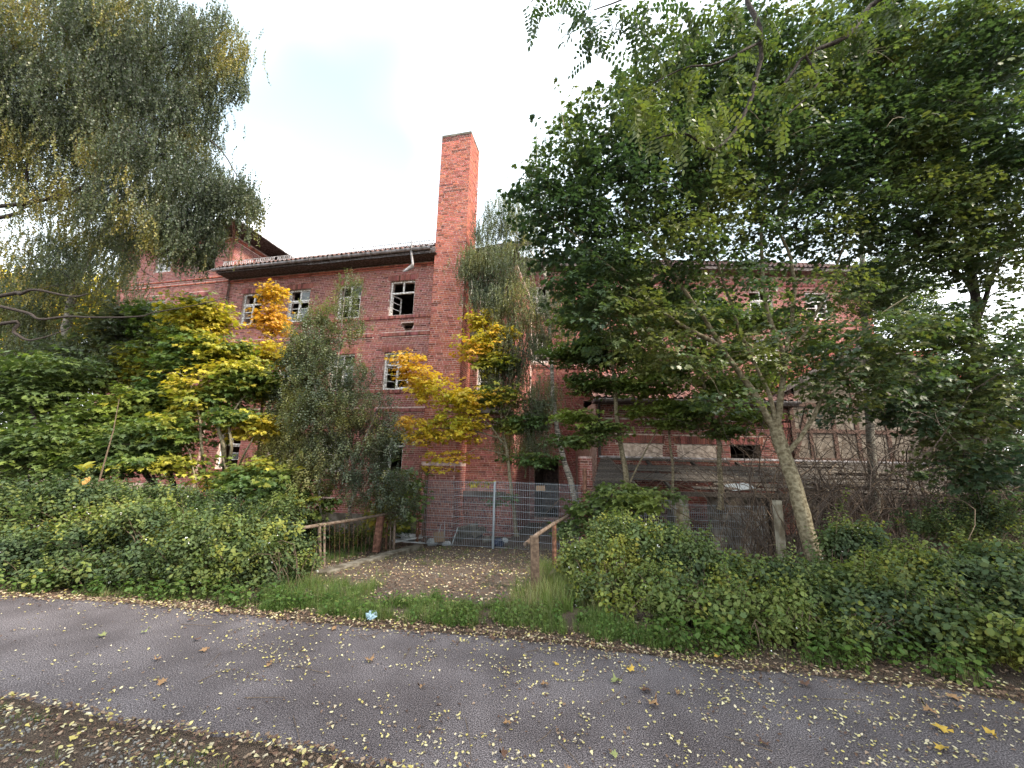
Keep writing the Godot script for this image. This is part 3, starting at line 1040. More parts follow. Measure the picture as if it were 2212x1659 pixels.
# ---------------------------------------------------------------- collapsed lean-to
func build_shed():
	var root := thing("lean_to_shed", Vector3(7.0, -0.7, -12.4), "collapsing grey wooden lean-to with gaps in its leaf-strewn plank roof", "shed")
	var yt := 1.93
	var zt := -13.72
	var yb := 1.06
	var zb := -11.55
	var up := Vector3(0, yt - yb, zt - zb)
	var nrm := up.cross(Vector3(-1, 0, 0)).normalized()
	if nrm.y < 0:
		nrm = -nrm
	var rows := 13
	var greys := [Color(0.095, 0.086, 0.076), Color(0.115, 0.104, 0.09), Color(0.08, 0.072, 0.063), Color(0.135, 0.12, 0.10)]
	var mats := []
	for c in greys:
		var m: StandardMaterial3D = M.wood_grey.duplicate()
		m.vertex_color_use_as_albedo = false
		m.albedo_color = srgb(c)
		mats.append(m)
	# planks run along x; some are broken away
	for j in rows:
		var t := (j + 0.5) / rows
		var xa := lerpf(3.55, 3.3, t)
		var x := xa
		while x < 15.2:
			var l := rnd(1.4, 2.8)
			var xe := minf(x + l, 15.2)
			var gone := (j < 4 and x > 3.5 and x < 4.6) or (j > 8 and j < 12 and x > 4.4 and x < 5.6) or rng.randf() < 0.16 or (j < 3 and x > 7.6 and x < 9.2)
			if not gone:
				var p := Vector3((x + xe) / 2, yb, zb) + up * t + Vector3(0, rnd(-0.02, 0.02), 0)
				var g := Geo.new()
				g.box(Transform3D(Basis(Vector3(1, 0, 0), nrm.cross(Vector3(1, 0, 0)), nrm) * turned(rnd(-0.06, 0.06), 0, rnd(-0.025, 0.025)), Vector3.ZERO), Vector3(xe - x - 0.015, up.length() / rows * 0.97, 0.024), 0.004)
				obj("roof_plank", g.mesh(), mats[rng.randi() % 4], root, p - root.position)
			x = xe
	# hipped left end: short planks growing longer downwards
	for j in 11:
		var t := (j + 0.5) / 11.0
		var xr := lerpf(3.5, 3.28, t)
		var xl := lerpf(2.32, 3.05, t)
		var g := Geo.new()
		var p := Vector3((xl + xr) / 2, yb + 0.02, zb) + up * t
		g.box(Transform3D(Basis(Vector3(1, 0, 0), nrm.cross(Vector3(1, 0, 0)), nrm) * turned(rnd(-0.1, 0.02), 0, rnd(-0.02, 0.02)), Vector3.ZERO), Vector3(xr - xl, up.length() / 11 * 0.98, 0.022), 0.004)
		obj("roof_plank", g.mesh(), mats[(j + 1) % 4], root, p - root.position)
	var put := func(called: String, a: Vector3, b: Vector3, w: float, m: Material):
		var g := Geo.new()
		g.bar(a, b, w, w, Vector3(0, 0, 1), 0.006)
		return part(called, g.mesh(), m, root)
	put.call("hip_rafter", Vector3(3.28, yt + 0.02, zt), Vector3(3.62, yb + 0.03, zb - 0.05), 0.06, mats[3])
	for x in [4.6, 6.1, 7.6, 9.1, 10.6, 12.1, 13.6, 15.0]:
		put.call("rafter", Vector3(x, yt - 0.07, zt), Vector3(x, yb - 0.07, zb), 0.09, mats[2])
	put.call("wall_flashing", Vector3(3.0, yt + 0.05, zt - 0.02), Vector3(15.2, yt + 0.05, zt - 0.02), 0.06, M.gutter)
	put.call("eave_beam", Vector3(2.4, yb - 0.12, zb + 0.03), Vector3(15.2, yb - 0.12, zb + 0.03), 0.13, mats[2])
	for x in [2.45, 3.9, 7.3, 8.8, 10.8, 13.2, 15.1]:
		put.call("post", Vector3(x, -0.85, zb - 0.03), Vector3(x + rnd(-0.04, 0.04), yb - 0.19, zb - 0.03), 0.14, mats[(int(x) + 1) % 4])
	# masonry below the roof: plastered piers, brick and dark openings
	var cg := Geo.new()
	cg.box(Transform3D(Basis(), Vector3(4.78, 0.1, -11.75)), Vector3(0.42, 1.75, 0.35), 0.02)
	part("concrete_pier", cg.mesh(), M.plaster_grey, root)
	var wg := Geo.new()
	var fw := Transform3D(Basis(), Vector3(0, 0, -12.1))
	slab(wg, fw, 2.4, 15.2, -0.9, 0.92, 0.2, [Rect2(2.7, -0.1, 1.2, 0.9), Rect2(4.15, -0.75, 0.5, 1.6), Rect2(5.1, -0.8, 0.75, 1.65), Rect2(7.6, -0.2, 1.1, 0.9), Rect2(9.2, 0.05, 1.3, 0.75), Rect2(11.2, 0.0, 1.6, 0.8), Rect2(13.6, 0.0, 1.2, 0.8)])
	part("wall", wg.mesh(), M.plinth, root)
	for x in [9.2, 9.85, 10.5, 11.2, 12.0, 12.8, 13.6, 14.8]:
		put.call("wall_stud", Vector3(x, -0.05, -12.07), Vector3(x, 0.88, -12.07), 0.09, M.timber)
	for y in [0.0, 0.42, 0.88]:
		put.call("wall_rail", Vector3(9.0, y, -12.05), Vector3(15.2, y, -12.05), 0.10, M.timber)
	# curled roofing felt and a loose tin sheet
	var t2 := Geo.new()
	t2.box(Transform3D(turned(0.35, 0.2, 0.12), Vector3(6.55, 1.16, -11.75)), Vector3(0.75, 0.008, 0.42))
	part("tin_sheet", t2.mesh(), M.zinc, root)
	var ft := Geo.new()
	ft.box(Transform3D(turned(0.5, -0.2, -0.16), Vector3(2.95, 0.92, -11.42)), Vector3(0.95, 0.012, 0.3))
	part("loose_board", ft.mesh(), mats[3], root)
	# separate brick pier by the passage
	var pier := thing("brick_pier", Vector3(2.42, -0.7, -13.2), "narrow red brick pier beside the plank lean-to", "pier")
	var o2 := []
	var fp := Transform3D(Basis(), Vector3(2.42, 0, -13.0))
	bricks(o2, fp, -0.19, 0.19, -0.7, 1.95, [], 0)
	bricks(o2, Transform3D(Basis(Vector3.UP, -PI / 2), Vector3(2.23, 0, -13.38)), 0.0, 0.38, -0.7, 1.95, [], 0)
	var pg := Geo.new()
	pg.box(Transform3D(Basis(), Vector3(2.42, 0.6, -13.19)), Vector3(0.38, 2.7, 0.38))
	part("core", pg.mesh(), M.mortar, pier)
	lay_bricks(o2, pier, 300)


# ---------------------------------------------------------------- half-timbered house
func build_timber_house():
	var root := thing("timber_framed_house", Vector3(12.8, -0.7, -13.8), "half-timbered house gable with pale plaster panels behind bare tangled stems", "house")
	var z := -13.85
	var f := Transform3D(Basis(), Vector3(0, 0, z))
	var pk := Vector2(12.8, 6.2)
	var xl := 9.75
	var xr := 15.9
	var ye := 4.55
	# plaster panels fill the gaps between the timbers
	var posts := [9.78, 11.2, 12.0, 13.05, 14.2, 15.8]
	var rails := [-0.7, 0.6, 2.02, 3.0, 3.92]
	var roofline := func(x: float) -> float: return pk.y - absf(x - pk.x) * (pk.y - ye) / (xr - pk.x)
	for i in posts.size() - 1:
		for j in rails.size() - 1:
			var g := Geo.new()
			slab(g, f * Transform3D(Basis(), Vector3(0, 0, rnd(-0.012, 0.0))), posts[i] + 0.02, posts[i + 1] - 0.02, rails[j] + 0.02, rails[j + 1] - 0.02, 0.14, [])
			part("plaster_panel", g.mesh(), M.plaster, root)
		var a: float = posts[i] + 0.02
		var b: float = posts[i + 1] - 0.02
		var gg := Geo.new()
		var mid := clampf(pk.x, a, b)
		for q in [[a, mid], [mid, b]]:
			if q[1] - q[0] > 0.01:
				gg.quad(f * Vector3(q[0], 3.94, 0), f * Vector3(q[1], 3.94, 0), f * Vector3(q[1], roofline.call(q[1]), 0), f * Vector3(q[0], roofline.call(q[0]), 0), Vector3(0, 0, 1))
				gg.quad(f * Vector3(q[0], 3.94, -0.14), f * Vector3(q[1], 3.94, -0.14), f * Vector3(q[1], roofline.call(q[1]), -0.14), f * Vector3(q[0], roofline.call(q[0]), -0.14), Vector3(0, 0, -1))
		part("gable_panel", gg.mesh(), M.plaster, root)
	var beam := func(called: String, a: Vector2, b: Vector2, w: float, out := 0.012):
		var g := Geo.new()
		g.bar(f * Vector3(a.x, a.y, out - 0.07), f * Vector3(b.x, b.y, out - 0.07), w, 0.16, Vector3(0, 0, 1), 0.008)
		part(called, g.mesh(), M.timber, root)
	for x in posts:
		beam.call("timber_post", Vector2(x, -0.75), Vector2(x, minf(roofline.call(x) - 0.02, 5.9)), 0.15, 0.012)
	for y in rails:
		beam.call("timber_rail", Vector2(xl - 0.05, y), Vector2(xr, y), 0.14, 0.020)
	beam.call("timber_post", Vector2(10.35, 2.05), Vector2(10.35, 3.0), 0.13, 0.016)
	beam.call("timber_brace", Vector2(10.35, 3.85), Vector2(9.35 + 0.4, 2.1), 0.14, 0.028)
	beam.call("timber_brace", Vector2(13.2, 3.95), Vector2(14.1, 5.2), 0.14, 0.028)
	beam.call("timber_brace", Vector2(14.3, 3.8), Vector2(15.7, 2.1), 0.14, 0.028)
	# side and back walls, roof slopes with barge boards
	var sd := Geo.new()
	slab(sd, Transform3D(Basis(Vector3.UP, -PI / 2), Vector3(xl, 0, z - 6.0)), 0.0, 6.0, -0.9, ye, 0.2, [])
	slab(sd, Transform3D(Basis(Vector3.UP, PI / 2), Vector3(xr, 0, z)), 0.0, 6.0, -0.9, ye, 0.2, [])
	slab(sd, f * Transform3D(Basis(), Vector3(0, 0, -6.0)), xl, xr, -0.9, ye, 0.2, [])
	part("side_wall", sd.mesh(), M.plaster, root)
	var len := Vector2(xr - pk.x, pk.y - ye).length()
	var ang := atan2(pk.y - ye, xr - pk.x)
	for s in [-1.0, 1.0]:
		var dirx := Vector3(s * cos(ang), -sin(ang), 0)
		var nn := Vector3(s * sin(ang), cos(ang), 0)
		# frame: x runs back, y up the slope
		var o := f * Vector3(pk.x, pk.y, 0) + dirx * (len + 0.45) + nn * 0.13
		var fx: Vector3 = Vector3(0, 0, -1) * s
		var tf := Transform3D(Basis(fx, -dirx, nn), o)
		roof_tiles(tf, -0.35 if s > 0 else -6.3, 6.3 if s > 0 else 0.35, len + 0.5, root, 150, [Color(0.33, 0.075, 0.06), Color(0.25, 0.10, 0.08)], 0.235)
		var bg := Geo.new()
		bg.bar(f * Vector3(pk.x, pk.y + 0.02, 0.33), f * Vector3(pk.x, pk.y + 0.02, 0.33) + dirx * (len + 0.45), 0.2, 0.04, Vector3(0, 0, 1))
		part("barge_board", bg.mesh(), M.soffit, root)


func build_far_house():
	var root := thing("red_roofed_house", Vector3(24.0, -0.8, -27.0), "distant house with bright red tiled roof beyond the timber gable", "house")
	var f := Transform3D(Basis(Vector3.UP, -0.2), Vector3(24.0, 0, -27.0))
	var g := Geo.new()
	slab(g, f, -5.0, 7.0, -0.9, 6.6, 0.3, [Rect2(-3.0, 3.6, 1.1, 1.4), Rect2(0.5, 3.6, 1.1, 1.4), Rect2(3.5, 3.6, 1.1, 1.4)])
	slab(g, f * Transform3D(Basis(), Vector3(0, 0, -8.0)), -5.0, 7.0, -0.9, 6.6, 0.3, [])
	for x in [-5.0, 7.0]:
		slab(g, f * Transform3D(Basis(Vector3.UP, PI / 2), Vector3(x, 0, 0)), 0.0, 8.3, -0.9, 6.6, 0.3, [])
	part("wall", g.mesh(), M.plaster, root)
	for x in [-3.0, 0.5, 3.5]:
		window(f, Rect2(x, 3.6, 1.1, 1.4), root, "shut", "shut")
	roof_tiles(f * Transform3D(Basis(Vector3(1, 0, 0), -PI / 2 + 0.8), Vector3(0, 6.5, 0.5)), -5.4, 7.4, 6.2, root, 0, [Color(0.42, 0.075, 0.055), Color(0.34, 0.09, 0.07)], 0.26, 0.36)
	roof_tiles(f * Transform3D(Basis(Vector3.UP, PI), Vector3(0, 0, -8.3)) * Transform3D(Basis(Vector3(1, 0, 0), -PI / 2 + 0.8), Vector3(0, 6.5, 0.5)), -7.4, 5.4, 6.2, root, 0, [Color(0.42, 0.075, 0.055), Color(0.34, 0.09, 0.07)], 0.26, 0.36)


# ---------------------------------------------------------------- fences, railings, rubbish
func mesh_panel(a: Vector3, b: Vector3, top: float, label: String):
	var root := thing("mesh_fence_panel", a, label, "fence panel", "welded bar panels closing the driveway")
	var len := Vector2(b.x - a.x, b.z - a.z).length()
	var vg := Geo.new()
	var h := top - a.y
	vg.bar(Vector3(0, -h / 2, 0), Vector3(0, h / 2 + 0.03, 0), 0.0075, 0.0075)
	var vm := vg.mesh()
	var d := (b - a)
	var n := int(len / 0.05)
	for k in range(1, n):
		var p := a + d * (float(k) / n)
		var o := obj("upright_bar", vm, M.wire, root, p - a + Vector3(0, h / 2, 0))
		o.rotation.z = rnd(-0.004, 0.004)
	var rows := int(round(h / 0.2))
	for k in rows + 1:
		var y := h * k / rows
		var g := Geo.new()
		for s in [-1.0, 1.0]:
			g.bar(Vector3(0, y, 0.009 * s), d + Vector3(0, y, 0.009 * s), 0.009, 0.008)
		obj("cross_bar", g.mesh(), M.wire, root)


func post(called: String, a: Vector3, b: Vector3, w: float, m: Material, label: String, category: String, round := false, group := ""):
	var root := thing(called, a, label, category, group)
	var g := Geo.new()
	if round:
		g.tube(PackedVector3Array([a, a.lerp(b, 0.5), b]), PackedFloat32Array([w / 2, w / 2, w / 2]), 10)
	else:
		g.bar(a, b, w, w, Vector3(0, 0, 1), 0.008)
	part("shaft", g.mesh(), m, root)
	return root


func build_fences():
	var gl := Vector3(-2.50, -0.56, -11.85)
	var gm := Vector3(-0.42, -0.56, -11.50)
	var gr := Vector3(1.95, -0.60, -11.15)
	mesh_panel(gl, gm, 1.14, "galvanised bar mesh panel between the rusty gatepost and the zinc post")
	mesh_panel(gm, gr, 1.16, "galvanised bar mesh panel between the zinc post and the white birch trunk")
	mesh_panel(Vector3(2.1, -0.6, -11.1), Vector3(4.4, -0.6, -10.9), 0.80, "bar mesh panel in front of the plank lean-to")
	mesh_panel(Vector3(4.5, -0.6, -10.9), Vector3(6.6, -0.6, -10.7), 0.70, "bar mesh panel half hidden behind the dark snowberry shrubs")
	var zp = post("fence_post", gm + Vector3(0, -0.1, 0.05), Vector3(-0.42, 1.17, -11.45), 0.06, M.zinc, "slim zinc-grey post between the two mesh panels", "post")
	var r1 = post("gate_post", Vector3(-2.56, -0.75, -11.85), Vector3(-2.60, 1.60, -11.86), 0.075, M.rust, "rusty steel gatepost standing against the chimney foot", "post")
	var g := Geo.new()
	g.bar(Vector3(-2.40, -0.75, -11.95), Vector3(-2.43, 1.52, -11.95), 0.11, 0.05)
	part("flange", g.mesh(), M.rust, r1)
	for k in 9:
		var s := Geo.new()
		s.box(Transform3D(Basis(), Vector3(-2.565, -0.4 + k * 0.22, -11.80)), Vector3(0.018, 0.018, 0.02))
		part("bolt", s.mesh(), M.white_rubbish, r1)
	post("gate_post", Vector3(2.03, -0.75, -11.08), Vector3(2.02, 1.58, -11.10), 0.115, M.rust, "tall rusty round gatepost beside the white birch trunk", "post", true)
	# left railing along the drive
	var lr := thing("pipe_railing", Vector3(-3.46, -0.41, -7.9), "weathered pipe railing above the concrete kerb with fine mesh infill", "railing")
	var tb := func(called: String, pts: Array, r: float, m: Material, root: Node3D):
		var q := PackedVector3Array(pts)
		var rr := PackedFloat32Array()
		for p in pts:
			rr.append(r)
		var gg := Geo.new()
		gg.tube(q, rr, 10)
		return part(called, gg.mesh(), m, root)
	tb.call("top_rail", [Vector3(-3.88, 0.45, -6.9), Vector3(-3.56, 0.44, -7.9), Vector3(-3.27, 0.41, -9), Vector3(-2.8, 0.43, -10.3)], 0.032, M.rust_pale, lr)
	tb.call("bottom_rail", [Vector3(-3.38, -0.31, -7.9), Vector3(-3.19, -0.42, -9), Vector3(-2.75, -0.45, -10.2)], 0.03, M.rust_pale, lr)
	tb.call("upright", [Vector3(-3.56, 0.44, -7.9), Vector3(-3.44, -0.45, -7.9)], 0.03, M.rust_pale, lr)
	tb.call("upright", [Vector3(-3.51, 0.43, -8), Vector3(-3.38, -0.33, -7.9)], 0.022, M.rust_pale, lr)
	tb.call("upright", [Vector3(-2.81, 0.43, -10.3), Vector3(-2.75, -0.47, -10.2)], 0.03, M.rust_pale, lr)
	tb.call("upright", [Vector3(-2.89, 0.39, -10.25), Vector3(-2.84, -0.47, -10.2)], 0.015, M.rust_pale, lr)
	tb.call("foot", [Vector3(-3.33, -0.38, -8.5), Vector3(-3.32, -0.49, -8.5)], 0.025, M.rust_pale, lr)
	for k in 15:
		var t := (k + 1) / 16.0
		var a: Vector3 = Vector3(-3.51, 0.43, -8)
		var b: Vector3 = Vector3(-3.38, -0.31, -7.9)
		a = a.lerp(Vector3(-2.88, 0.42, -10.25), t)
		b = b.lerp(Vector3(-2.84, -0.46, -10.2), t)
		var gg := Geo.new()
		gg.bar(a, b.lerp(a, 0.02 if k % 3 else 0.3), 0.003, 0.003)
		part("mesh_wire", gg.mesh(), M.rust, lr)
	post("rusty_beam", Vector3(-3.11, -0.44, -10), Vector3(-3.08, 0.38, -10.05), 0.15, M.rust_bright, "short thick rusty steel beam post behind the left pipe railing", "post")
	post("thin_post", Vector3(-3.03, -0.51, -10.5), Vector3(-3.07, 1.2, -10.5), 0.045, M.rust, "thin tall rusty angle post behind the thick beam post", "post")
	var kb := Geo.new()
	var k0: Vector3 = Vector3(-2.98, -0.28, -7.06)
	var k1: Vector3 = Vector3(-2.21, -0.58, -11.05)
	kb.bar(k0 + Vector3(-0.11, 0.02, 0), k1 + Vector3(-0.11, 0.04, 0), 0.24, 0.2, Vector3.UP, 0.02)
	tag(obj("concrete_kerb", kb.mesh(), M.concrete), "mossy concrete kerb beam along the driveway under the pipe railing", "kerb")
	# right railing
	var rr := thing("pipe_railing", Vector3(0.39, -0.12, -6.1), "bent grey handrail pipe running from the wooden post to the gate", "railing")
	tb.call("top_rail", [Vector3(0.24, 0.46, -6.3), Vector3(0.43, 0.57, -6.5), Vector3(0.86, 0.55, -8), Vector3(1.4, 0.53, -9.6), Vector3(1.97, 0.47, -11)], 0.032, M.rust_pale, rr)
	tb.call("brace", [Vector3(0.41, -0.12, -6.1), Vector3(1.06, -0.19, -8.3)], 0.035, M.rust_pale, rr)
	tb.call("upright", [Vector3(0.86, 0.55, -8), Vector3(0.86, -0.19, -8)], 0.042, M.rust, rr)
	tb.call("lower_rail", [Vector3(1.06, -0.2, -8.3), Vector3(1.96, -0.45, -11)], 0.035, M.rust, rr)
	post("wooden_post", Vector3(0.4, -0.19, -6.2), Vector3(0.37, 0.6, -6.2), 0.125, M.post_wood, "stout weathered brown post at the end of the bent handrail", "post")
	post("concrete_post", Vector3(5.53, -0.28, -8.6), Vector3(5.55, 1.02, -8.6), 0.13, M.plaster_grey, "leaning grey concrete post just left of the big maple trunk", "post")
	# rubbish behind the gate
	var sheet1 := Geo.new()
	sheet1.box(Transform3D(turned(-0.9, 0.25, 0.1), Vector3(-1.98, -0.41, -12)), Vector3(0.30, 0.36, 0.012))
	tag(obj("cardboard_sheet", sheet1.mesh(), M.cardboard), "brown cardboard sheet leaning behind the mesh gate", "cardboard")
	var ch := thing("bent_tubing", Vector3(-1.9, -0.61, -12.1), "thin white bent tubing standing behind the cardboard sheet", "tubing")
	tb.call("tube", [Vector3(-2.05, -0.49, -12.1), Vector3(-1.95, -0.07, -12.1)], 0.012, M.white_rubbish, ch)
	tb.call("tube", [Vector3(-1.85, -0.43, -12.15), Vector3(-1.87, -0, -12.15)], 0.012, M.white_rubbish, ch)
	tb.call("tube", [Vector3(-2.14, -0.35, -12.12), Vector3(-1.84, -0.35, -12.12)], 0.012, M.white_rubbish, ch)
	var stk := Geo.new()
	stk.tube(PackedVector3Array([Vector3(-1.6, -0.62, -11.95), Vector3(-1.46, -0.13, -12.1)]), PackedFloat32Array([0.013, 0.013]), 6)
	tag(obj("white_stick", stk.mesh(), M.white_rubbish), "single white pole leaning against the mesh gate", "pole")
	var bags := [[Vector3(-2.15, -0.56, -12), 0.16, M.white_rubbish, "crumpled clear plastic bag beside the cardboard sheet"], [Vector3(-1.75, -0.61, -12), 0.13, M.white_rubbish, "small white plastic bag between the white poles"], [Vector3(-0.3, -0.51, -11.9), 0.16, M.blue_rubbish, "dark blue cloth bundle behind the zinc post"], [Vector3(-0.12, -0.47, -12), 0.1, M.white_rubbish, "white plastic scrap on the dark blue bundle"], [Vector3(-0.97, -0.38, -12.7), 0.2, M.blue_rubbish, "dark blue tarpaulin heap near the chimney foot"]]
	for b in bags:
		tag(obj("rubbish_bag", crumple(b[1], rng.randi() % 1000, 0.5), b[2], null, b[0]), b[3], "rubbish")
	var slabs := [[Vector3(-1.22, -0.27, -12.4), Vector3(0.62, 0.36, 0.1), Vector3(0.5, 0.3, 0.2), "largest grey rubble slab tilted on the heap behind the gate"], [Vector3(-0.87, -0.31, -12.3), Vector3(0.45, 0.2, 0.09), Vector3(0.2, -0.4, 0.5), "dark grey rubble slab beside the zinc post"], [Vector3(-1.48, -0.47, -12.4), Vector3(0.35, 0.2, 0.1), Vector3(0.3, 0.8, -0.3), "small pale rubble slab at the foot of the heap"], [Vector3(-0.59, -0.48, -12.2), Vector3(0.35, 0.12, 0.2), Vector3(0.1, 0.2, 0.1), "flat grey rubble block lying behind the zinc post"]]
	for s in slabs:
		var o := obj("rubble_slab", chunk(s[1]), M.concrete, null, s[0])
		o.rotation = s[2]
		tag(o, s[3], "rubble")
	for k in 4:
		var wb := Geo.new()
		var p: Vector3 = Vector3(-2.82, -0.51, -11.9)
		wb.box(Transform3D(turned(rnd(-0.1, 0.1), rnd(-0.6, 0.6), rnd(-0.12, 0.12)), p + Vector3(rnd(-0.15, 0.15), k * 0.055 - 0.03, rnd(-0.1, 0.1))), Vector3(0.62, 0.035, 0.36), 0.006)
		tag(obj("white_board", wb.mesh(), M.white_rubbish), "chipped white board in the flat pile left of the gatepost", "board", "white boards left of the gatepost")
	tag(obj("crumpled_tissue", crumple(0.055, 3, 0.7), M.pale_blue, null, Vector3(-1.43, 0.03, -4.62)), "crumpled pale blue tissue at the edge of the grass", "tissue")
	var hb := Geo.new()
	hb.box(Transform3D(turned(0.0, -0.3, 0.03), Vector3(0.91, 0.97, -12.2)), Vector3(0.28, 0.16, 0.03), 0.004)
	tag(obj("old_sign_board", hb.mesh(), M.cardboard), "small pale board fixed to the maple stem behind the gate", "board")


func chunk(s: Vector3) -> ArrayMesh:
	var g := Geo.new()
	g.box(Transform3D(turned(0.05, 0, 0.04), Vector3.ZERO), s, 0.03)
	for i in g.v.size():
		var q := g.v[i]
		g.v[i] = q + Vector3(blotch.get_noise_3dv(q * 9.0), blotch.get_noise_3dv(q * 9.0 + Vector3(9, 0, 0)), blotch.get_noise_3dv(q * 9.0 + Vector3(0, 9, 0))) * 0.12 * s.length()
	return g.mesh()


func crumple(r: float, sd: int, rough: float) -> ArrayMesh:
	var nz := FastNoiseLite.new()
	nz.seed = sd
	nz.frequency = 1.1
	var g := Geo.new()
	var nu := 18
	var nv := 10
	var P := []
	for j in nv + 1:
		var row := []
		for i in nu:
			var d := Vector3(sin(PI * j / nv) * cos(TAU * i / nu), cos(PI * j / nv) * 0.7, sin(PI * j / nv) * sin(TAU * i / nu))
			row.append(d * r * (1.0 + rough * (nz.get_noise_3dv(d * 2.2) + 0.6 * nz.get_noise_3dv(d * 6.0))))
		P.append(row)
	for j in nv:
		for i in nu:
			var i2 := (i + 1) % nu
			g.tri(P[j][i], P[j + 1][i2], P[j][i2])
			g.tri(P[j][i], P[j + 1][i], P[j + 1][i2])
	return g.mesh()


# ---------------------------------------------------------------- leaves
var OVAL := [Vector2(0, 0), Vector2(0.26, 0.3), Vector2(0.23, 0.68), Vector2(0, 1), Vector2(-0.23, 0.68), Vector2(-0.26, 0.3)]
var BIRCH := [Vector2(0, 0), Vector2(0.36, 0.26), Vector2(0.2, 0.62), Vector2(0, 1), Vector2(-0.2, 0.62), Vector2(-0.36, 0.26)]
var MAPLE := [Vector2(0, 0.02), Vector2(0.22, -0.12), Vector2(0.28, 0.06), Vector2(0.60, 0.14), Vector2(0.36, 0.34), Vector2(0.56, 0.66), Vector2(0.22, 0.60), Vector2(0, 1), Vector2(-0.22, 0.60), Vector2(-0.56, 0.66), Vector2(-0.36, 0.34), Vector2(-0.60, 0.14), Vector2(-0.28, 0.06), Vector2(-0.22, -0.12)]


func leaf_col(spread: float) -> Color:
	var f := rnd(1.0 - spread, 1.0 + spread)
	return Color(f * rnd(0.88, 1.14), f, f * rnd(0.8, 1.15))


# hanging birch twig, hanging down -y
func birch_sprig(sd: int) -> ArrayMesh:
	rng.seed = sd
	var g := Geo.new()
	g.col = Color(0.35, 0.22, 0.2)
	g.tube(PackedVector3Array([Vector3.ZERO, Vector3(0.03, -0.14, 0.0), Vector3(0.02, -0.34, 0.02)]), PackedFloat32Array([0.0025, 0.002, 0.001]), 3, false)
	for k in 13:
		g.col = leaf_col(0.25)
		var y := -0.03 - 0.31 * k / 12.0
		var a := k * 2.4 + rnd(-0.5, 0.5)
		var s := rnd(0.038, 0.056)
		g.blade(Transform3D(Basis(Vector3.UP, a) * Basis(Vector3(1, 0, 0), rnd(0.5, 1.3)) * Basis(Vector3(0, 0, 1), rnd(-0.8, 0.8)) * Basis.from_scale(Vector3.ONE * s), Vector3(0.025 * sin(PI * k / 12.0), y, 0) + Vector3(cos(a), 0, sin(a)) * 0.012), BIRCH, 0.15, 0.1)
	return g.mesh()


# spray of lobed leaves held flat, growing along +z
func maple_sprig(sd: int) -> ArrayMesh:
	rng.seed = sd
	var g := Geo.new()
	g.col = Color(0.30, 0.22, 0.12)
	g.tube(PackedVector3Array([Vector3(0, 0, -0.05), Vector3(0, 0.02, 0.10), Vector3(0, 0.0, 0.26)]), PackedFloat32Array([0.003, 0.0025, 0.0015]), 3, false)
	var spots := [[0.02, 1.5], [0.03, -1.4], [0.13, 1.0], [0.14, -1.1], [0.25, 0.5], [0.25, -0.45], [0.27, 0.0]]
	for q in spots:
		g.col = leaf_col(0.2)
		var s := rnd(0.06, 0.13)
		var tw := Basis(Vector3.UP, q[1] + rnd(-0.3, 0.3)) * Basis(Vector3(1, 0, 0), rnd(-0.05, 0.75)) * Basis(Vector3(0, 0, 1), rnd(-0.5, 0.5))
		var at := Vector3(0, 0.01 + rnd(-0.03, 0.03), q[0]) + tw * Vector3(0, 0, 0.05)
		g.blade(Transform3D(tw * Basis.from_scale(Vector3(s * rnd(0.85, 1.05), s, s)), at), MAPLE, rnd(-0.1, 0.45), rnd(-0.1, 0.4))
	return g.mesh()


# leafy shrub tip, growing along +y
func shrub_sprig(sd: int, size: float) -> ArrayMesh:
	rng.seed = sd
	var g := Geo.new()
	g.col = Color(0.30, 0.22, 0.14)
	g.tube(PackedVector3Array([Vector3(0, -0.05, 0), Vector3(0.01, 0.08, 0.0), Vector3(0.03, 0.2, 0.02)]), PackedFloat32Array([0.003, 0.0025, 0.0015]), 3, false)
	for k in 11:
		g.col = leaf_col(0.25)
		var y := 0.2 * k / 10.0
		var a := k * 1.57 + (k / 2) * 0.8 + rnd(-0.3, 0.3)
		var s := size * rnd(0.75, 1.25)
		var tw := Basis(Vector3.UP, a) * Basis(Vector3(1, 0, 0), rnd(-0.5, 0.6)) * Basis(Vector3(0, 0, 1), rnd(-0.5, 0.5))
		g.blade(Transform3D(tw * Basis.from_scale(Vector3(s * 1.35, s, s)), Vector3(0.02 * y / 0.2, y, 0) + tw * Vector3(0, 0, 0.012)), OVAL, 0.2, 0.12)
	return g.mesh()


# feathered leaf of the robinia, growing along +z and drooping
func robinia_frond(sd: int) -> ArrayMesh:
	rng.seed = sd
	var g := Geo.new()
	g.col = Color(0.6, 0.7, 0.4)
	g.tube(PackedVector3Array([Vector3.ZERO, Vector3(0, -0.01, 0.12), Vector3(0, -0.05, 0.24)]), PackedFloat32Array([0.0016, 0.0012, 0.0008]), 3, false)
	for k in 15:
		g.col = leaf_col(0.18)
		var t := (k / 2 + 1) / 8.0
		var side := 1.0 if k % 2 else -1.0
		var a := side * rnd(1.15, 1.45)
		if k == 14:
			a = 0.0
		var s := rnd(0.034, 0.046)
		var tw := Basis(Vector3.UP, a) * Basis(Vector3(0, 0, 1), rnd(-0.5, 0.5)) * Basis(Vector3(1, 0, 0), rnd(0.0, 0.5))
		g.blade(Transform3D(tw * Basis.from_scale(Vector3(s * 1.05, s, s)), Vector3(0, -0.05 * t * t, 0.245 * t)), OVAL, 0.1, 0.05)
	return g.mesh()


func inside_ball() -> Vector3:
	while true:
		var p := Vector3(rnd(-1, 1), rnd(-1, 1), rnd(-1, 1))
		if p.length_squared() <= 1.0:
			return p
	return Vector3.ZERO


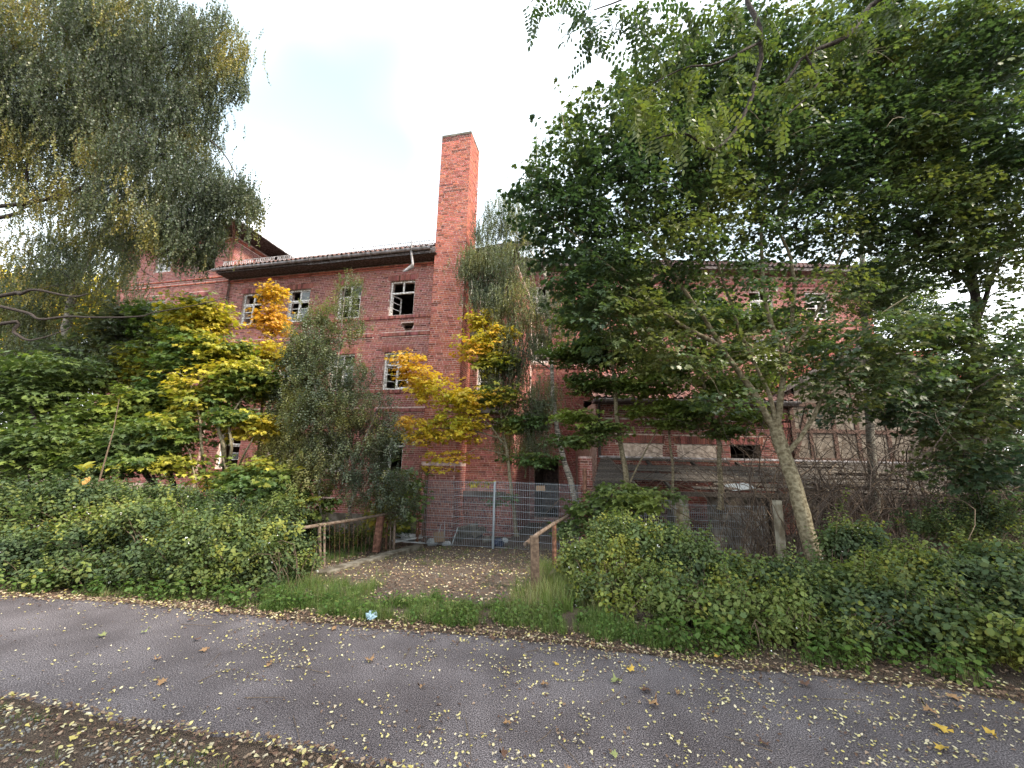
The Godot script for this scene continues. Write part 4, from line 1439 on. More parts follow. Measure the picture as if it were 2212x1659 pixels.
# leaves through the volume of the ellipsoids, thinning outwards; cells of noise keep gaps open; tier gathers them into flat layers
func foliage(root: Node3D, meshes: Variant, m: Material, balls: Array, pal: Array, n: int, sz: Vector2, tilt: float, gap: float, freq := 1.0, called := "foliage", tier := 0.0, lumps := 0) -> Array:
	var where := []
	var tint := PackedColorArray()
	var spots := []
	var total := 0.0
	for b in balls:
		total += b[1].x * b[1].y * b[2]
	var lumped := []
	for b in balls:
		if lumps == 0:
			lumped.append([b[0], b[1], b[2] * b[1].x * b[1].y, b[3]])
		for i in lumps:
			var r := rnd(0.38, 0.62)
			lumped.append([b[0] + inside_ball() * b[1] * (1.05 - r), b[1] * Vector3(r * rnd(0.9, 1.3), r * rnd(0.7, 1.0), r * 1.15), b[2] * b[1].x * b[1].y / lumps, b[3] + rnd(-0.2, 0.2)])
	for b in lumped:
		var k := int(n * b[2] / total)
		for i in k:
			var d := inside_ball()
			if i % 3 == 0 or lumps > 0:
				d = Vector3(rng.randfn(0.0, 0.52), rng.randfn(0.0, 0.48), rng.randfn(0.0, 0.52)).limit_length(1.5)
			else:
				d = d.normalized() * pow(d.length(), 0.75)
			var p: Vector3 = b[0] + d * b[1]
			if blotch.get_noise_3dv(p * 1.6 * freq) + 0.7 * blotch.get_noise_3dv(p * 4.5 * freq + Vector3(40, 0, 0)) < gap:
				continue
			if tier > 0.0:
				var w := 2.2 * blotch.get_noise_2d(p.x * 2.2, p.z * 2.2)
				var ty := (floorf(p.y / tier + w) + 0.5 - w) * tier
				p.y = lerpf(p.y, ty, rnd(0.2, 0.75))
			if p.y < ground_y(p.x, p.z) + 0.05:
				continue
			var yaw := atan2(d.x, d.z) + rnd(-1.3, 1.3)
			where.append(Transform3D(Basis(Vector3.UP, yaw) * Basis(Vector3(1, 0, 0), rnd(-0.4, 0.7) * tilt) * Basis(Vector3(0, 0, 1), rnd(-0.7, 0.7) * tilt) * Basis.from_scale(Vector3.ONE * rnd(sz.x, sz.y)), p))
			var q: float = clampf(0.5 + b[3] + 1.1 * blotch.get_noise_3dv(p * 0.9 + Vector3(0, 80, 0)) + rnd(-0.22, 0.22), 0.0, 0.999) * (pal.size() - 1)
			var c: Color = pal[int(q)].lerp(pal[int(q) + 1], q - int(q)) * rnd(0.8, 1.2)
			c.a = 1.0
			tint.append(c)
			if i % 9 == 0:
				spots.append(p)
	# the sprays come in a few shapes
	var kinds: Array = meshes if meshes is Array else [meshes]
	for k in kinds.size():
		var w2 := []
		var t2 := PackedColorArray()
		for i in range(k, where.size(), kinds.size()):
			w2.append(where[i])
			t2.append(tint[i])
		if w2.size():
			many(called, kinds[k], m, root, w2, t2, -root.position)
	return spots


# trunk and limbs: each limb [points, r0, r1]; returns the skeleton points
func limbs(root: Node3D, list: Array, bark: Material, sides := 9) -> Array:
	var bones := []
	for i in list.size():
		var pts: Array = list[i][0]
		var q := PackedVector3Array()
		var rr := PackedFloat32Array()
		var m := pts.size() - 1
		for s in m * 4 + 1:
			var t := float(s) / (m * 4)
			var k := mini(int(t * m), m - 1)
			var u := t * m - k
			var p0: Vector3 = pts[maxi(k - 1, 0)]
			var p3: Vector3 = pts[mini(k + 2, m)]
			var p: Vector3 = pts[k].cubic_interpolate(pts[k + 1], p0, p3, u)
			var r := lerpf(list[i][1], list[i][2], t)
			if i == 0 and s == 0:
				r *= 1.35
			p += Vector3(blotch.get_noise_3dv(p * 2.0), 0, blotch.get_noise_3dv(p * 2.0 + Vector3(7, 7, 7))) * 0.05 * clampf(s, 0, 1)
			q.append(p)
			rr.append(r * (1.0 + 0.12 * blotch.get_noise_3dv(p * 5.0)))
			bones.append([p, r])
		var g := Geo.new()
		g.tube(q, rr, sides)
		part("trunk" if i == 0 else "limb", g.mesh(), bark, root)
	return bones


func twigs(root: Node3D, bones: Array, spots: Array, bark: Material, most: int, r := 0.010, reach := 3.0):
	if bones.is_empty():
		return
	var g := Geo.new()
	var step := maxi(1, spots.size() / most)
	var grown := bones.duplicate()
	for i in range(0, spots.size(), step):
		var p: Vector3 = spots[i]
		var best: Vector3 = grown[0][0]
		var bd := 1e9
		for b in grown:
			var d: float = b[0].distance_squared_to(p) + (0.3 if b[0].y > p.y + 0.2 else 0.0)
			if d < bd:
				bd = d
				best = b[0]
		if bd > reach * reach:
			continue
		var mid := best.lerp(p, 0.5) + Vector3(rnd(-0.08, 0.08), rnd(0.0, 0.14), rnd(-0.08, 0.08)) * sqrt(bd)
		var l := clampf(sqrt(bd), 0.3, 2.0)
		g.tube(PackedVector3Array([best, best.lerp(mid, 0.5) + Vector3(0, 0.02, 0), mid, mid.lerp(p, 0.55) + Vector3(0, 0.01, 0), p]), PackedFloat32Array([r * l, r * 0.85 * l, r * 0.65 * l, r * 0.45 * l, r * 0.2]), 4, false)
		grown.append([mid, r])
		grown.append([mid.lerp(p, 0.6), r])
	part("twigs", g.mesh(), bark, root).set_meta("kind", "stuff")


var GREEN := [Color(0.062, 0.094, 0.046), Color(0.098, 0.140, 0.058), Color(0.155, 0.195, 0.066)]
var LIME := [Color(0.075, 0.115, 0.048), Color(0.125, 0.180, 0.060), Color(0.22, 0.28, 0.065)]
var MAPLES := [Color(0.044, 0.078, 0.048), Color(0.062, 0.102, 0.056), Color(0.090, 0.132, 0.064), Color(0.15, 0.17, 0.064)]
var GREYG := [Color(0.112, 0.140, 0.096), Color(0.155, 0.185, 0.122), Color(0.205, 0.222, 0.122), Color(0.31, 0.29, 0.11)]
var YELLOWG := [Color(0.105, 0.165, 0.055), Color(0.19, 0.235, 0.058), Color(0.46, 0.41, 0.065), Color(0.64, 0.49, 0.07)]
var GOLD := [Color(0.50, 0.50, 0.07), Color(0.72, 0.58, 0.07), Color(0.78, 0.56, 0.065), Color(0.74, 0.42, 0.07)]
var ORANGE := [Color(0.62, 0.50, 0.08), Color(0.72, 0.46, 0.07), Color(0.68, 0.36, 0.07)]
var BIRCHP := [Color(0.076, 0.096, 0.066), Color(0.108, 0.132, 0.084), Color(0.148, 0.164, 0.086), Color(0.32, 0.27, 0.08)]


func tree(called: String, label: String, base: Vector3, list: Array, bark: Material, group := "") -> Array:
	var root := thing(called, base, label, "tree", group)
	return [root, limbs(root, list, bark)]


# ---------------------------------------------------------------- trees
func build_trees():
	var bs := [birch_sprig(11), birch_sprig(26)]
	var ms := [maple_sprig(12), maple_sprig(18), maple_sprig(19)]
	var ms2 := [maple_sprig(15), maple_sprig(20), maple_sprig(22)]
	var ss := [shrub_sprig(13, 0.042), shrub_sprig(27, 0.036)]
	var fr := [robinia_frond(14), robinia_frond(16), robinia_frond(17)]
	rng.seed = 99

	# big weeping birch reaching in from beyond the left edge
	var t = tree("birch_tree", "large weeping birch with dark crooked boughs over the left thicket", Vector3(-15.0, -0.3, -8.0), [
		[[Vector3(-15.0, -0.4, -8.0), Vector3(-15.0, 3.0, -8.1), Vector3(-15.2, 6.5, -8.3), Vector3(-15.4, 10.0, -8.5), Vector3(-15.6, 14.0, -8.6)], 0.24, 0.07],
		[[Vector3(-15.0, 3.9, -8.1), Vector3(-11.74, 5.16, -8.6), Vector3(-11.28, 5.22, -8.6), Vector3(-10.99, 5.34, -8.6), Vector3(-10.28, 5.24, -8.7), Vector3(-9.98, 5.36, -8.8)], 0.05, 0.014],
		[[Vector3(-11.97, 4.94, -8.5), Vector3(-11.54, 4.88, -8.5), Vector3(-11, 4.77, -8.6), Vector3(-10.7, 4.63, -8.6), Vector3(-10.16, 4.75, -8.7), Vector3(-9.63, 4.73, -8.7), Vector3(-8.68, 4.81, -8.8), Vector3(-8.37, 4.91, -8.8), Vector3(-7.53, 5.16, -8.9), Vector3(-6.77, 5.45, -9)], 0.038, 0.007],
		[[Vector3(-15.0, 3.0, -8.1), Vector3(-11.15, 4.4, -8.3), Vector3(-10.93, 4.24, -8.4), Vector3(-10.58, 4.08, -8.4), Vector3(-10.29, 4.13, -8.4), Vector3(-9.85, 4.37, -8.5)], 0.045, 0.010],
		[[Vector3(-15.2, 6.0, -8.3), Vector3(-12.58, 7.29, -8.8), Vector3(-12.26, 7.75, -8.9), Vector3(-12.66, 9.71, -9), Vector3(-12.47, 10.87, -9)], 0.05, 0.02],
		[[Vector3(-15.3, 8.0, -8.4), Vector3(-13.3, 10.31, -8.9), Vector3(-12.75, 11.02, -9), Vector3(-11.32, 11.8, -9), Vector3(-9.09, 12.85, -8.8), Vector3(-8.06, 13.14, -8.7)], 0.06, 0.015],
		[[Vector3(-15.2, 6.8, -8.3), Vector3(-11.17, 8.03, -8.9), Vector3(-10.26, 9.68, -8.9), Vector3(-9.33, 9.68, -8.8), Vector3(-7.81, 9.55, -8.7), Vector3(-6.73, 8.3, -8.6)], 0.05, 0.010],
		], M.bark_dark)
	var balls := [
		[Vector3(-12.76, 12.54, -9), Vector3(2.422, 2.422, 1.8), 1, -0.05], [Vector3(-10.31, 12.66, -8.8), Vector3(1.883, 1.632, 1.3), 1, -0.05], [Vector3(-8.12, 12.46, -8.6), Vector3(0.921, 1.044, 0.7), 0.9, 0], [Vector3(-7.46, 11.44, -8.6), Vector3(0.385, 0.722, 0.4), 0.9, 0.05],
		[Vector3(-10.56, 10.53, -8.9), Vector3(2.069, 1.339, 1.4), 1, 0], [Vector3(-8.6, 10.65, -8.7), Vector3(0.718, 0.838, 0.7), 0.6, 0], [Vector3(-8.08, 10.38, -8.7), Vector3(0.405, 1.31, 0.5), 0.9, 0.05], [Vector3(-12.58, 9.47, -9.2), Vector3(1.471, 1.349, 1.2), 0.7, 0.12],
		[Vector3(-9.18, 8.93, -8.8), Vector3(1.636, 0.818, 1.1), 1, -0.05], [Vector3(-7.81, 8.22, -8.7), Vector3(1.026, 0.684, 0.8), 1, -0.05], [Vector3(-6.91, 8.04, -8.6), Vector3(0.619, 0.562, 0.5), 1, -0.1], [Vector3(-6.35, 7.67, -8.6), Vector3(0.268, 0.67, 0.35), 0.9, -0.1],
		[Vector3(-7.96, 7.2, -8.7), Vector3(1.005, 0.782, 0.8), 1, 0], [Vector3(-9.36, 7.69, -8.9), Vector3(1.266, 0.921, 1), 0.9, 0.05], [Vector3(-7.81, 6.65, -8.7), Vector3(0.552, 0.397, 0.5), 0.9, 0], [Vector3(-11.45, 7.85, -9.2), Vector3(1.307, 0.951, 1), 0.5, 0.15], [Vector3(-12.16, 6.46, -9.3), Vector3(1.051, 0.817, 0.8), 0.45, 0.25], [Vector3(-10.59, 6.7, -9.2), Vector3(1.046, 0.697, 0.8), 0.4, 0.2],
		[Vector3(-13.35, 10.93, -8.8), Vector3(0.85, 2.187, 0.9), 1, 0.15]]
	var sp := foliage(t[0], bs, M.leaf, balls, BIRCHP, 25000, Vector2(1.0, 1.45), 0.45, -0.24, 1.3)
	twigs(t[0], t[1], sp, M.bark_dark, 420, 0.009)

	# slimmer birch behind, pale leaning trunk
	t = tree("birch_tree", "slender birch with pale leaning trunk inside the left thicket", Vector3(-11.2, -0.7, -11.2), [
		[[Vector3(-11.2, -0.8, -11.2), Vector3(-12.46, 3.98, -11), Vector3(-12.88, 5.49, -11), Vector3(-12.9, 6.64, -11), Vector3(-12.67, 7.69, -11), Vector3(-12.35, 8.79, -11), Vector3(-11.81, 10.25, -11)], 0.13, 0.05]], M.bark_birch)
	sp = foliage(t[0], bs, M.leaf, [[Vector3(-12.96, 7.49, -11.2), Vector3(1.407, 0.985, 0.9), 0.6, 0.2], [Vector3(-14.04, 6.31, -11.3), Vector3(1.391, 0.974, 0.8), 0.8, 0.25], [Vector3(-14.64, 5.42, -11.3), Vector3(0.822, 0.822, 0.7), 0.9, 0.2], [Vector3(-11.45, 6.32, -11.2), Vector3(0.828, 0.552, 0.6), 0.5, 0.1], [Vector3(-12.98, 4.51, -11), Vector3(1.446, 0.789, 0.8), 0.8, 0.1]], GREYG, 5200, Vector2(0.9, 1.3), 0.5, -0.12)
	twigs(t[0], t[1], sp, M.bark_dark, 120)

	# dark leafy trees of the left thicket
	var spec := [
		["broadleaf_tree", "dark green young maple at the far left behind the bramble hedge", Vector3(-9.6, -0.5, -9.2), [[Vector3(-11.47, 2.94, -9.4), Vector3(1.207, 0.987, 1), 1, -0.1], [Vector3(-10.85, 1.65, -9), Vector3(1.124, 0.817, 0.9), 1, -0.2], [Vector3(-10, 1.88, -9.2), Vector3(0.945, 0.735, 0.8), 1, -0.15], [Vector3(-11.21, 3.67, -9.6), Vector3(1.25, 0.682, 0.9), 1, 0]], LIME, 2000],
		["broadleaf_tree", "tall grey-green young tree covering the lower left windows", Vector3(-8.2, -0.6, -11.0), [[Vector3(-11.61, 5.16, -11.2), Vector3(1.217, 1.082, 1), 1, 0], [Vector3(-11.08, 5.68, -11.4), Vector3(0.832, 0.832, 0.6), 0.9, 0.05], [Vector3(-11.81, 4, -11), Vector3(1.303, 0.912, 1), 1, -0.05], [Vector3(-10.64, 4.02, -11), Vector3(1.043, 1.043, 0.9), 1, -0.1], [Vector3(-10.21, 4.91, -11.2), Vector3(0.673, 0.943, 0.6), 0.9, 0]], GREYG, 2600],
		["broadleaf_tree", "bushy dark maple between the bramble hedge and the left thicket", Vector3(-7.0, -0.5, -9.6), [[Vector3(-9.86, 2.36, -9.8), Vector3(1.016, 0.79, 0.8), 1, -0.1], [Vector3(-8.6, 1.81, -9.4), Vector3(0.964, 0.642, 0.7), 1, 0], [Vector3(-9.39, 1.48, -9.2), Vector3(0.936, 0.52, 0.7), 1, -0.15], [Vector3(-9.29, 2.83, -9.8), Vector3(0.798, 0.684, 0.7), 1, 0.05]], LIME, 1800]]
	for s in spec:
		var c: Vector3 = s[3][0][0]
		t = tree(s[0], s[1], s[2], [[[s[2], s[2].lerp(c, 0.5) + Vector3(0.15, 0, 0), c], 0.09, 0.03], [[s[2].lerp(c, 0.4), s[2].lerp(s[3][1][0], 0.7), s[3][1][0]], 0.05, 0.015], [[s[2].lerp(c, 0.5), s[2].lerp(s[3][2][0], 0.7), s[3][2][0]], 0.05, 0.015]], M.bark_dark)
		sp = foliage(t[0], ms, M.leaf, s[3], s[4], s[5], Vector2(0.7, 1.05), 0.5, -0.3, 1.3, "foliage", 0.4, 9)
		twigs(t[0], t[1], sp, M.bark_dark, 70)
	# far yellow trees glimpsed at the left edge
	t = tree("broadleaf_tree", "yellow autumn tree glimpsed beyond the factory at the left edge", Vector3(-21.0, -0.8, -18.0), [[[Vector3(-21.0, -0.8, -18.0), Vector3(-23.14, 5.44, -18), Vector3(-23.86, 7.67, -18)], 0.2, 0.06]], M.bark_dark)
	foliage(t[0], ms, M.leaf_dull, [[Vector3(-23.6, 6.32, -18), Vector3(1.29, 1.505, 1.5), 1, 0.1], [Vector3(-23.52, 7.86, -18.5), Vector3(1.346, 1.346, 1.5), 0.8, 0], [Vector3(-24.8, 9.27, -18.5), Vector3(1.593, 1.366, 1.5), 0.7, -0.1]], GOLD, 2200, Vector2(1.2, 1.8), 0.6, -0.2)
	t = tree("broadleaf_tree", "green-gold tree beyond the factory below the pavilion eave", Vector3(-20.5, -0.8, -24.0), [[[Vector3(-20.5, -0.8, -24.0), Vector3(-25.61, 8.02, -24), Vector3(-26.59, 11.68, -24)], 0.25, 0.06]], M.bark_dark)
	foliage(t[0], ms, M.leaf_dull, [[Vector3(-26.89, 11.67, -24), Vector3(1.773, 1.625, 2), 1, 0], [Vector3(-29.69, 11.19, -24.5), Vector3(2.101, 1.801, 2), 1, -0.1], [Vector3(-24.31, 9.79, -23), Vector3(1.399, 1.399, 1.5), 1, 0.15]], YELLOWG, 2600, Vector2(1.4, 2.0), 0.6, -0.25)

	t = tree("broadleaf_tree", "dense green thicket tree closing the view at the far left", Vector3(-15.5, -0.7, -13.0), [[[Vector3(-15.5, -0.8, -13.0), Vector3(-15.8, 2.1, -13), Vector3(-16.56, 4.38, -13)], 0.14, 0.05]], M.bark_dark)
	foliage(t[0], ms, M.leaf, [[Vector3(-16.59, 2.83, -13), Vector3(1.803, 1.653, 1.2), 1, -0.1], [Vector3(-17.13, 4.82, -13.5), Vector3(1.766, 1.284, 1.2), 0.9, 0.1], [Vector3(-14.8, 3.48, -13), Vector3(1.518, 1.366, 1.2), 1, -0.05], [Vector3(-14.72, 1.39, -12.5), Vector3(1.977, 0.847, 1), 1, -0.2]], LIME, 2400, Vector2(0.9, 1.4), 0.5, -0.5)
	t = tree("broadleaf_tree", "shaded green tree standing beyond the timber house eave", Vector3(19.0, -0.7, -13.5), [[[Vector3(19.0, -0.8, -13.5), Vector3(16.93, 2.82, -13.5), Vector3(17.38, 4.41, -13.5)], 0.14, 0.05]], M.bark_dark)
	foliage(t[0], ms, M.leaf, [[Vector3(15.9, 2.32, -13), Vector3(1.193, 1.193, 1.2), 1, -0.1], [Vector3(17.35, 3.93, -13.5), Vector3(0.951, 1.109, 1.2), 1, 0], [Vector3(14.7, 0.9, -12.5), Vector3(1.261, 0.841, 1), 1, -0.2]], GREEN, 1500, Vector2(0.9, 1.4), 0.5, -0.5)

	# yellowing maples in front of the factory, many thin stems
	var b0: Vector3 = Vector3(-10.86, -0.45, -15.62)
	t = tree("maple_tree", "many-stemmed maple turning from green to yellow in front of the factory", b0, [
		[[b0, Vector3(-6.9, 1.53, -9.9), Vector3(-7.56, 2.91, -10.1), Vector3(-7.84, 4.17, -10.3), Vector3(-8.62, 5.8, -10.5)], 0.055, 0.02],
		[[b0 + Vector3(-0.2, 0, 0), Vector3(-7.35, 1.52, -9.8), Vector3(-7.65, 2.63, -9.8), Vector3(-8.29, 3.81, -9.9)], 0.045, 0.015],
		[[b0 + Vector3(0.1, 0, 0.1), Vector3(-6.72, 1.54, -9.8), Vector3(-6.93, 2.66, -9.9), Vector3(-6.58, 3.67, -10.2)], 0.04, 0.015],
		[[b0 + Vector3(0.3, 0, 0), Vector3(-6.53, 1.54, -9.9), Vector3(-6.26, 2.34, -10)], 0.03, 0.012],
		[[b0 + Vector3(-0.35, 0, 0.2), Vector3(-7.18, 0.69, -9.6), Vector3(-7.46, 1.73, -9.5), Vector3(-7.91, 2.26, -9.5)], 0.025, 0.012],
		[[b0 + Vector3(0.2, 0, -0.2), Vector3(-6.86, 1.09, -10), Vector3(-7.32, 2.22, -10.2), Vector3(-7.05, 3.19, -10.3)], 0.03, 0.012]], M.bark_maple)
	sp = foliage(t[0], ms2, M.leaf, [[Vector3(-8.68, 5.39, -10.5), Vector3(0.703, 0.895, 0.6), 1, 0.1], [Vector3(-8.64, 4.38, -10.2), Vector3(0.733, 0.733, 0.7), 1, -0.1], [Vector3(-7.74, 4.42, -10.3), Vector3(0.863, 0.74, 0.7), 1, 0.15], [Vector3(-7.92, 3.24, -10), Vector3(1.055, 0.645, 0.8), 1, -0.1], [Vector3(-6.94, 3.66, -10.2), Vector3(0.964, 0.723, 0.7), 1, 0.12], [Vector3(-7.85, 2.28, -9.7), Vector3(1.06, 0.446, 0.8), 1, -0.25], [Vector3(-6.93, 2.66, -9.9), Vector3(0.803, 0.401, 0.6), 0.8, -0.05], [Vector3(-6.28, 2.45, -10), Vector3(0.807, 0.461, 0.6), 0.9, 0.15], [Vector3(-8, 1.51, -9.4), Vector3(0.957, 0.319, 0.7), 0.9, -0.25], [Vector3(-5.83, 1.45, -9.7), Vector3(0.658, 0.439, 0.5), 0.8, -0.1], [Vector3(-6.71, 1.22, -9.6), Vector3(0.54, 0.27, 0.4), 0.4, 0], [Vector3(-9.24, 3.12, -10.2), Vector3(0.596, 0.834, 0.6), 0.9, -0.3]], YELLOWG, 6200, Vector2(0.65, 1.05), 0.35, -0.16, 1.2, "foliage", 0.42, 9)
	twigs(t[0], t[1], sp, M.bark_maple, 160)
	var b1: Vector3 = Vector3(-9.74, -0.6, -16.36)
	t = tree("maple_tree", "slim maple with bright orange top below the upper windows", b1, [
		[[b1, Vector3(-6.92, 1.79, -11.2), Vector3(-7.19, 3.92, -11.4), Vector3(-7.31, 5.69, -11.6), Vector3(-7.49, 7.18, -11.7)], 0.045, 0.01]], M.bark_maple)
	sp = foliage(t[0], ms2, M.leaf, [[Vector3(-7.38, 6.59, -11.6), Vector3(0.315, 0.601, 0.3), 1, 0.1], [Vector3(-7.28, 5.65, -11.5), Vector3(0.531, 0.629, 0.4), 1, 0.1], [Vector3(-7.11, 4.62, -11.4), Vector3(0.709, 0.613, 0.5), 1, -0.1], [Vector3(-6.66, 3.62, -11.2), Vector3(0.593, 0.658, 0.5), 0.9, -0.35]], ORANGE, 1150, Vector2(0.6, 0.95), 0.35, -0.2, 1.4, "foliage", 0.3, 9)
	twigs(t[0], t[1], sp, M.bark_maple, 50)

	# grey-green small-leaved saplings
	var b2: Vector3 = Vector3(-4.08, -0.5, -11.22)
	t = tree("young_birch", "grey-green small-leaved sapling in front of the middle windows", b2, [
		[[b2, Vector3(-3.65, 0.55, -9.6), Vector3(-3.6, 1.07, -9.7), Vector3(-3.94, 2.03, -9.8), Vector3(-4.39, 3.3, -9.9), Vector3(-4.55, 4.94, -10.1), Vector3(-4.63, 6.63, -10.3)], 0.045, 0.008],
		[[Vector3(-3.89, 1.59, -9.8), Vector3(-4.6, 2.7, -9.8), Vector3(-5.16, 4.12, -9.9), Vector3(-5.53, 5.27, -10)], 0.03, 0.008],
		[[Vector3(-3.81, 1.38, -9.8), Vector3(-3.44, 2.49, -9.8), Vector3(-3.2, 3.32, -9.9)], 0.025, 0.008],
		[[b2 + Vector3(-0.5, 0, 0), Vector3(-4.32, 0.55, -9.5), Vector3(-4.47, 1.47, -9.6), Vector3(-4.94, 2.23, -9.7)], 0.03, 0.01]], M.bark_birch)
	sp = foliage(t[0], ss, M.leaf, [[Vector3(-4.59, 5.2, -10.1), Vector3(0.676, 0.737, 0.5), 0.6, -0.1], [Vector3(-4.57, 6.28, -10.3), Vector3(0.357, 0.46, 0.3), 0.5, -0.1], [Vector3(-5.19, 4.36, -9.9), Vector3(0.593, 1.068, 0.6), 1, -0.2], [Vector3(-4.52, 3.65, -9.9), Vector3(0.995, 0.761, 0.8), 1, -0.15], [Vector3(-3.92, 2.71, -9.8), Vector3(1.08, 0.682, 0.8), 1, 0], [Vector3(-4.64, 2.46, -9.7), Vector3(0.896, 0.784, 0.7), 1, 0.1], [Vector3(-3.4, 2.04, -9.8), Vector3(0.785, 0.617, 0.6), 1, -0.1], [Vector3(-3.98, 1.59, -9.7), Vector3(1.1, 0.605, 0.8), 1, 0.05], [Vector3(-4.62, 1.26, -9.5), Vector3(0.748, 0.535, 0.6), 0.9, 0.3], [Vector3(-3.3, 0.96, -9.8), Vector3(0.767, 0.548, 0.6), 0.9, -0.05], [Vector3(-2.73, 0.73, -10.2), Vector3(0.511, 0.568, 0.5), 0.9, -0.15], [Vector3(-5.22, 3.14, -9.8), Vector3(0.459, 0.688, 0.5), 0.9, 0.25]], GREYG, 9500, Vector2(0.8, 1.35), 1.0, -0.08, 1.7)
	twigs(t[0], t[1], sp, M.bark_maple, 150, 0.007)

	# more saplings closing the foot of the front
	for q in [["young_birch", "pale grey-green sapling between the yellowing maple and the hanging pipe", Vector3(-7.42, -0.5, -14.67), [[Vector3(-5.71, 2.77, -10.6), Vector3(0.737, 0.983, 0.6), 1, 0], [Vector3(-5.46, 1.57, -10.2), Vector3(0.809, 0.693, 0.6), 1, 0.1], [Vector3(-5.74, 4.21, -10.8), Vector3(0.578, 0.9, 0.5), 0.9, -0.1]], GREYG, 3600], ["young_maple", "fresh green maple sapling in front of the cellar openings", Vector3(-7.09, -0.5, -12.72), [[Vector3(-5.51, 1.14, -9.6), Vector3(0.808, 0.431, 0.6), 1, -0.2], [Vector3(-4.86, 0.64, -9.5), Vector3(0.738, 0.369, 0.6), 1, -0.25], [Vector3(-5.89, 0.93, -9.4), Vector3(0.63, 0.42, 0.5), 1, -0.1]], YELLOWG, 1100], ["young_maple", "light green maple sapling left of the many-stemmed maple", Vector3(-16.35, -0.5, -19.53), [[Vector3(-9.86, 4.26, -10.8), Vector3(0.772, 0.772, 0.6), 1, -0.2], [Vector3(-9.31, 2.94, -10.6), Vector3(0.863, 0.74, 0.6), 1, -0.15], [Vector3(-9.35, 1.94, -10.2), Vector3(0.931, 0.582, 0.6), 1, -0.3], [Vector3(-10.4, 5.4, -11), Vector3(0.601, 0.668, 0.5), 0.8, -0.2]], YELLOWG, 2000], ["young_maple", "bushy green maple sapling right of the thin rusty post", Vector3(-3.48, -0.6, -13.83), [[Vector3(-2.94, 0.9, -10.9), Vector3(0.549, 0.61, 0.5), 1, -0.3], [Vector3(-3.02, 0.34, -10.7), Vector3(0.474, 0.474, 0.4), 1, -0.35]], YELLOWG, 480]]:
		var cq: Vector3 = q[3][0][0]
		t = tree(q[0], q[1], q[2], [[[q[2], q[2].lerp(cq, 0.5) + Vector3(0.08, 0, 0), cq], 0.035, 0.01], [[q[2].lerp(cq, 0.4), q[2].lerp(q[3][1][0], 0.7), q[3][1][0]], 0.02, 0.006]], M.bark_maple)
		if q[0] == "young_birch":
			sp = foliage(t[0], ss, M.leaf, q[3], q[4], q[5], Vector2(0.85, 1.4), 1.0, -0.14, 1.5)
		else:
			sp = foliage(t[0], ms2, M.leaf, q[3], q[4], q[5], Vector2(0.6, 1.0), 0.35, -0.2, 1.4, "foliage", 0.35)
		twigs(t[0], t[1], sp, M.bark_maple, 60, 0.007)

	# golden maple by the gate
	var b3: Vector3 = Vector3(0.23, -0.38, -12.2)
	t = tree("maple_tree", "golden maple behind the gate spreading its boughs across the chimney", b3, [
		[[b3, Vector3(0.07, 0.63, -12.2), Vector3(-0.11, 1.97, -12.3), Vector3(-0.23, 2.67, -12.4), Vector3(-0.45, 3.87, -12.6), Vector3(-0.96, 5.3, -12.8), Vector3(-1.24, 6.47, -12.9)], 0.065, 0.012],
		[[Vector3(-0.07, 2.04, -12.3), Vector3(-0.62, 2.79, -12.2), Vector3(-1.34, 3.26, -12.1), Vector3(-2.18, 3.85, -11.9), Vector3(-2.98, 4.53, -11.8)], 0.035, 0.008],
		[[Vector3(-0.16, 2.38, -12.3), Vector3(-1.17, 2.63, -12.1), Vector3(-2.12, 2.66, -11.9), Vector3(-2.84, 2.5, -11.8)], 0.028, 0.008],
		[[Vector3(-0.07, 1.9, -12.3), Vector3(-1.01, 2.08, -12.1), Vector3(-1.85, 1.52, -11.9)], 0.02, 0.006],
		[[Vector3(-0.27, 2.81, -12.4), Vector3(0.07, 3.71, -12.5), Vector3(0.2, 4.67, -12.7)], 0.03, 0.008]], M.bark_maple)
	sp = foliage(t[0], ms2, M.leaf, [[Vector3(-3.17, 4.64, -11.8), Vector3(0.366, 0.338, 0.25), 1, 0.4], [Vector3(-2.81, 4.17, -11.8), Vector3(0.475, 0.363, 0.3), 1, 0.4], [Vector3(-2.25, 3.77, -11.9), Vector3(0.63, 0.392, 0.4), 1, 0.35], [Vector3(-1.69, 3.48, -12), Vector3(0.632, 0.365, 0.4), 1, 0.2], [Vector3(-2.79, 2.77, -11.8), Vector3(0.519, 0.218, 0.3), 1, 0.4], [Vector3(-2.69, 2.37, -11.8), Vector3(0.569, 0.244, 0.35), 1, 0.4], [Vector3(-1.98, 2.66, -11.9), Vector3(0.756, 0.33, 0.45), 1, 0.15], [Vector3(-1.47, 2.97, -12.1), Vector3(0.702, 0.351, 0.45), 0.9, -0.1], [Vector3(-1.8, 1.85, -11.9), Vector3(0.542, 0.19, 0.3), 0.8, -0.1], [Vector3(-1.96, 1.49, -11.8), Vector3(0.294, 0.134, 0.2), 0.8, 0], [Vector3(-1.22, 3.63, -12.2), Vector3(0.858, 0.315, 0.4), 0.7, 0], [Vector3(-1.03, 5.27, -12.7), Vector3(0.763, 0.305, 0.4), 0.7, 0.1], [Vector3(-0.36, 5.96, -12.8), Vector3(0.466, 0.217, 0.3), 0.7, 0.3], [Vector3(-1.43, 2.47, -12), Vector3(0.69, 0.193, 0.4), 0.7, -0.1]], GOLD, 1450, Vector2(0.6, 1.0), 0.3, -0.2, 1.8, "foliage", 0.3, 0)
	twigs(t[0], t[1], sp, M.bark_maple, 60)
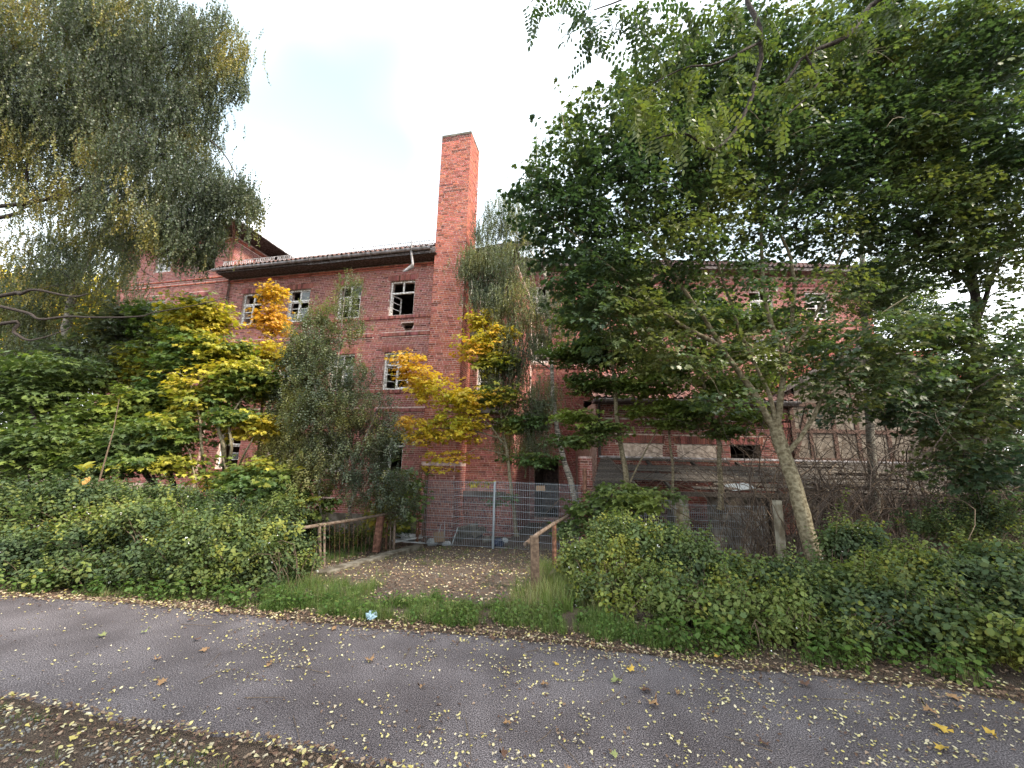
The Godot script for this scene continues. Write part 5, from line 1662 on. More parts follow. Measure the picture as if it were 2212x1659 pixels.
	sp = foliage(t[0], ms2, M.leaf, [[Vector3(-1.24, 6.47, -12.9), Vector3(0.441, 0.473, 0.3), 0.9, 0.4], [Vector3(-1.13, 5.62, -12.8), Vector3(0.695, 0.541, 0.45), 1, 0.1], [Vector3(-0.44, 6.07, -12.9), Vector3(0.392, 0.251, 0.25), 0.6, 0.35], [Vector3(-0.63, 4.8, -12.7), Vector3(0.757, 0.53, 0.5), 0.9, -0.1], [Vector3(-0.66, 3.7, -12.5), Vector3(1.026, 0.586, 0.6), 0.9, -0.3], [Vector3(0.08, 3.05, -12.5), Vector3(0.871, 0.508, 0.5), 0.9, -0.5], [Vector3(-0.82, 1.08, -11.9), Vector3(0.401, 0.107, 0.15), 0.5, 0.1], [Vector3(-0.17, 0.65, -11.9), Vector3(0.398, 0.186, 0.2), 0.7, -0.2], [Vector3(0.67, 1.85, -12.4), Vector3(0.847, 0.353, 0.4), 0.7, -0.5]], YELLOWG, 1500, Vector2(0.65, 1.0), 0.3, -0.25, 1.5, "green_foliage", 0.35, 6)
	twigs(t[0], t[1], sp, M.bark_maple, 50)

	# white-stemmed birch right of the chimney
	var b4: Vector3 = Vector3(2.09, 0.23, -12.6)
	t = tree("birch_tree", "tall weeping birch with white trunk rising right of the chimney", b4, [
		[[b4, Vector3(1.93, 0.9, -12.6), Vector3(1.63, 2.01, -12.7), Vector3(1.36, 3.49, -12.8), Vector3(1.28, 5.38, -12.9), Vector3(1.13, 7.75, -13), Vector3(0.93, 10.4, -13.2), Vector3(0.78, 12.63, -13.3), Vector3(0.74, 14.59, -13.4)], 0.105, 0.015],
		[[Vector3(1.28, 5.38, -12.9), Vector3(0.48, 7.39, -13), Vector3(-0.35, 8.65, -13.1), Vector3(-1.03, 9.18, -13.1)], 0.04, 0.01],
		[[Vector3(1.12, 8.1, -13), Vector3(0.29, 9.64, -13.2), Vector3(-0.58, 10.62, -13.3)], 0.035, 0.01],
		[[Vector3(1.31, 4.74, -12.9), Vector3(0.35, 5.36, -12.9), Vector3(-0.36, 5.66, -12.9)], 0.03, 0.01],
		[[Vector3(1.09, 8.45, -13), Vector3(1.47, 10.41, -13.2), Vector3(1.74, 11.57, -13.2)], 0.03, 0.01]], M.bark_birch)
	sp = foliage(t[0], bs, M.leaf, [[Vector3(0.74, 13.74, -13.4), Vector3(0.288, 0.721, 0.25), 0.3, 0], [Vector3(0.61, 12.02, -13.3), Vector3(0.7, 0.7, 0.5), 0.5, 0], [Vector3(-0.41, 10.92, -13.3), Vector3(0.862, 0.776, 0.6), 0.7, 0], [Vector3(-1.06, 9.91, -13.1), Vector3(0.504, 0.671, 0.4), 0.8, 0], [Vector3(0.29, 10.2, -13.2), Vector3(1.018, 0.848, 0.7), 0.8, 0], [Vector3(-0.52, 8.65, -13.1), Vector3(1.319, 0.907, 0.8), 1, 0], [Vector3(-1.34, 8.75, -13), Vector3(0.738, 0.82, 0.5), 0.9, 0], [Vector3(-0.16, 7.21, -13), Vector3(1.364, 0.963, 0.8), 1, 0], [Vector3(-0.81, 7.71, -13), Vector3(0.808, 0.97, 0.5), 0.9, 0], [Vector3(0.34, 5.68, -12.9), Vector3(1.09, 0.935, 0.7), 1, 0.05], [Vector3(-0.25, 4.7, -12.9), Vector3(0.921, 0.767, 0.6), 1, 0], [Vector3(0.67, 3.77, -12.8), Vector3(1.051, 0.901, 0.6), 0.9, 0], [Vector3(0.39, 2.57, -12.8), Vector3(1.032, 0.737, 0.6), 0.9, -0.1], [Vector3(1.45, 6.73, -13), Vector3(0.797, 1.115, 0.6), 0.8, 0]], GREYG, 11000, Vector2(0.85, 1.2), 0.45, -0.22)
	twigs(t[0], t[1], sp, M.bark_birch, 120, 0.008)

	# maple saplings before the low wing
	var b5: Vector3 = Vector3(3.17, 0.62, -10.9)
	t = tree("maple_tree", "straight young maple before the lean-to with tiers of green leaves", b5, [
		[[b5, Vector3(3.08, 1.5, -10.9), Vector3(2.94, 2.62, -11), Vector3(2.89, 4.34, -11.1), Vector3(2.87, 6.06, -11.2), Vector3(2.86, 7.91, -11.3)], 0.085, 0.025],
		[[Vector3(2.99, 2.24, -11), Vector3(2.35, 2.98, -10.9), Vector3(1.71, 3.33, -10.8)], 0.025, 0.008],
		[[Vector3(2.86, 4.89, -11.1), Vector3(3.55, 5.89, -11.1), Vector3(4.13, 6.63, -11.1)], 0.03, 0.01],
		[[Vector3(3.1, 1.03, -10.9), Vector3(3.51, 1.88, -10.9), Vector3(3.98, 2.63, -10.9), Vector3(4.57, 3.42, -11)], 0.025, 0.01]], M.bark_maple)
	sp = foliage(t[0], ms, M.leaf, [[Vector3(2.45, 2.59, -10.8), Vector3(0.749, 0.299, 0.6), 1, 0], [Vector3(1.83, 2.95, -10.8), Vector3(0.565, 0.251, 0.5), 0.9, 0.1], [Vector3(2.26, 3.9, -11), Vector3(0.78, 0.364, 0.6), 0.9, 0.15], [Vector3(1.77, 4.86, -11.1), Vector3(0.801, 0.467, 0.6), 0.9, 0.15], [Vector3(2.84, 5.17, -11.1), Vector3(0.939, 0.47, 0.6), 0.9, 0], [Vector3(2.49, 6.34, -11.2), Vector3(0.966, 0.552, 0.7), 1, 0], [Vector3(3.7, 6.33, -11.1), Vector3(0.821, 0.547, 0.6), 0.9, 0.1], [Vector3(3.11, 7.61, -11.3), Vector3(0.995, 0.568, 0.7), 1, -0.05], [Vector3(1.78, 2.31, -10.6), Vector3(0.609, 0.244, 0.4), 0.9, -0.1], [Vector3(4.53, 3.41, -10.9), Vector3(0.703, 0.281, 0.5), 1, 0.4], [Vector3(3.63, 3.19, -10.9), Vector3(0.573, 0.229, 0.4), 0.8, 0.3]], LIME, 3300, Vector2(0.7, 1.05), 0.3, -0.22, 1.4, "foliage", 0.4, 9)
	twigs(t[0], t[1], sp, M.bark_maple, 110)
	var b6: Vector3 = Vector3(5.37, 0.63, -10.6)
	t = tree("maple_tree", "crooked young maple before the lean-to with lime green middle leaves", b6, [
		[[b6, Vector3(5.42, 1.21, -10.6), Vector3(5.51, 2.28, -10.7), Vector3(5.43, 3.28, -10.8), Vector3(5.23, 4.61, -10.9), Vector3(5.14, 6.03, -11), Vector3(5.17, 7.5, -11)], 0.075, 0.02],
		[[Vector3(5.47, 2.77, -10.7), Vector3(6.11, 3.66, -10.7), Vector3(6.81, 4.33, -10.7)], 0.03, 0.01],
		[[Vector3(5.31, 4.34, -10.9), Vector3(4.64, 5.14, -10.9), Vector3(4.14, 5.69, -10.9)], 0.03, 0.01]], M.bark_maple)
	sp = foliage(t[0], ms, M.leaf, [[Vector3(4.89, 3.12, -10.6), Vector3(0.742, 0.346, 0.6), 1, 0.45], [Vector3(5.54, 2.63, -10.5), Vector3(0.546, 0.291, 0.5), 0.9, 0], [Vector3(4.17, 2.86, -10.7), Vector3(0.683, 0.248, 0.5), 0.9, 0.3], [Vector3(5.73, 3.65, -10.7), Vector3(0.757, 0.315, 0.5), 0.7, 0.15], [Vector3(4.47, 4.46, -10.9), Vector3(0.781, 0.391, 0.6), 0.6, 0.25], [Vector3(5.26, 5.75, -11), Vector3(0.941, 0.403, 0.6), 0.7, 0.1], [Vector3(6.27, 4.87, -10.8), Vector3(0.78, 0.39, 0.6), 0.8, 0.1], [Vector3(3.79, 3.91, -10.9), Vector3(0.903, 0.387, 0.6), 0.9, 0.2], [Vector3(6.51, 3.93, -10.7), Vector3(0.76, 0.38, 0.6), 0.8, 0.15], [Vector3(4.77, 6.6, -11), Vector3(0.954, 0.477, 0.7), 0.8, 0], [Vector3(6.24, 3, -10.4), Vector3(0.727, 0.303, 0.5), 0.8, 0.1]], LIME, 2500, Vector2(0.7, 1.05), 0.3, -0.22, 1.4, "foliage", 0.4, 9)
	twigs(t[0], t[1], sp, M.bark_maple, 90)
	var b7: Vector3 = Vector3(2.38, 0.2, -9.4)
	t = tree("maple_tree", "low maple shoot with fresh green leaves in front of the lean-to fence", b7, [
		[[b7, Vector3(2.45, 0.6, -9.4), Vector3(2.56, 0.9, -9.4)], 0.02, 0.01], [[Vector3(2.45, 0.6, -9.4), Vector3(1.96, 0.6, -9.3), Vector3(1.53, 0.41, -9.2)], 0.012, 0.005]], M.bark_maple)
	sp = foliage(t[0], ms, M.leaf, [[Vector3(2.51, 0.95, -9.4), Vector3(0.578, 0.315, 0.45), 1, 0.1], [Vector3(2.06, 0.65, -9.3), Vector3(0.568, 0.258, 0.4), 1, -0.05], [Vector3(1.52, 0.31, -9.2), Vector3(0.456, 0.203, 0.35), 1, 0], [Vector3(2.98, 0.86, -9.4), Vector3(0.419, 0.21, 0.35), 0.8, 0.35], [Vector3(3.43, 1.01, -9.6), Vector3(0.43, 0.193, 0.35), 0.7, -0.1]], LIME, 620, Vector2(0.7, 1.0), 0.3, -0.4)
	twigs(t[0], t[1], sp, M.bark_maple, 40)

	var b75: Vector3 = Vector3(4.35, 0.55, -11.2)
	t = tree("maple_tree", "airy slender maple rising in front of the clay tile roof", b75, [
		[[b75, Vector3(4.49, 1.78, -11.3), Vector3(4.47, 3.35, -11.4), Vector3(4.46, 5.04, -11.5), Vector3(4.53, 6.86, -11.6)], 0.045, 0.012],
		[[Vector3(4.47, 3.35, -11.4), Vector3(5.62, 4.47, -11.4), Vector3(6.51, 5.34, -11.4)], 0.02, 0.006],
		[[Vector3(4.45, 4.17, -11.4), Vector3(3.6, 4.99, -11.4), Vector3(2.65, 5.54, -11.4)], 0.02, 0.006]], M.bark_maple)
	sp = foliage(t[0], ms2, M.leaf, [[Vector3(4.51, 5.91, -11.5), Vector3(1.264, 0.702, 0.7), 0.9, 0.1], [Vector3(3.33, 4.98, -11.4), Vector3(1.234, 0.617, 0.7), 0.9, 0], [Vector3(5.66, 5.04, -11.4), Vector3(1.235, 0.618, 0.7), 0.9, 0.15], [Vector3(6.84, 5.93, -11.4), Vector3(1.115, 0.627, 0.7), 0.8, 0], [Vector3(4.35, 4.42, -11.3), Vector3(1.481, 0.471, 0.7), 0.9, 0.2], [Vector3(5.89, 4.02, -11.2), Vector3(1.194, 0.464, 0.6), 0.9, 0.25], [Vector3(2.96, 3.82, -11.2), Vector3(0.925, 0.463, 0.6), 0.9, 0.1], [Vector3(7.26, 4.46, -11.2), Vector3(0.935, 0.535, 0.6), 0.8, 0], [Vector3(2.36, 4.68, -11.4), Vector3(0.955, 0.614, 0.6), 0.9, 0.1], [Vector3(1.98, 6.01, -11.5), Vector3(0.844, 0.633, 0.6), 0.9, 0], [Vector3(7.62, 6.13, -11.5), Vector3(1.127, 0.634, 0.7), 0.9, 0.1], [Vector3(8.65, 5.36, -11.3), Vector3(0.958, 0.616, 0.6), 0.8, 0], [Vector3(5.86, 6.43, -11.6), Vector3(1.142, 0.571, 0.7), 0.8, 0.1]], LIME, 4300, Vector2(0.6, 1.0), 0.3, -0.14, 1.5, "foliage", 0.35, 9)
	twigs(t[0], t[1], sp, M.bark_maple, 120)
	# the big leaning maple
	var b8: Vector3 = Vector3(5.37, -0.06, -7.4)
	t = tree("maple_tree", "big maple with smooth tan leaning trunk forking into many limbs", b8, [
		[[b8, Vector3(5.25, 0.64, -7.4), Vector3(5.14, 1.51, -7.45), Vector3(5.02, 2.18, -7.5), Vector3(4.95, 2.57, -7.5)], 0.135, 0.11],
		[[Vector3(4.95, 2.4, -7.5), Vector3(4.53, 3.13, -7.45), Vector3(4, 4.02, -7.4), Vector3(3.44, 4.92, -7.3), Vector3(2.82, 5.84, -7.2), Vector3(2.18, 6.68, -7.1)], 0.065, 0.018],
		[[Vector3(4.98, 2.49, -7.5), Vector3(4.87, 3.15, -7.5), Vector3(4.54, 4.29, -7.6), Vector3(4.28, 5.48, -7.6), Vector3(3.99, 6.75, -7.6), Vector3(3.91, 8.33, -7.6)], 0.04, 0.014],
		[[Vector3(5.02, 2.53, -7.5), Vector3(5.27, 3.36, -7.6), Vector3(5.33, 3.92, -7.6), Vector3(5.16, 5.14, -7.7), Vector3(5.27, 6.62, -7.7), Vector3(5.6, 8.34, -7.7), Vector3(5.61, 10.46, -7.7)], 0.06, 0.018],
		[[Vector3(5.32, 3.64, -7.6), Vector3(5.67, 4.91, -7.6), Vector3(5.74, 5.93, -7.6), Vector3(5.57, 6.78, -7.6), Vector3(6.12, 7.84, -7.5), Vector3(6.6, 9.04, -7.4)], 0.042, 0.014],
		[[Vector3(5.32, 3.64, -7.6), Vector3(6.04, 4.55, -7.7), Vector3(6.61, 5.42, -7.8), Vector3(7.2, 6.73, -7.8), Vector3(7.65, 8.36, -7.8)], 0.035, 0.014],
		[[Vector3(5.12, 1.93, -7.5), Vector3(5.65, 2.62, -7.4), Vector3(6.04, 3.49, -7.3), Vector3(6.7, 4.35, -7.1), Vector3(7.29, 4.83, -6.9)], 0.045, 0.012],
		[[Vector3(4.04, 3.93, -7.4), Vector3(3.18, 4.31, -7.2), Vector3(2.43, 4.77, -7), Vector3(1.64, 5.45, -6.9), Vector3(0.86, 6.21, -6.9)], 0.045, 0.012]], M.bark_maple)
	sp = foliage(t[0], ms, M.leaf, [
		[Vector3(0.42, 6.67, -7), Vector3(0.501, 0.456, 0.6), 1, -0.1], [Vector3(0.98, 7.39, -7.1), Vector3(0.752, 0.658, 0.8), 1, -0.1], [Vector3(1.05, 6.08, -7), Vector3(0.808, 0.629, 0.8), 1, -0.1], [Vector3(1.98, 8.39, -7.2), Vector3(0.974, 0.877, 0.9), 1, -0.05], [Vector3(2, 6.89, -7.1), Vector3(0.928, 0.835, 1), 1, -0.1], [Vector3(1.66, 5.22, -7), Vector3(0.878, 0.527, 0.8), 0.9, 0.05], [Vector3(3.3, 9.69, -7.4), Vector3(1.13, 1.027, 1), 1, 0], [Vector3(3.29, 7.8, -7.4), Vector3(1.18, 1.082, 1.1), 1, -0.1], [Vector3(2.82, 5.84, -7.2), Vector3(1.098, 0.732, 1), 0.8, 0], [Vector3(4.65, 10.46, -7.5), Vector3(1.268, 1.162, 1.1), 1, 0], [Vector3(4.75, 8.59, -7.6), Vector3(1.229, 1.127, 1.1), 1, -0.1], [Vector3(4.38, 6.76, -7.6), Vector3(1.08, 0.884, 1), 0.6, 0.05], [Vector3(6.18, 10.36, -7.6), Vector3(1.385, 1.385, 1.2), 1, 0.05], [Vector3(6.14, 8.27, -7.6), Vector3(1.22, 1.119, 1.1), 0.9, -0.05], [Vector3(5.81, 6.64, -7.7), Vector3(1.089, 0.792, 0.9), 0.4, 0.1], [Vector3(7.34, 8.99, -7.7), Vector3(1.149, 1.358, 1), 1, 0], [Vector3(7.15, 7, -7.7), Vector3(0.999, 0.899, 0.9), 0.8, 0], [Vector3(4.2, 5.23, -7.5), Vector3(1.122, 0.561, 0.9), 0.5, 0.15], [Vector3(3.31, 4.35, -7.3), Vector3(0.981, 0.446, 0.8), 0.5, 0.15], [Vector3(2.15, 4.39, -7), Vector3(0.773, 0.429, 0.7), 0.6, 0.15], [Vector3(6.32, 5.12, -7.6), Vector3(0.849, 0.472, 0.7), 0.5, 0.1], [Vector3(6.16, 3.65, -7.2), Vector3(0.95, 0.432, 0.7), 0.8, 0], [Vector3(6.75, 4.13, -7), Vector3(0.853, 0.426, 0.7), 0.8, 0], [Vector3(4.37, 3.66, -7.4), Vector3(0.798, 0.355, 0.6), 0.5, 0.25], [Vector3(6.16, 3.08, -7), Vector3(0.911, 0.331, 0.6), 0.8, 0.05], [Vector3(6.95, 3.41, -6.9), Vector3(0.66, 0.33, 0.6), 0.8, 0.05], [Vector3(3.38, 3.5, -7.2), Vector3(0.774, 0.301, 0.6), 0.4, 0.2], [Vector3(1.61, 4.25, -6.9), Vector3(0.675, 0.38, 0.7), 0.8, 0.1], [Vector3(2.5, 3.72, -7.1), Vector3(0.94, 0.384, 0.7), 0.6, 0.15], [Vector3(5.33, 4.24, -7.4), Vector3(0.9, 0.405, 0.7), 0.5, 0.15], [Vector3(1.2, 4.88, -6.9), Vector3(0.515, 0.429, 0.6), 0.8, 0.05], [Vector3(3.79, 2.88, -7.1), Vector3(0.668, 0.25, 0.5), 0.4, 0.2]],
		MAPLES, 17500, Vector2(0.55, 0.95), 0.7, -0.10, 2.4, "foliage", 0.3, 0)
	twigs(t[0], t[1], sp, M.bark_maple, 420, 0.010)

	# trees along the right edge
	var b9: Vector3 = Vector3(9.3, -0.18, -10.6)
	t = tree("birch_tree", "birch with mottled grey trunk in front of the half-timbered gable", b9, [
		[[b9, Vector3(9.38, 1.17, -10.6), Vector3(9.6, 2.48, -10.7), Vector3(9.91, 4.42, -10.8), Vector3(10.13, 5.82, -10.9), Vector3(10.46, 7.92, -11), Vector3(10.92, 10.54, -11.1)], 0.13, 0.05],
		[[Vector3(9.73, 3.11, -10.7), Vector3(10.38, 4.12, -10.6), Vector3(11.46, 5.03, -10.5)], 0.03, 0.01]], M.bark_grey)
	sp = foliage(t[0], ss, M.leaf, [[Vector3(10.42, 6.68, -10.9), Vector3(0.948, 0.812, 0.7), 0.7, 0], [Vector3(11.1, 7.23, -10.8), Vector3(0.949, 0.678, 0.7), 0.7, 0], [Vector3(11.57, 5.74, -10.6), Vector3(1.168, 0.519, 0.8), 0.8, 0], [Vector3(11.96, 4.88, -10.4), Vector3(0.879, 0.502, 0.6), 0.8, 0.1]], GREEN, 3000, Vector2(1.2, 1.7), 1.0, -0.1)
	twigs(t[0], t[1], sp, M.bark_dark, 60)
	var b10: Vector3 = Vector3(9.18, 0.1, -8.2)
	t = tree("maple_tree", "dark-trunked maple filling the sky above the timber house", b10, [
		[[b10, Vector3(9.4, 1.4, -8.2), Vector3(9.65, 2.8, -8.2), Vector3(9.95, 4.3, -8.2), Vector3(10.06, 5.86, -8.1), Vector3(10.16, 7.86, -8), Vector3(10.25, 9.88, -7.9)], 0.13, 0.05],
		[[Vector3(10.04, 4.83, -8.2), Vector3(10.51, 6.21, -7.9), Vector3(10.78, 7.24, -7.6)], 0.05, 0.02],
		[[Vector3(10.02, 5.64, -8.1), Vector3(9.3, 6.18, -7.9), Vector3(8.6, 6.7, -7.7), Vector3(7.94, 7.43, -7.5)], 0.05, 0.015],
		[[Vector3(9.75, 3.29, -8.2), Vector3(9.02, 3.72, -8), Vector3(8.27, 3.85, -7.8)], 0.03, 0.01],
		[[Vector3(10.16, 7.86, -8), Vector3(9.05, 8.58, -7.6), Vector3(8.2, 9.46, -7.3)], 0.05, 0.015]], M.bark_dark)
	sp = foliage(t[0], ms, M.leaf, [[Vector3(9.22, 10.59, -7.4), Vector3(1.363, 1.258, 1.2), 1, 0.1], [Vector3(10.49, 10.76, -7.2), Vector3(1.132, 1.441, 1.1), 1, 0.15], [Vector3(8.58, 8.83, -7.5), Vector3(1.12, 1.019, 1), 1, 0.15], [Vector3(9.73, 8.53, -7.4), Vector3(1.3, 1.2, 1.1), 1, 0.1], [Vector3(10.24, 7.48, -7.2), Vector3(0.572, 1.334, 0.8), 1, 0], [Vector3(8.49, 7.18, -7.6), Vector3(1.091, 0.793, 0.9), 0.9, 0.05], [Vector3(9.69, 6.73, -7.7), Vector3(1.092, 0.794, 0.9), 0.9, 0], [Vector3(8.46, 5.94, -7.7), Vector3(0.877, 0.487, 0.7), 0.8, 0], [Vector3(9.85, 5.66, -7.3), Vector3(0.553, 0.645, 0.6), 0.8, 0], [Vector3(9.32, 3.95, -7.4), Vector3(0.804, 0.536, 0.7), 0.9, 0], [Vector3(9.01, 4.76, -7.8), Vector3(0.958, 0.287, 0.6), 0.6, 0], [Vector3(8.93, 2.92, -7.2), Vector3(0.678, 0.593, 0.7), 1, 0], [Vector3(8.59, 3.25, -7.6), Vector3(0.72, 0.36, 0.6), 0.7, 0.05], [Vector3(8.22, 3.63, -7.7), Vector3(0.644, 0.276, 0.5), 0.6, 0.05], [Vector3(8.53, 1.83, -7), Vector3(0.559, 0.559, 0.6), 1, 0], [Vector3(8.37, 2.42, -7.4), Vector3(0.601, 0.343, 0.5), 0.7, 0.1], [Vector3(7.65, 11.33, -7.4), Vector3(1.065, 1.172, 0.9), 1, 0], [Vector3(7.82, 2.66, -7.4), Vector3(0.691, 0.345, 0.5), 0.8, 0.05], [Vector3(7.74, 2.99, -7.8), Vector3(0.733, 0.321, 0.5), 0.7, 0.05], [Vector3(8.23, 1.74, -7.4), Vector3(0.674, 0.337, 0.5), 0.8, 0.05], [Vector3(6.7, 2.79, -7.9), Vector3(0.554, 0.277, 0.4), 0.5, 0.05], [Vector3(8.07, 4.37, -7.6), Vector3(0.834, 0.324, 0.6), 0.8, 0.05]], MAPLES, 15000, Vector2(0.55, 0.95), 0.7, -0.10, 2.4, "foliage", 0.3, 0)
	twigs(t[0], t[1], sp, M.bark_dark, 300)
	# trees far behind on the right
	for q in [["broadleaf_tree", "hazy far tree beyond the half-timbered house roof", Vector3(17.5, -0.8, -21.0), [[Vector3(23.27, 5.14, -21), Vector3(2.217, 1.478, 1.5), 1, 0.1], [Vector3(24.74, 5.98, -20), Vector3(1.896, 1.422, 1.5), 1, 0.1], [Vector3(25.91, 7.97, -20), Vector3(1.208, 1.449, 1.5), 0.7, 0]]], ["broadleaf_tree", "hazy far tree behind the annex roof at the right", Vector3(22.0, -0.8, -30.0), [[Vector3(28.63, 15.18, -30), Vector3(1.487, 1.487, 2), 0.7, 0], [Vector3(31.68, 15.65, -30), Vector3(1.864, 1.118, 2), 0.5, 0]]]]:
		t = tree(q[0], q[1], q[2], [[[q[2], q[2].lerp(q[3][0][0], 0.6), q[3][0][0]], 0.2, 0.06]], M.bark_dark)
		foliage(t[0], ms, M.leaf_dull, q[3], GREEN, 1400, Vector2(1.3, 1.8), 0.6, -0.2)

	# robinia bough hanging in from a tree standing right of the path
	var rb := Vector3(5.2, 0.0, -1.4)
	t = tree("robinia_tree", "overhanging robinia bough with feathered oval leaflets against the sky", rb, [
		[[rb, Vector3(5.0, 2.0, -1.5), Vector3(4.8, 4.0, -1.7), Vector3(4.5, 6.0, -2.0)], 0.2, 0.10],
		[[Vector3(4.6, 5.9, -2.3), Vector3(3.93, 6.59, -3.3), Vector3(3.38, 6.03, -3.3), Vector3(2.91, 5.75, -3.3), Vector3(2.64, 5.4, -3.3)], 0.035, 0.012],
		[[Vector3(4.6, 5.4, -1.9), Vector3(2.56, 6.56, -3.2), Vector3(2.43, 5.96, -3.2), Vector3(2.35, 5.45, -3.2), Vector3(2.11, 4.85, -3.2), Vector3(1.82, 4.51, -3.2), Vector3(1.53, 4.59, -3.1), Vector3(1.27, 4.53, -3.1)], 0.03, 0.006],
		[[Vector3(2.54, 6.56, -3.2), Vector3(1.68, 6.17, -3), Vector3(1.14, 6.04, -3), Vector3(0.67, 5.72, -2.9)], 0.018, 0.005],
		[[Vector3(1.68, 6.17, -3), Vector3(0.85, 6.05, -2.9), Vector3(0.33, 5.98, -2.9), Vector3(0.11, 5.81, -2.9)], 0.012, 0.004],
		[[Vector3(2.4, 5.78, -3.2), Vector3(1.93, 5.42, -3.1), Vector3(1.57, 5.31, -3.1), Vector3(1.21, 5.09, -3.1)], 0.014, 0.004],
		[[Vector3(2.91, 5.75, -3.3), Vector3(2.96, 5.41, -3.3), Vector3(2.64, 5.02, -3.3)], 0.014, 0.004]], M.bark_dark)
	var tw := [[Vector3(0.14, 5.71, -2.9), 5, 0.0], [Vector3(0.33, 5.82, -2.9), 6, 0.0], [Vector3(0.5, 5.66, -2.9), 7, 0.0], [Vector3(0.71, 5.67, -2.9), 10, 0.0], [Vector3(0.74, 5.35, -2.9), 6, 0.0], [Vector3(0.93, 5.69, -2.95), 12, 0.1], [Vector3(1.17, 5.82, -3), 12, 0.2], [Vector3(1.29, 5.5, -3), 10, 0.3], [Vector3(1.52, 5.77, -3), 10, 0.3], [Vector3(1.78, 5.78, -3), 10, 0.4], [Vector3(1.57, 5.25, -3.1), 12, 0.7], [Vector3(1.25, 5.04, -3.1), 12, 0.8], [Vector3(1.32, 4.73, -3.1), 12, 1.0], [Vector3(1.12, 4.83, -3.1), 8, 1.0], [Vector3(1.53, 4.69, -3.1), 12, 1.0], [Vector3(1.8, 4.9, -3.1), 12, 0.9], [Vector3(1.89, 4.64, -3.15), 8, 0.9], [Vector3(2.12, 5.44, -3.2), 12, 0.6], [Vector3(2.3, 5.84, -3.2), 12, 0.5], [Vector3(2.47, 6.19, -3.2), 12, 0.4], [Vector3(2.69, 5.46, -3.3), 12, 0.8], [Vector3(2.69, 5.07, -3.3), 8, 0.7], [Vector3(2.96, 5.75, -3.3), 12, 0.6], [Vector3(3.2, 6.11, -3.3), 12, 0.5], [Vector3(3.5, 6.18, -3.3), 14, 0.4], [Vector3(3.77, 6.37, -3.3), 12, 0.3], [Vector3(2.08, 6.04, -3.1), 12, 0.4]]
	# its crown arches over the right half of the path
	foliage(t[0], fr[0], M.leaf, [[Vector3(6.2, 6.6, 1.2), Vector3(3.2, 1.6, 3.4), 1.0, 0.0], [Vector3(9.5, 6.0, -1.5), Vector3(3.0, 2.0, 2.6), 1.0, 0.0], [Vector3(3.0, 7.6, 2.6), Vector3(3.0, 1.4, 2.6), 1.0, 0.1]], LIME, 9000, Vector2(1.2, 1.7), 1.0, -0.3)
	var tones := []
	for k in 6:
		var m: StandardMaterial3D = M.leaf.duplicate()
		m.albedo_color = srgb(Color(0.050, 0.085, 0.042).lerp(Color(0.16, 0.19, 0.055), k / 5.0))
		tones.append(m)
	for q in tw:
		for k in q[1]:
			var o := obj("leaf", fr[rng.randi() % 3], tones[clampi(int(q[2] * 5.0 + rnd(-0.8, 1.4)), 0, 5)], t[0])
			var p: Vector3 = q[0] + inside_ball() * Vector3(0.14, 0.10, 0.16)
			o.transform = Transform3D(turned(rnd(0.1, 1.3), rnd(0, TAU), rnd(-0.6, 0.6)).scaled(Vector3.ONE * rnd(1.0, 1.45)), p - t[0].position)


# ---------------------------------------------------------------- hedges
var other_sprig: ArrayMesh


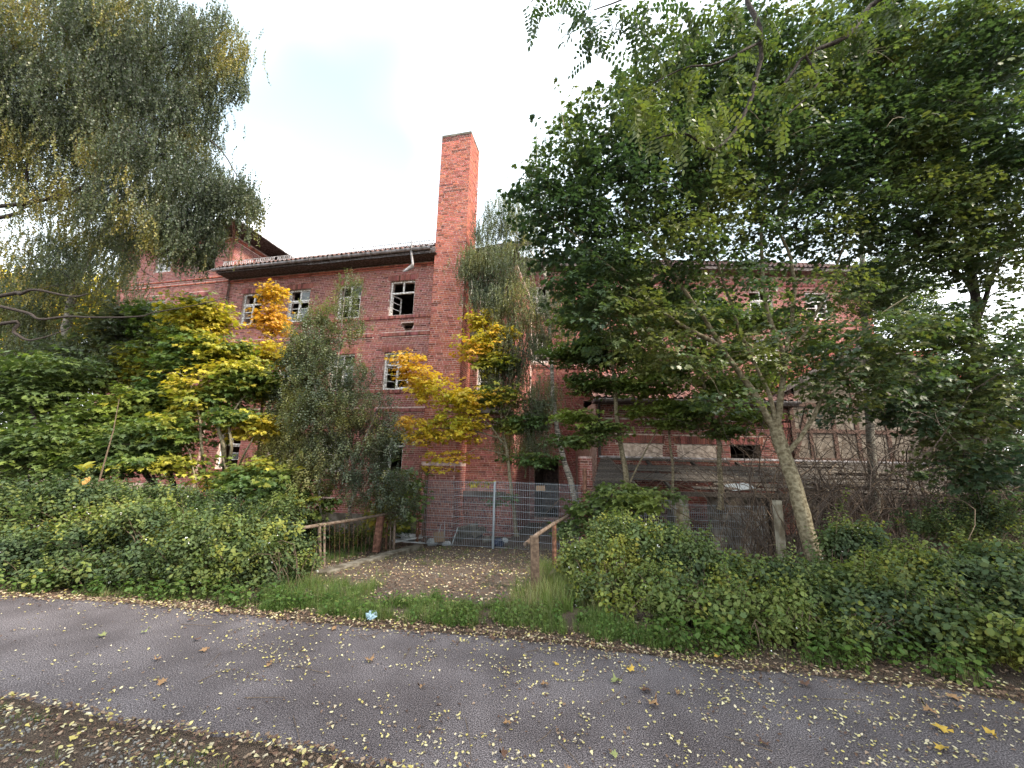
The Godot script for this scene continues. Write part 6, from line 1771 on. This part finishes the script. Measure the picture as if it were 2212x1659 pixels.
func shrub(called: String, label: String, c: Vector3, balls: Array, mesh: Array, pal: Array, n: int, group: String, berries := 0, gap := -0.3):
	var root := thing(called, Vector3(c.x, ground_y(c.x, c.z), c.z), label, "shrub", group)
	# several loose clumps of two leaf sizes, with bare gaps between
	var sp := foliage(root, mesh, M.leaf_dull, balls, pal, int(n * 0.62), Vector2(0.65, 1.45), 1.3, gap + 0.10, 2.0, "foliage", 0.0, 6)
	sp += foliage(root, other_sprig, M.leaf_dull, balls, [pal[1], pal[-1], pal[-1] * Color(1.25, 1.1, 0.9)], int(n * 0.13), Vector2(0.7, 1.3), 1.3, gap + 0.15, 1.4, "light_foliage", 0.0, 3)
	# stems rise from the ground and arch out to the leaves
	var g := Geo.new()
	var step := maxi(1, sp.size() / 90)
	for i in range(0, sp.size(), step):
		var p: Vector3 = sp[i]
		var a := Vector3(lerpf(c.x, p.x, 0.55) + rnd(-0.15, 0.15), 0, lerpf(c.z, p.z, 0.55) + rnd(-0.15, 0.15))
		a.y = ground_y(a.x, a.z) - 0.03
		var mid := a.lerp(p, 0.55) + Vector3(rnd(-0.1, 0.1), 0.25, rnd(-0.1, 0.1))
		g.tube(PackedVector3Array([a, a.lerp(mid, 0.5) + Vector3(0, 0.06, 0), mid, mid.lerp(p, 0.6) + Vector3(0, 0.04, 0), p]), PackedFloat32Array([0.007, 0.006, 0.005, 0.004, 0.002]), 4, false)
	var shoots := []
	var st := PackedColorArray()
	for i in 16:
		if sp.is_empty():
			break
		var p: Vector3 = sp[rng.randi() % sp.size()]
		var d := Vector3(rnd(-0.5, 0.5), 1.0, rnd(-0.4, 0.5)).normalized()
		var l := rnd(0.2, 0.6)
		var pts := PackedVector3Array()
		var rr := PackedFloat32Array()
		for s in 6:
			var t := s / 5.0
			var q := p + d * l * t + Vector3(d.x, 0, d.z) * l * 0.5 * t * t - Vector3(0, 0.18 * l * t * t, 0)
			pts.append(q)
			rr.append(lerpf(0.004, 0.0015, t))
			if s > 0:
				shoots.append(Transform3D(turned(rnd(-0.7, 0.7), rnd(0, TAU), rnd(-0.7, 0.7)).scaled(Vector3.ONE * rnd(0.5, 0.95)), q))
				var hue: Color = pal[1].lerp(pal[-1], rng.randf() * 0.9) * rnd(0.85, 1.2)
				hue.a = 1.0
				st.append(hue)
		g.tube(pts, rr, 4, false)
	if shoots.size():
		many("shoots", mesh[0], M.leaf_dull, root, shoots, st, -root.position)
	part("stems", g.mesh(), M.stem, root).set_meta("kind", "stuff")
	if berries > 0 and sp.size():
		var where := []
		var tint := PackedColorArray()
		for i in berries:
			var p: Vector3 = sp[rng.randi() % sp.size()] + Vector3(rnd(-0.06, 0.06), rnd(-0.06, 0.08), rnd(-0.02, 0.1))
			for k in 1 + rng.randi() % 3:
				where.append(Transform3D(Basis.from_scale(Vector3.ONE * rnd(0.006, 0.0095)), p + Vector3(rnd(-0.014, 0.014), rnd(-0.014, 0.014), rnd(-0.014, 0.014))))
				tint.append(Color.WHITE)
		var b := SphereMesh.new()
		b.radius = 1.0
		b.height = 2.0
		b.radial_segments = 8
		b.rings = 4
		many("berries", b, M.berry, root, where, tint, -root.position)
	return root


func build_hedges():
	var s1 := [shrub_sprig(23, 0.040), shrub_sprig(28, 0.034), shrub_sprig(29, 0.044)]
	var s2 := [shrub_sprig(24, 0.050), shrub_sprig(30, 0.042), shrub_sprig(31, 0.034)]
	other_sprig = shrub_sprig(25, 0.048)
	rng.seed = 555
	var HG := [Color(0.062, 0.092, 0.050), Color(0.084, 0.124, 0.060), Color(0.125, 0.172, 0.066), Color(0.23, 0.265, 0.07)]
	var HL := [Color(0.080, 0.125, 0.052), Color(0.115, 0.170, 0.060), Color(0.19, 0.23, 0.07)]
	var gl := "snowberry and bramble shrubs along the left edge of the path"
	var gr := "snowberry shrubs along the right edge of the path"
	shrub("bramble_shrub", "broad bramble shrub where the path leaves the picture beside dark maples", Vector3(-7.0, 0, -6.6), [[Vector3(-8.27, 0.63, -6.6), Vector3(0.798, 0.653, 0.8), 1, 0], [Vector3(-7.93, 0.74, -6.9), Vector3(0.839, 0.534, 0.8), 1, -0.05], [Vector3(-6.84, 0.17, -6), Vector3(0.776, 0.388, 0.6), 1, 0.1]], s2, HG, 3300, gl, 60)
	shrub("bramble_shrub", "bramble shrub with lime patches below the dark maples", Vector3(-5.2, 0, -6.2), [[Vector3(-7.02, 0.76, -6.9), Vector3(0.839, 0.458, 0.8), 1, -0.1], [Vector3(-6.3, 0.26, -6.2), Vector3(0.739, 0.47, 0.6), 1, 0.15], [Vector3(-5.87, 0.5, -6.4), Vector3(0.63, 0.42, 0.6), 1, 0.1], [Vector3(-5.89, 0.03, -5.7), Vector3(0.549, 0.213, 0.4), 0.9, 0.2]], s2, HG, 3600, gl, 70)
	shrub("snowberry_shrub", "snowberry shrub below the stems of the many-stemmed maple", Vector3(-3.9, 0, -6.1), [[Vector3(-5.36, 0.61, -6.6), Vector3(0.725, 0.435, 0.7), 1, -0.05], [Vector3(-4.97, 0.18, -6), Vector3(0.647, 0.388, 0.6), 1, 0], [Vector3(-4.51, 0.36, -6.2), Vector3(0.607, 0.472, 0.6), 1, -0.1], [Vector3(-4.13, 0.06, -5.7), Vector3(0.488, 0.214, 0.4), 0.9, 0]], s1, HG, 4600, gl, 120)
	shrub("snowberry_shrub", "snowberry shrub running up to the left pipe railing", Vector3(-2.8, 0, -6.3), [[Vector3(-4.03, 0.43, -6.6), Vector3(0.649, 0.361, 0.6), 1, -0.1], [Vector3(-3.73, 0.15, -6.1), Vector3(0.592, 0.362, 0.5), 1, -0.05], [Vector3(-3.55, 0.22, -6.7), Vector3(0.509, 0.364, 0.5), 1, -0.1], [Vector3(-3.19, -0.06, -6.5), Vector3(0.349, 0.244, 0.4), 0.7, -0.05], [Vector3(-3.33, -0.04, -5.8), Vector3(0.496, 0.155, 0.35), 0.8, 0]], s1, HG, 4200, gl, 150, -0.2)
	shrub("bramble_shrub", "tall back row of bramble behind the left hedge below the windows", Vector3(-5.0, 0, -8.4), [[Vector3(-6.99, 0.72, -8.4), Vector3(1.118, 0.354, 0.8), 1, 0], [Vector3(-8.2, 0.8, -8.2), Vector3(1.002, 0.364, 0.8), 1, -0.05], [Vector3(-5.75, 0.53, -8.4), Vector3(0.927, 0.315, 0.7), 0.8, 0], [Vector3(-4.76, 0.59, -8.6), Vector3(0.761, 0.362, 0.7), 0.8, 0.1]], s2, HG, 3300, gl, 60, -0.25)
	shrub("nettle_shrub", "low green nettle growth behind the left pipe railing", Vector3(-4.0, 0, -11.0), [[Vector3(-4.39, -0.28, -10.6), Vector3(0.695, 0.255, 0.6), 1, 0.2], [Vector3(-3.91, -0.32, -11.2), Vector3(0.735, 0.27, 0.6), 1, 0.1], [Vector3(-5, -0.1, -10.4), Vector3(0.684, 0.285, 0.6), 1, 0.1], [Vector3(-3.07, -0.34, -12.2), Vector3(0.468, 0.268, 0.4), 0.8, 0.1]], s2, HG, 1500, gl, 0, -0.2)
	# right hedge
	shrub("snowberry_shrub", "snowberry shrub with many white berries beside the stout brown post", Vector3(1.6, 0, -5.6), [[Vector3(1.36, 0.26, -6.2), Vector3(0.537, 0.403, 0.5), 1, -0.05], [Vector3(1.82, 0.47, -6.9), Vector3(0.454, 0.378, 0.5), 1, -0.05], [Vector3(1.06, 0.02, -5.4), Vector3(0.345, 0.288, 0.4), 0.9, -0.1], [Vector3(1.04, 0.1, -6.3), Vector3(0.306, 0.204, 0.35), 0.7, 0.25]], s1, HG, 3600, gr, 190, -0.25)
	shrub("snowberry_shrub", "blue-green snowberry shrub in front of the mesh panels", Vector3(2.6, 0, -5.2), [[Vector3(2.39, 0.43, -6.6), Vector3(0.577, 0.361, 0.6), 1, -0.1], [Vector3(1.94, 0.15, -5.6), Vector3(0.541, 0.361, 0.5), 1, -0.05], [Vector3(2.61, 0.24, -6), Vector3(0.519, 0.389, 0.5), 1, -0.05], [Vector3(1.34, -0.03, -4.8), Vector3(0.354, 0.177, 0.35), 0.9, 0.1]], s1, HG, 4200, gr, 120)
	shrub("snowberry_shrub", "light green low shrub spilling onto the path below the big maple", Vector3(2.7, 0, -4.4), [[Vector3(2.26, 0.06, -4.6), Vector3(0.486, 0.267, 0.4), 1, 0.15], [Vector3(2.71, 0.05, -4.4), Vector3(0.509, 0.231, 0.4), 1, 0.2], [Vector3(1.81, 0.02, -4.7), Vector3(0.347, 0.223, 0.35), 1, 0], [Vector3(2.25, -0, -4.1), Vector3(0.385, 0.107, 0.3), 0.9, 0.2]], s1, HL, 3400, gr, 20)
	shrub("snowberry_shrub", "dark snowberry shrub around the foot of the big maple trunk", Vector3(4.0, 0, -5.6), [[Vector3(3.03, 0.17, -5.6), Vector3(0.541, 0.331, 0.5), 1, -0.1], [Vector3(3.49, 0.18, -5.4), Vector3(0.521, 0.29, 0.5), 1, -0.1], [Vector3(3.87, 0.24, -5.2), Vector3(0.446, 0.279, 0.5), 1, -0.1], [Vector3(5.09, 0.49, -6.2), Vector3(0.474, 0.406, 0.4), 1, -0.05], [Vector3(3.36, 0.12, -4.9), Vector3(0.521, 0.208, 0.4), 1, 0]], s1, HG, 5200, gr, 130)
	shrub("bramble_shrub", "bramble shrub with yellow-green shoots left of the dark maple trunk", Vector3(4.6, 0, -4.6), [[Vector3(4.12, 0.26, -4.8), Vector3(0.462, 0.308, 0.5), 1, 0.05], [Vector3(4.02, 0.16, -4.4), Vector3(0.419, 0.279, 0.4), 1, -0.1], [Vector3(4.76, 0.41, -5), Vector3(0.377, 0.216, 0.4), 0.9, 0.35], [Vector3(3.24, 0.06, -4.1), Vector3(0.343, 0.15, 0.3), 1, 0]], s2, HG, 3000, gr, 40)
	shrub("bramble_shrub", "deep green bramble shrub below the dark-trunked maple", Vector3(5.4, 0, -4.4), [[Vector3(4.83, 0.29, -4.6), Vector3(0.442, 0.344, 0.5), 1, 0], [Vector3(4.83, 0.29, -4.2), Vector3(0.357, 0.357, 0.5), 1, 0], [Vector3(4.09, 0.11, -4), Vector3(0.377, 0.188, 0.35), 1, 0], [Vector3(5.76, 0.53, -5), Vector3(0.434, 0.271, 0.5), 0.9, 0.1], [Vector3(4.26, 0.13, -3.7), Vector3(0.231, 0.154, 0.3), 0.9, 0.1]], s2, HG, 3600, gr, 20)
	# tall back growth behind the right hedge
	shrub("bramble_shrub", "shaded ivy-like bramble at the foot of the timber house wall", Vector3(7.4, 0, -7.6), [[Vector3(8.18, 0.56, -7.8), Vector3(1.032, 0.516, 0.7), 0.8, 0], [Vector3(8.79, 0.87, -7.4), Vector3(0.575, 0.658, 0.7), 1, 0], [Vector3(6.76, 0.25, -7.2), Vector3(0.628, 0.314, 0.6), 0.7, -0.1]], s2, HG, 2200, gr, 0, -0.1)
	# big yellowing leaves of a tall herb above the left hedge
	var hp: Vector3 = Vector3(-7.6, 1, -7.6)
	var herb := thing("giant_herb", Vector3(hp.x, ground_y(hp.x, hp.z), hp.z), "tall herb with very large yellowing leaves above the left bramble hedge", "plant")
	var ym := []
	for k in 3:
		var m: StandardMaterial3D = M.leaf_dull.duplicate()
		m.albedo_color = srgb([Color(0.30, 0.30, 0.06), Color(0.50, 0.38, 0.09), Color(0.52, 0.30, 0.10)][k])
		ym.append(m)
	var hg := Geo.new()
	hg.tube(PackedVector3Array([herb.position, hp + Vector3(0.05, 0.3, 0), hp + Vector3(0.1, 1.1, 0), hp + Vector3(0.08, 1.7, 0)]), PackedFloat32Array([0.02, 0.016, 0.010, 0.006]), 6)
	part("stalk", hg.mesh(), M.stem, herb)
	for k in 11:
		var lg := Geo.new()
		lg.blade(Transform3D(), MAPLE if k % 2 else OVAL, rnd(0.1, 0.3), rnd(0.1, 0.5))
		var a := k * 2.4
		var o := obj("leaf", lg.mesh(), ym[k % 3], herb)
		o.transform = Transform3D((Basis(Vector3.UP, a) * Basis(Vector3(1, 0, 0), rnd(0.1, 0.9))).scaled(Vector3.ONE * rnd(0.15, 0.24)), hp + Vector3(cos(a) * 0.16, rnd(0.05, 0.6), 0.25 + sin(a) * 0.12) - herb.position)
	# bare tangle of climbing stems over the shed
	var vt := thing("vine_tangle", Vector3(8.0, -0.5, -9.6), "tangle of bare dark climbing stems hanging over the shed roof", "vine")
	var mass := Geo.new()
	for k in 620:
		var x := rnd(5.4, 13.0)
		var z := rnd(-10.8, -8.6)
		var a := Vector3(x, ground_y(x, z), z)
		var p := PackedVector3Array([a])
		var r := PackedFloat32Array()
		var d := Vector3(rnd(-0.3, 0.3), 1.0, rnd(-0.3, 0.3)).normalized()
		var cur := a
		var len := rnd(0.2, 0.56)
		var m := 9 + rng.randi() % 6
		for s in m:
			d = (d + Vector3(rnd(-0.45, 0.45), -0.09 * s / m * 4.0 + rnd(-0.15, 0.2), rnd(-0.35, 0.35))).normalized()
			cur += d * len
			cur.y = maxf(cur.y, ground_y(cur.x, cur.z))
			p.append(cur)
		for s in p.size():
			r.append(lerpf(rnd(0.008, 0.022) if k < 290 else rnd(0.005, 0.012), 0.003, float(s) / p.size()))
		if k < 290:
			var g := Geo.new()
			g.tube(p, r, 4, false)
			part("stem", g.mesh(), M.stem if k % 3 == 0 else M.bark_vine, vt)
		else:
			mass.tube(p, r, 3, false)
	part("thin_stems", mass.mesh(), M.bark_vine, vt).set_meta("kind", "stuff")


# ---------------------------------------------------------------- fallen leaves, grass, gravel
func build_litter():
	var small := []
	for k in 3:
		rng.seed = 40 + k
		var g := Geo.new()
		g.col = Color.WHITE
		g.blade(Transform3D(Basis.from_scale(Vector3(1.15, 1, 1)), Vector3(0, 0.03, -0.5)), OVAL if k else BIRCH, 0.35 - 0.2 * k, [0.25, -0.2, 0.1][k])
		small.append(g.mesh())
	rng.seed = 77
	var pale := [Color(0.46, 0.40, 0.18), Color(0.50, 0.45, 0.27), Color(0.40, 0.34, 0.11), Color(0.46, 0.40, 0.28)]
	var brown := [Color(0.11, 0.066, 0.045), Color(0.17, 0.11, 0.075), Color(0.075, 0.045, 0.034), Color(0.25, 0.18, 0.125)]
	var lists := [[], [], []]
	var tints := [PackedColorArray(), PackedColorArray(), PackedColorArray()]
	var drop := func(x: float, z: float, y: float, c: Color, s: float):
		var k := rng.randi() % 3
		var cc := c * rnd(0.75, 1.15)
		cc.a = 1.0
		lists[k].append(Transform3D(turned(rnd(-0.35, 0.35), rnd(0, TAU), rnd(-0.35, 0.35)).scaled(Vector3.ONE * s), Vector3(x, y + 0.004 + rnd(0.0, 0.008), z)))
		tints[k].append(cc)
	# on the path: sparse on the left, thicker to the right
	var n := 0
	while n < 7500:
		var x := rnd(-8.0, 5.0)
		var z := rnd(path_far(x), path_near(x))
		var keep := clampf(0.26 + 0.11 * x + 0.9 * blotch.get_noise_2d(x * 1.6, z * 1.6) + 0.9 * blotch.get_noise_2d(x * 6.0, z * 6.0), 0.04, 1.0)
		if rng.randf() > keep:
			continue
		drop.call(x, z, 0.002, pale[rng.randi() % 4] if rng.randf() < 0.72 else brown[rng.randi() % 4], rnd(0.011, 0.028))
		n += 1
	# drifts along both edges
	for i in 13500:
		var x := rnd(-9.0, 6.0)
		var t := pow(rng.randf(), 1.6)
		var z := path_far(x) + (0.34 if rng.randf() < 0.3 else 0.16) * rng.randf() - t * (0.5 if x < 1.0 else 0.95)
		var y := maxf(ground_y(x, z), 0.0 if z > path_far(x) else -1.0)
		drop.call(x, z, y + 0.012 * rng.randf(), brown[rng.randi() % 4] if rng.randf() < 0.78 else pale[rng.randi() % 4], rnd(0.016, 0.036))
	for i in 4200:
		var x := rnd(-5.5, 0.6)
		var z := path_near(x) - 0.08 + rng.randf() * rng.randf() * 1.1
		var y := maxf(ground_y(x, z), 0.0 if z < path_near(x) else -1.0)
		drop.call(x, z, y + 0.01 * rng.randf(), pale[rng.randi() % 4] if rng.randf() < 0.33 else brown[rng.randi() % 4], rnd(0.014, 0.036))
	for i in 9000:
		var x := rnd(-3.5, 2.3)
		var z := rnd(-11.8, -5.2)
		drop.call(x, z, ground_y(x, z) + 0.018, pale[rng.randi() % 4] if rng.randf() < 0.22 else brown[rng.randi() % 4], rnd(0.025, 0.05))
	# on the shed roof
	for i in 1500:
		var x := rnd(3.4, 15.0)
		var t := rng.randf()
		drop.call(x, lerpf(-11.55, -13.72, t), lerpf(1.06, 1.93, t) + 0.02, brown[1 + rng.randi() % 3] if rng.randf() < 0.6 else pale[3], rnd(0.03, 0.06))
	for k in 3:
		tag(many("leaf_litter", small[k], M.dead_leaf, null, lists[k], tints[k]), "small pale yellow and brown fallen leaves strewn over path and drive", "leaf litter")
	# larger maple leaves one by one
	var big := []
	for k in 4:
		rng.seed = 60 + k
		var g := Geo.new()
		g.col = Color.WHITE
		g.blade(Transform3D(Basis(), Vector3(0, 0.05, -0.5)), MAPLE, rnd(0.15, 0.5), rnd(-0.35, 0.2))
		g.tube(PackedVector3Array([Vector3(0, 0.05, -0.45), Vector3(0.06, 0.08, -0.9)]), PackedFloat32Array([0.018, 0.012]), 3, false)
		# dried edges curl up and down
		for i in g.v.size():
			var q := g.v[i]
			var e := Vector2(q.x, q.z).length()
			g.v[i].y += e * e * (0.5 * sin(atan2(q.x, q.z) * 3.0 + k * 1.7) + rnd(-0.2, 0.35))
			g.v[i].x *= 1.0 - 0.25 * e
		var gs := SurfaceTool.new()
		gs.create_from(g.mesh(), 0)
		gs.generate_normals()
		big.append(gs.commit())
	rng.seed = 78
	var kinds := [[Color(0.24, 0.145, 0.075), "tan curled fallen maple leaf"], [Color(0.105, 0.06, 0.042), "dark brown fallen maple leaf"], [Color(0.42, 0.28, 0.055), "golden yellow fallen maple leaf"], [Color(0.20, 0.22, 0.09), "pale green fallen maple leaf"]]
	var mats := []
	for k in kinds:
		var m := mat("maple_leaf", Color(1, 1, 1), 0.75, null, 1.0, false, 0.0, 0.3)
		m.albedo_color = srgb(k[0])
		mats.append(m)
	var spots := [Vector2(0.0, -2.62), Vector2(0.02, -2.9), Vector2(0.62, -2.62), Vector2(1.55, -2.75), Vector2(2.1, -2.45), Vector2(1.0, -3.6), Vector2(1.25, -3.3), Vector2(2.9, -3.1), Vector2(3.05, -2.9), Vector2(2.6, -2.75), Vector2(3.4, -2.95), Vector2(3.3, -2.6), Vector2(0.4, -3.7), Vector2(-0.6, -3.3), Vector2(-1.9, -3.6), Vector2(-2.5, -3.3), Vector2(-0.8, -4.2), Vector2(-0.1, -4.15), Vector2(0.3, -2.4), Vector2(1.1, -2.4)]
	for i in 64:
		var q: Vector2 = spots[i] if i < spots.size() else Vector2(rnd(-4.5, 4.5), 0)
		if i >= spots.size():
			q.y = rnd(path_far(q.x) - 0.1, path_near(q.x))
			if q.x < 0 and rng.randf() < 0.6:
				q.x = absf(q.x)
				q.y = rnd(path_far(q.x) - 0.1, path_near(q.x))
		var k: int = [0, 0, 0, 1, 1, 2, 3][rng.randi() % 7]
		var spot := "on the open asphalt"
		if q.y < path_far(q.x) + 0.25:
			spot = "in the drift below the right hedge" if q.x > 1.4 else ("in the drift beside the grass strip" if q.x > -3.0 else "in the drift below the left hedge")
		elif q.y > path_near(q.x) - 0.3:
			spot = "by the near edge of the path"
		elif q.x > 2.2:
			spot = "on the asphalt where small leaves lie thick"
		var o := obj("fallen_leaf", big[rng.randi() % 4], mats[k], null, Vector3(q.x, 0.012, q.y))
		o.transform.basis = turned(rnd(-0.25, 0.25), rnd(0, TAU), rnd(-0.25, 0.25)).scaled(Vector3(rnd(0.85, 1.0), 1.0, 1.0) * rnd(0.045, 0.085))
		tag(o, kinds[k][1] + " " + spot, "leaf", kinds[k][1].replace("leaf", "leaves") + " " + spot)
	# bits of twig
	rng.seed = 79
	for i in 26:
		var x := rnd(-3.5, 4.0)
		var z := rnd(path_far(x), path_near(x))
		var a := rnd(0, TAU)
		var l := rnd(0.06, 0.22)
		var g := Geo.new()
		g.tube(PackedVector3Array([Vector3(-cos(a) * l, 0.004, -sin(a) * l), Vector3(0.01, 0.009, 0.01), Vector3(cos(a) * l, 0.004, sin(a) * l)]), PackedFloat32Array([0.0025, 0.002, 0.0015]), 4)
		tag(obj("fallen_twig", g.mesh(), M.stem, null, Vector3(x, 0.003, z)), "thin dry twig lying on the asphalt path", "twig", "thin dry twigs on the path")


func grass_tuft(sd: int, h: float, blades: int, spread: float) -> ArrayMesh:
	rng.seed = sd
	var g := Geo.new()
	for k in blades:
		g.col = leaf_col(0.25)
		var a := rnd(0, TAU)
		var b := Vector3(cos(a), 0, sin(a)) * rnd(0, spread)
		var d := Vector3(cos(a + rnd(-0.8, 0.8)), 0, sin(a + rnd(-0.8, 0.8)))
		var l := h * rnd(0.5, 1.1)
		var bend := rnd(0.15, 0.7)
		var w := rnd(0.002, 0.0042)
		var side := d.cross(Vector3.UP) * w
		var pts := []
		for s in 4:
			var t := s / 3.0
			pts.append(b + d * l * bend * t * t + Vector3(0, l * t * (1.0 - 0.35 * bend * t), 0))
		for s in 3:
			var w0 := 1.0 - s / 3.0
			var w1 := 1.0 - (s + 1) / 3.0
			var nn: Vector3 = (pts[s + 1] - pts[s]).cross(side).normalized()
			if s < 2:
				g.quad(pts[s] - side * w0, pts[s] + side * w0, pts[s + 1] + side * w1, pts[s + 1] - side * w1, nn)
			else:
				g.tri(pts[s] - side * w0, pts[s] + side * w0, pts[s + 1])
	return g.mesh()


func build_ground_cover():
	var t1 := grass_tuft(91, 0.17, 14, 0.05)
	var t2 := grass_tuft(92, 0.30, 16, 0.06)
	var weed := shrub_sprig(93, 0.045)
	rng.seed = 900
	var gp := [Color(0.080, 0.145, 0.034), Color(0.12, 0.19, 0.046), Color(0.17, 0.21, 0.065), Color(0.26, 0.235, 0.125)]
	var sets := [[], [], []]
	var tint := [PackedColorArray(), PackedColorArray(), PackedColorArray()]
	var put := func(k: int, x: float, z: float, s: float, dry: float):
		sets[k].append(Transform3D(Basis(Vector3.UP, rnd(0, TAU)).scaled(Vector3.ONE * s), Vector3(x, ground_y(x, z) - 0.01, z)))
		var q := clampf(rng.randf() * 0.7 + dry, 0, 0.99) * 3.0
		var c: Color = gp[int(q)].lerp(gp[int(q) + 1], q - int(q)) * rnd(0.8, 1.2)
		c.a = 1.0
		tint[k].append(c)
	# strip between path and drive
	for i in 2600:
		var x := rnd(-3.1, 1.7)
		var z := path_far(x) - 0.12 - 0.14 * blotch.get_noise_2d(x * 4.0, 3.0) - rng.randf() * (0.9 - 0.14 * absf(x + 0.6) + 0.5 * blotch.get_noise_2d(x * 2.5, 20.0))
		if blotch.get_noise_2d(x * 3.2, z * 3.2) < -0.12:
			continue
		put.call(0, x, z, rnd(0.35, 0.95) + 0.7 * maxf(0.0, blotch.get_noise_2d(x * 3.0, z * 3.0)), 0.25 * blotch.get_noise_2d(x * 1.5 + 30.0, z * 1.5) + 0.05)
		if rng.randf() < 0.2:
			put.call(2, x, z, rnd(0.5, 0.9), 0.0)
	# long dry grass by the brown post
	for i in 520:
		var x := 0.2 + 0.75 * rng.randf() + 0.2
		var z := rnd(-8.6, -5.0)
		x += (-z - 6.0) * 0.2
		put.call(1, x + rnd(-0.4, 0.3), z, rnd(0.6, 1.3), 0.35)
	for i in 240:
		put.call(1, rnd(-3.1, -1.8), rnd(-6.4, -5.2), rnd(0.5, 1.0), 0.1)
	# tufts in the drive and around the rail
	for i in 900:
		var x := rnd(-4.6, 2.2)
		var z := rnd(-11.6, -6.2)
		if x > -3.2 and blotch.get_noise_2d(x * 1.6, z * 1.6) < 0.12:
			continue
		put.call(0, x, z, rnd(0.4, 1.0), 0.1)
	for i in 900:
		var x := rnd(-9.0, -3.4)
		put.call(0, x, rnd(-11.8, -7.0), rnd(0.7, 1.3), 0.0)
	# growth creeping out from under the hedges
	for i in 1500:
		var x := rnd(-9.0, -2.6) if i % 2 else rnd(1.3, 5.8)
		var z := path_far(x) - 0.10 - rng.randf() * 0.6
		if blotch.get_noise_2d(x * 2.4, z * 2.4 + 60.0) < -0.1:
			continue
		if rng.randf() < 0.6:
			put.call(2, x, z, rnd(0.6, 1.3), 0.0)
		else:
			put.call(0, x, z, rnd(0.4, 1.0), 0.15)
	# near verge
	for i in 330:
		var x := rnd(-3.4, 0.4)
		var z := path_near(x) + 0.03 + rng.randf() * 0.45
		if blotch.get_noise_2d(x * 3.0, z * 3.0) < 0.08:
			continue
		put.call(0, x, z, rnd(0.25, 0.5), 0.0)
	tag(many("grass", t1, M.grass, null, sets[0], tint[0]), "short green grass strip between the path and the driveway", "grass")
	tag(many("long_grass", t2, M.grass, null, sets[1], tint[1]), "long dry grass around the stout brown post", "grass")
	tag(many("weeds", weed, M.leaf_dull, null, sets[2], tint[2]), "broad-leaved weeds in the grass and along the hedge feet", "weeds")
	# gravel of the near verge
	var st := Geo.new()
	st.box(Transform3D(turned(0.3, 0.2, 0.5), Vector3.ZERO), Vector3(1.0, 0.7, 0.85), 0.22)
	var where := []
	var tn := PackedColorArray()
	for i in 5200:
		var x := rnd(-5.0, 0.5)
		var z := path_near(x) + 0.02 + rng.randf() * 1.0
		if blotch.get_noise_2d(x * 2.0 + 9.0, z * 2.0) < -0.15:
			continue
		where.append(Transform3D(turned(rnd(0, TAU), rnd(0, TAU), 0).scaled(Vector3.ONE * rnd(0.006, 0.02)), Vector3(x, ground_y(x, z) + 0.002, z)))
		var v := rnd(0.10, 0.30)
		tn.append(Color(v, v * 0.97, v * 0.93))
	for i in 2600:
		var x := rnd(-3.4, 2.2)
		var z := rnd(-11.7, -5.2)
		if blotch.get_noise_2d(x * 1.8 + 4.0, z * 1.8) < 0.0:
			continue
		where.append(Transform3D(turned(rnd(0, TAU), rnd(0, TAU), 0).scaled(Vector3.ONE * rnd(0.008, 0.035)), Vector3(x, ground_y(x, z) + 0.012, z)))
		var v := rnd(0.08, 0.2)
		tn.append(Color(v, v * 0.93, v * 0.85))
	tag(many("gravel", st.mesh(), M.stone, null, where, tn), "small grey gravel among the leaves of the near verge and the drive", "gravel")
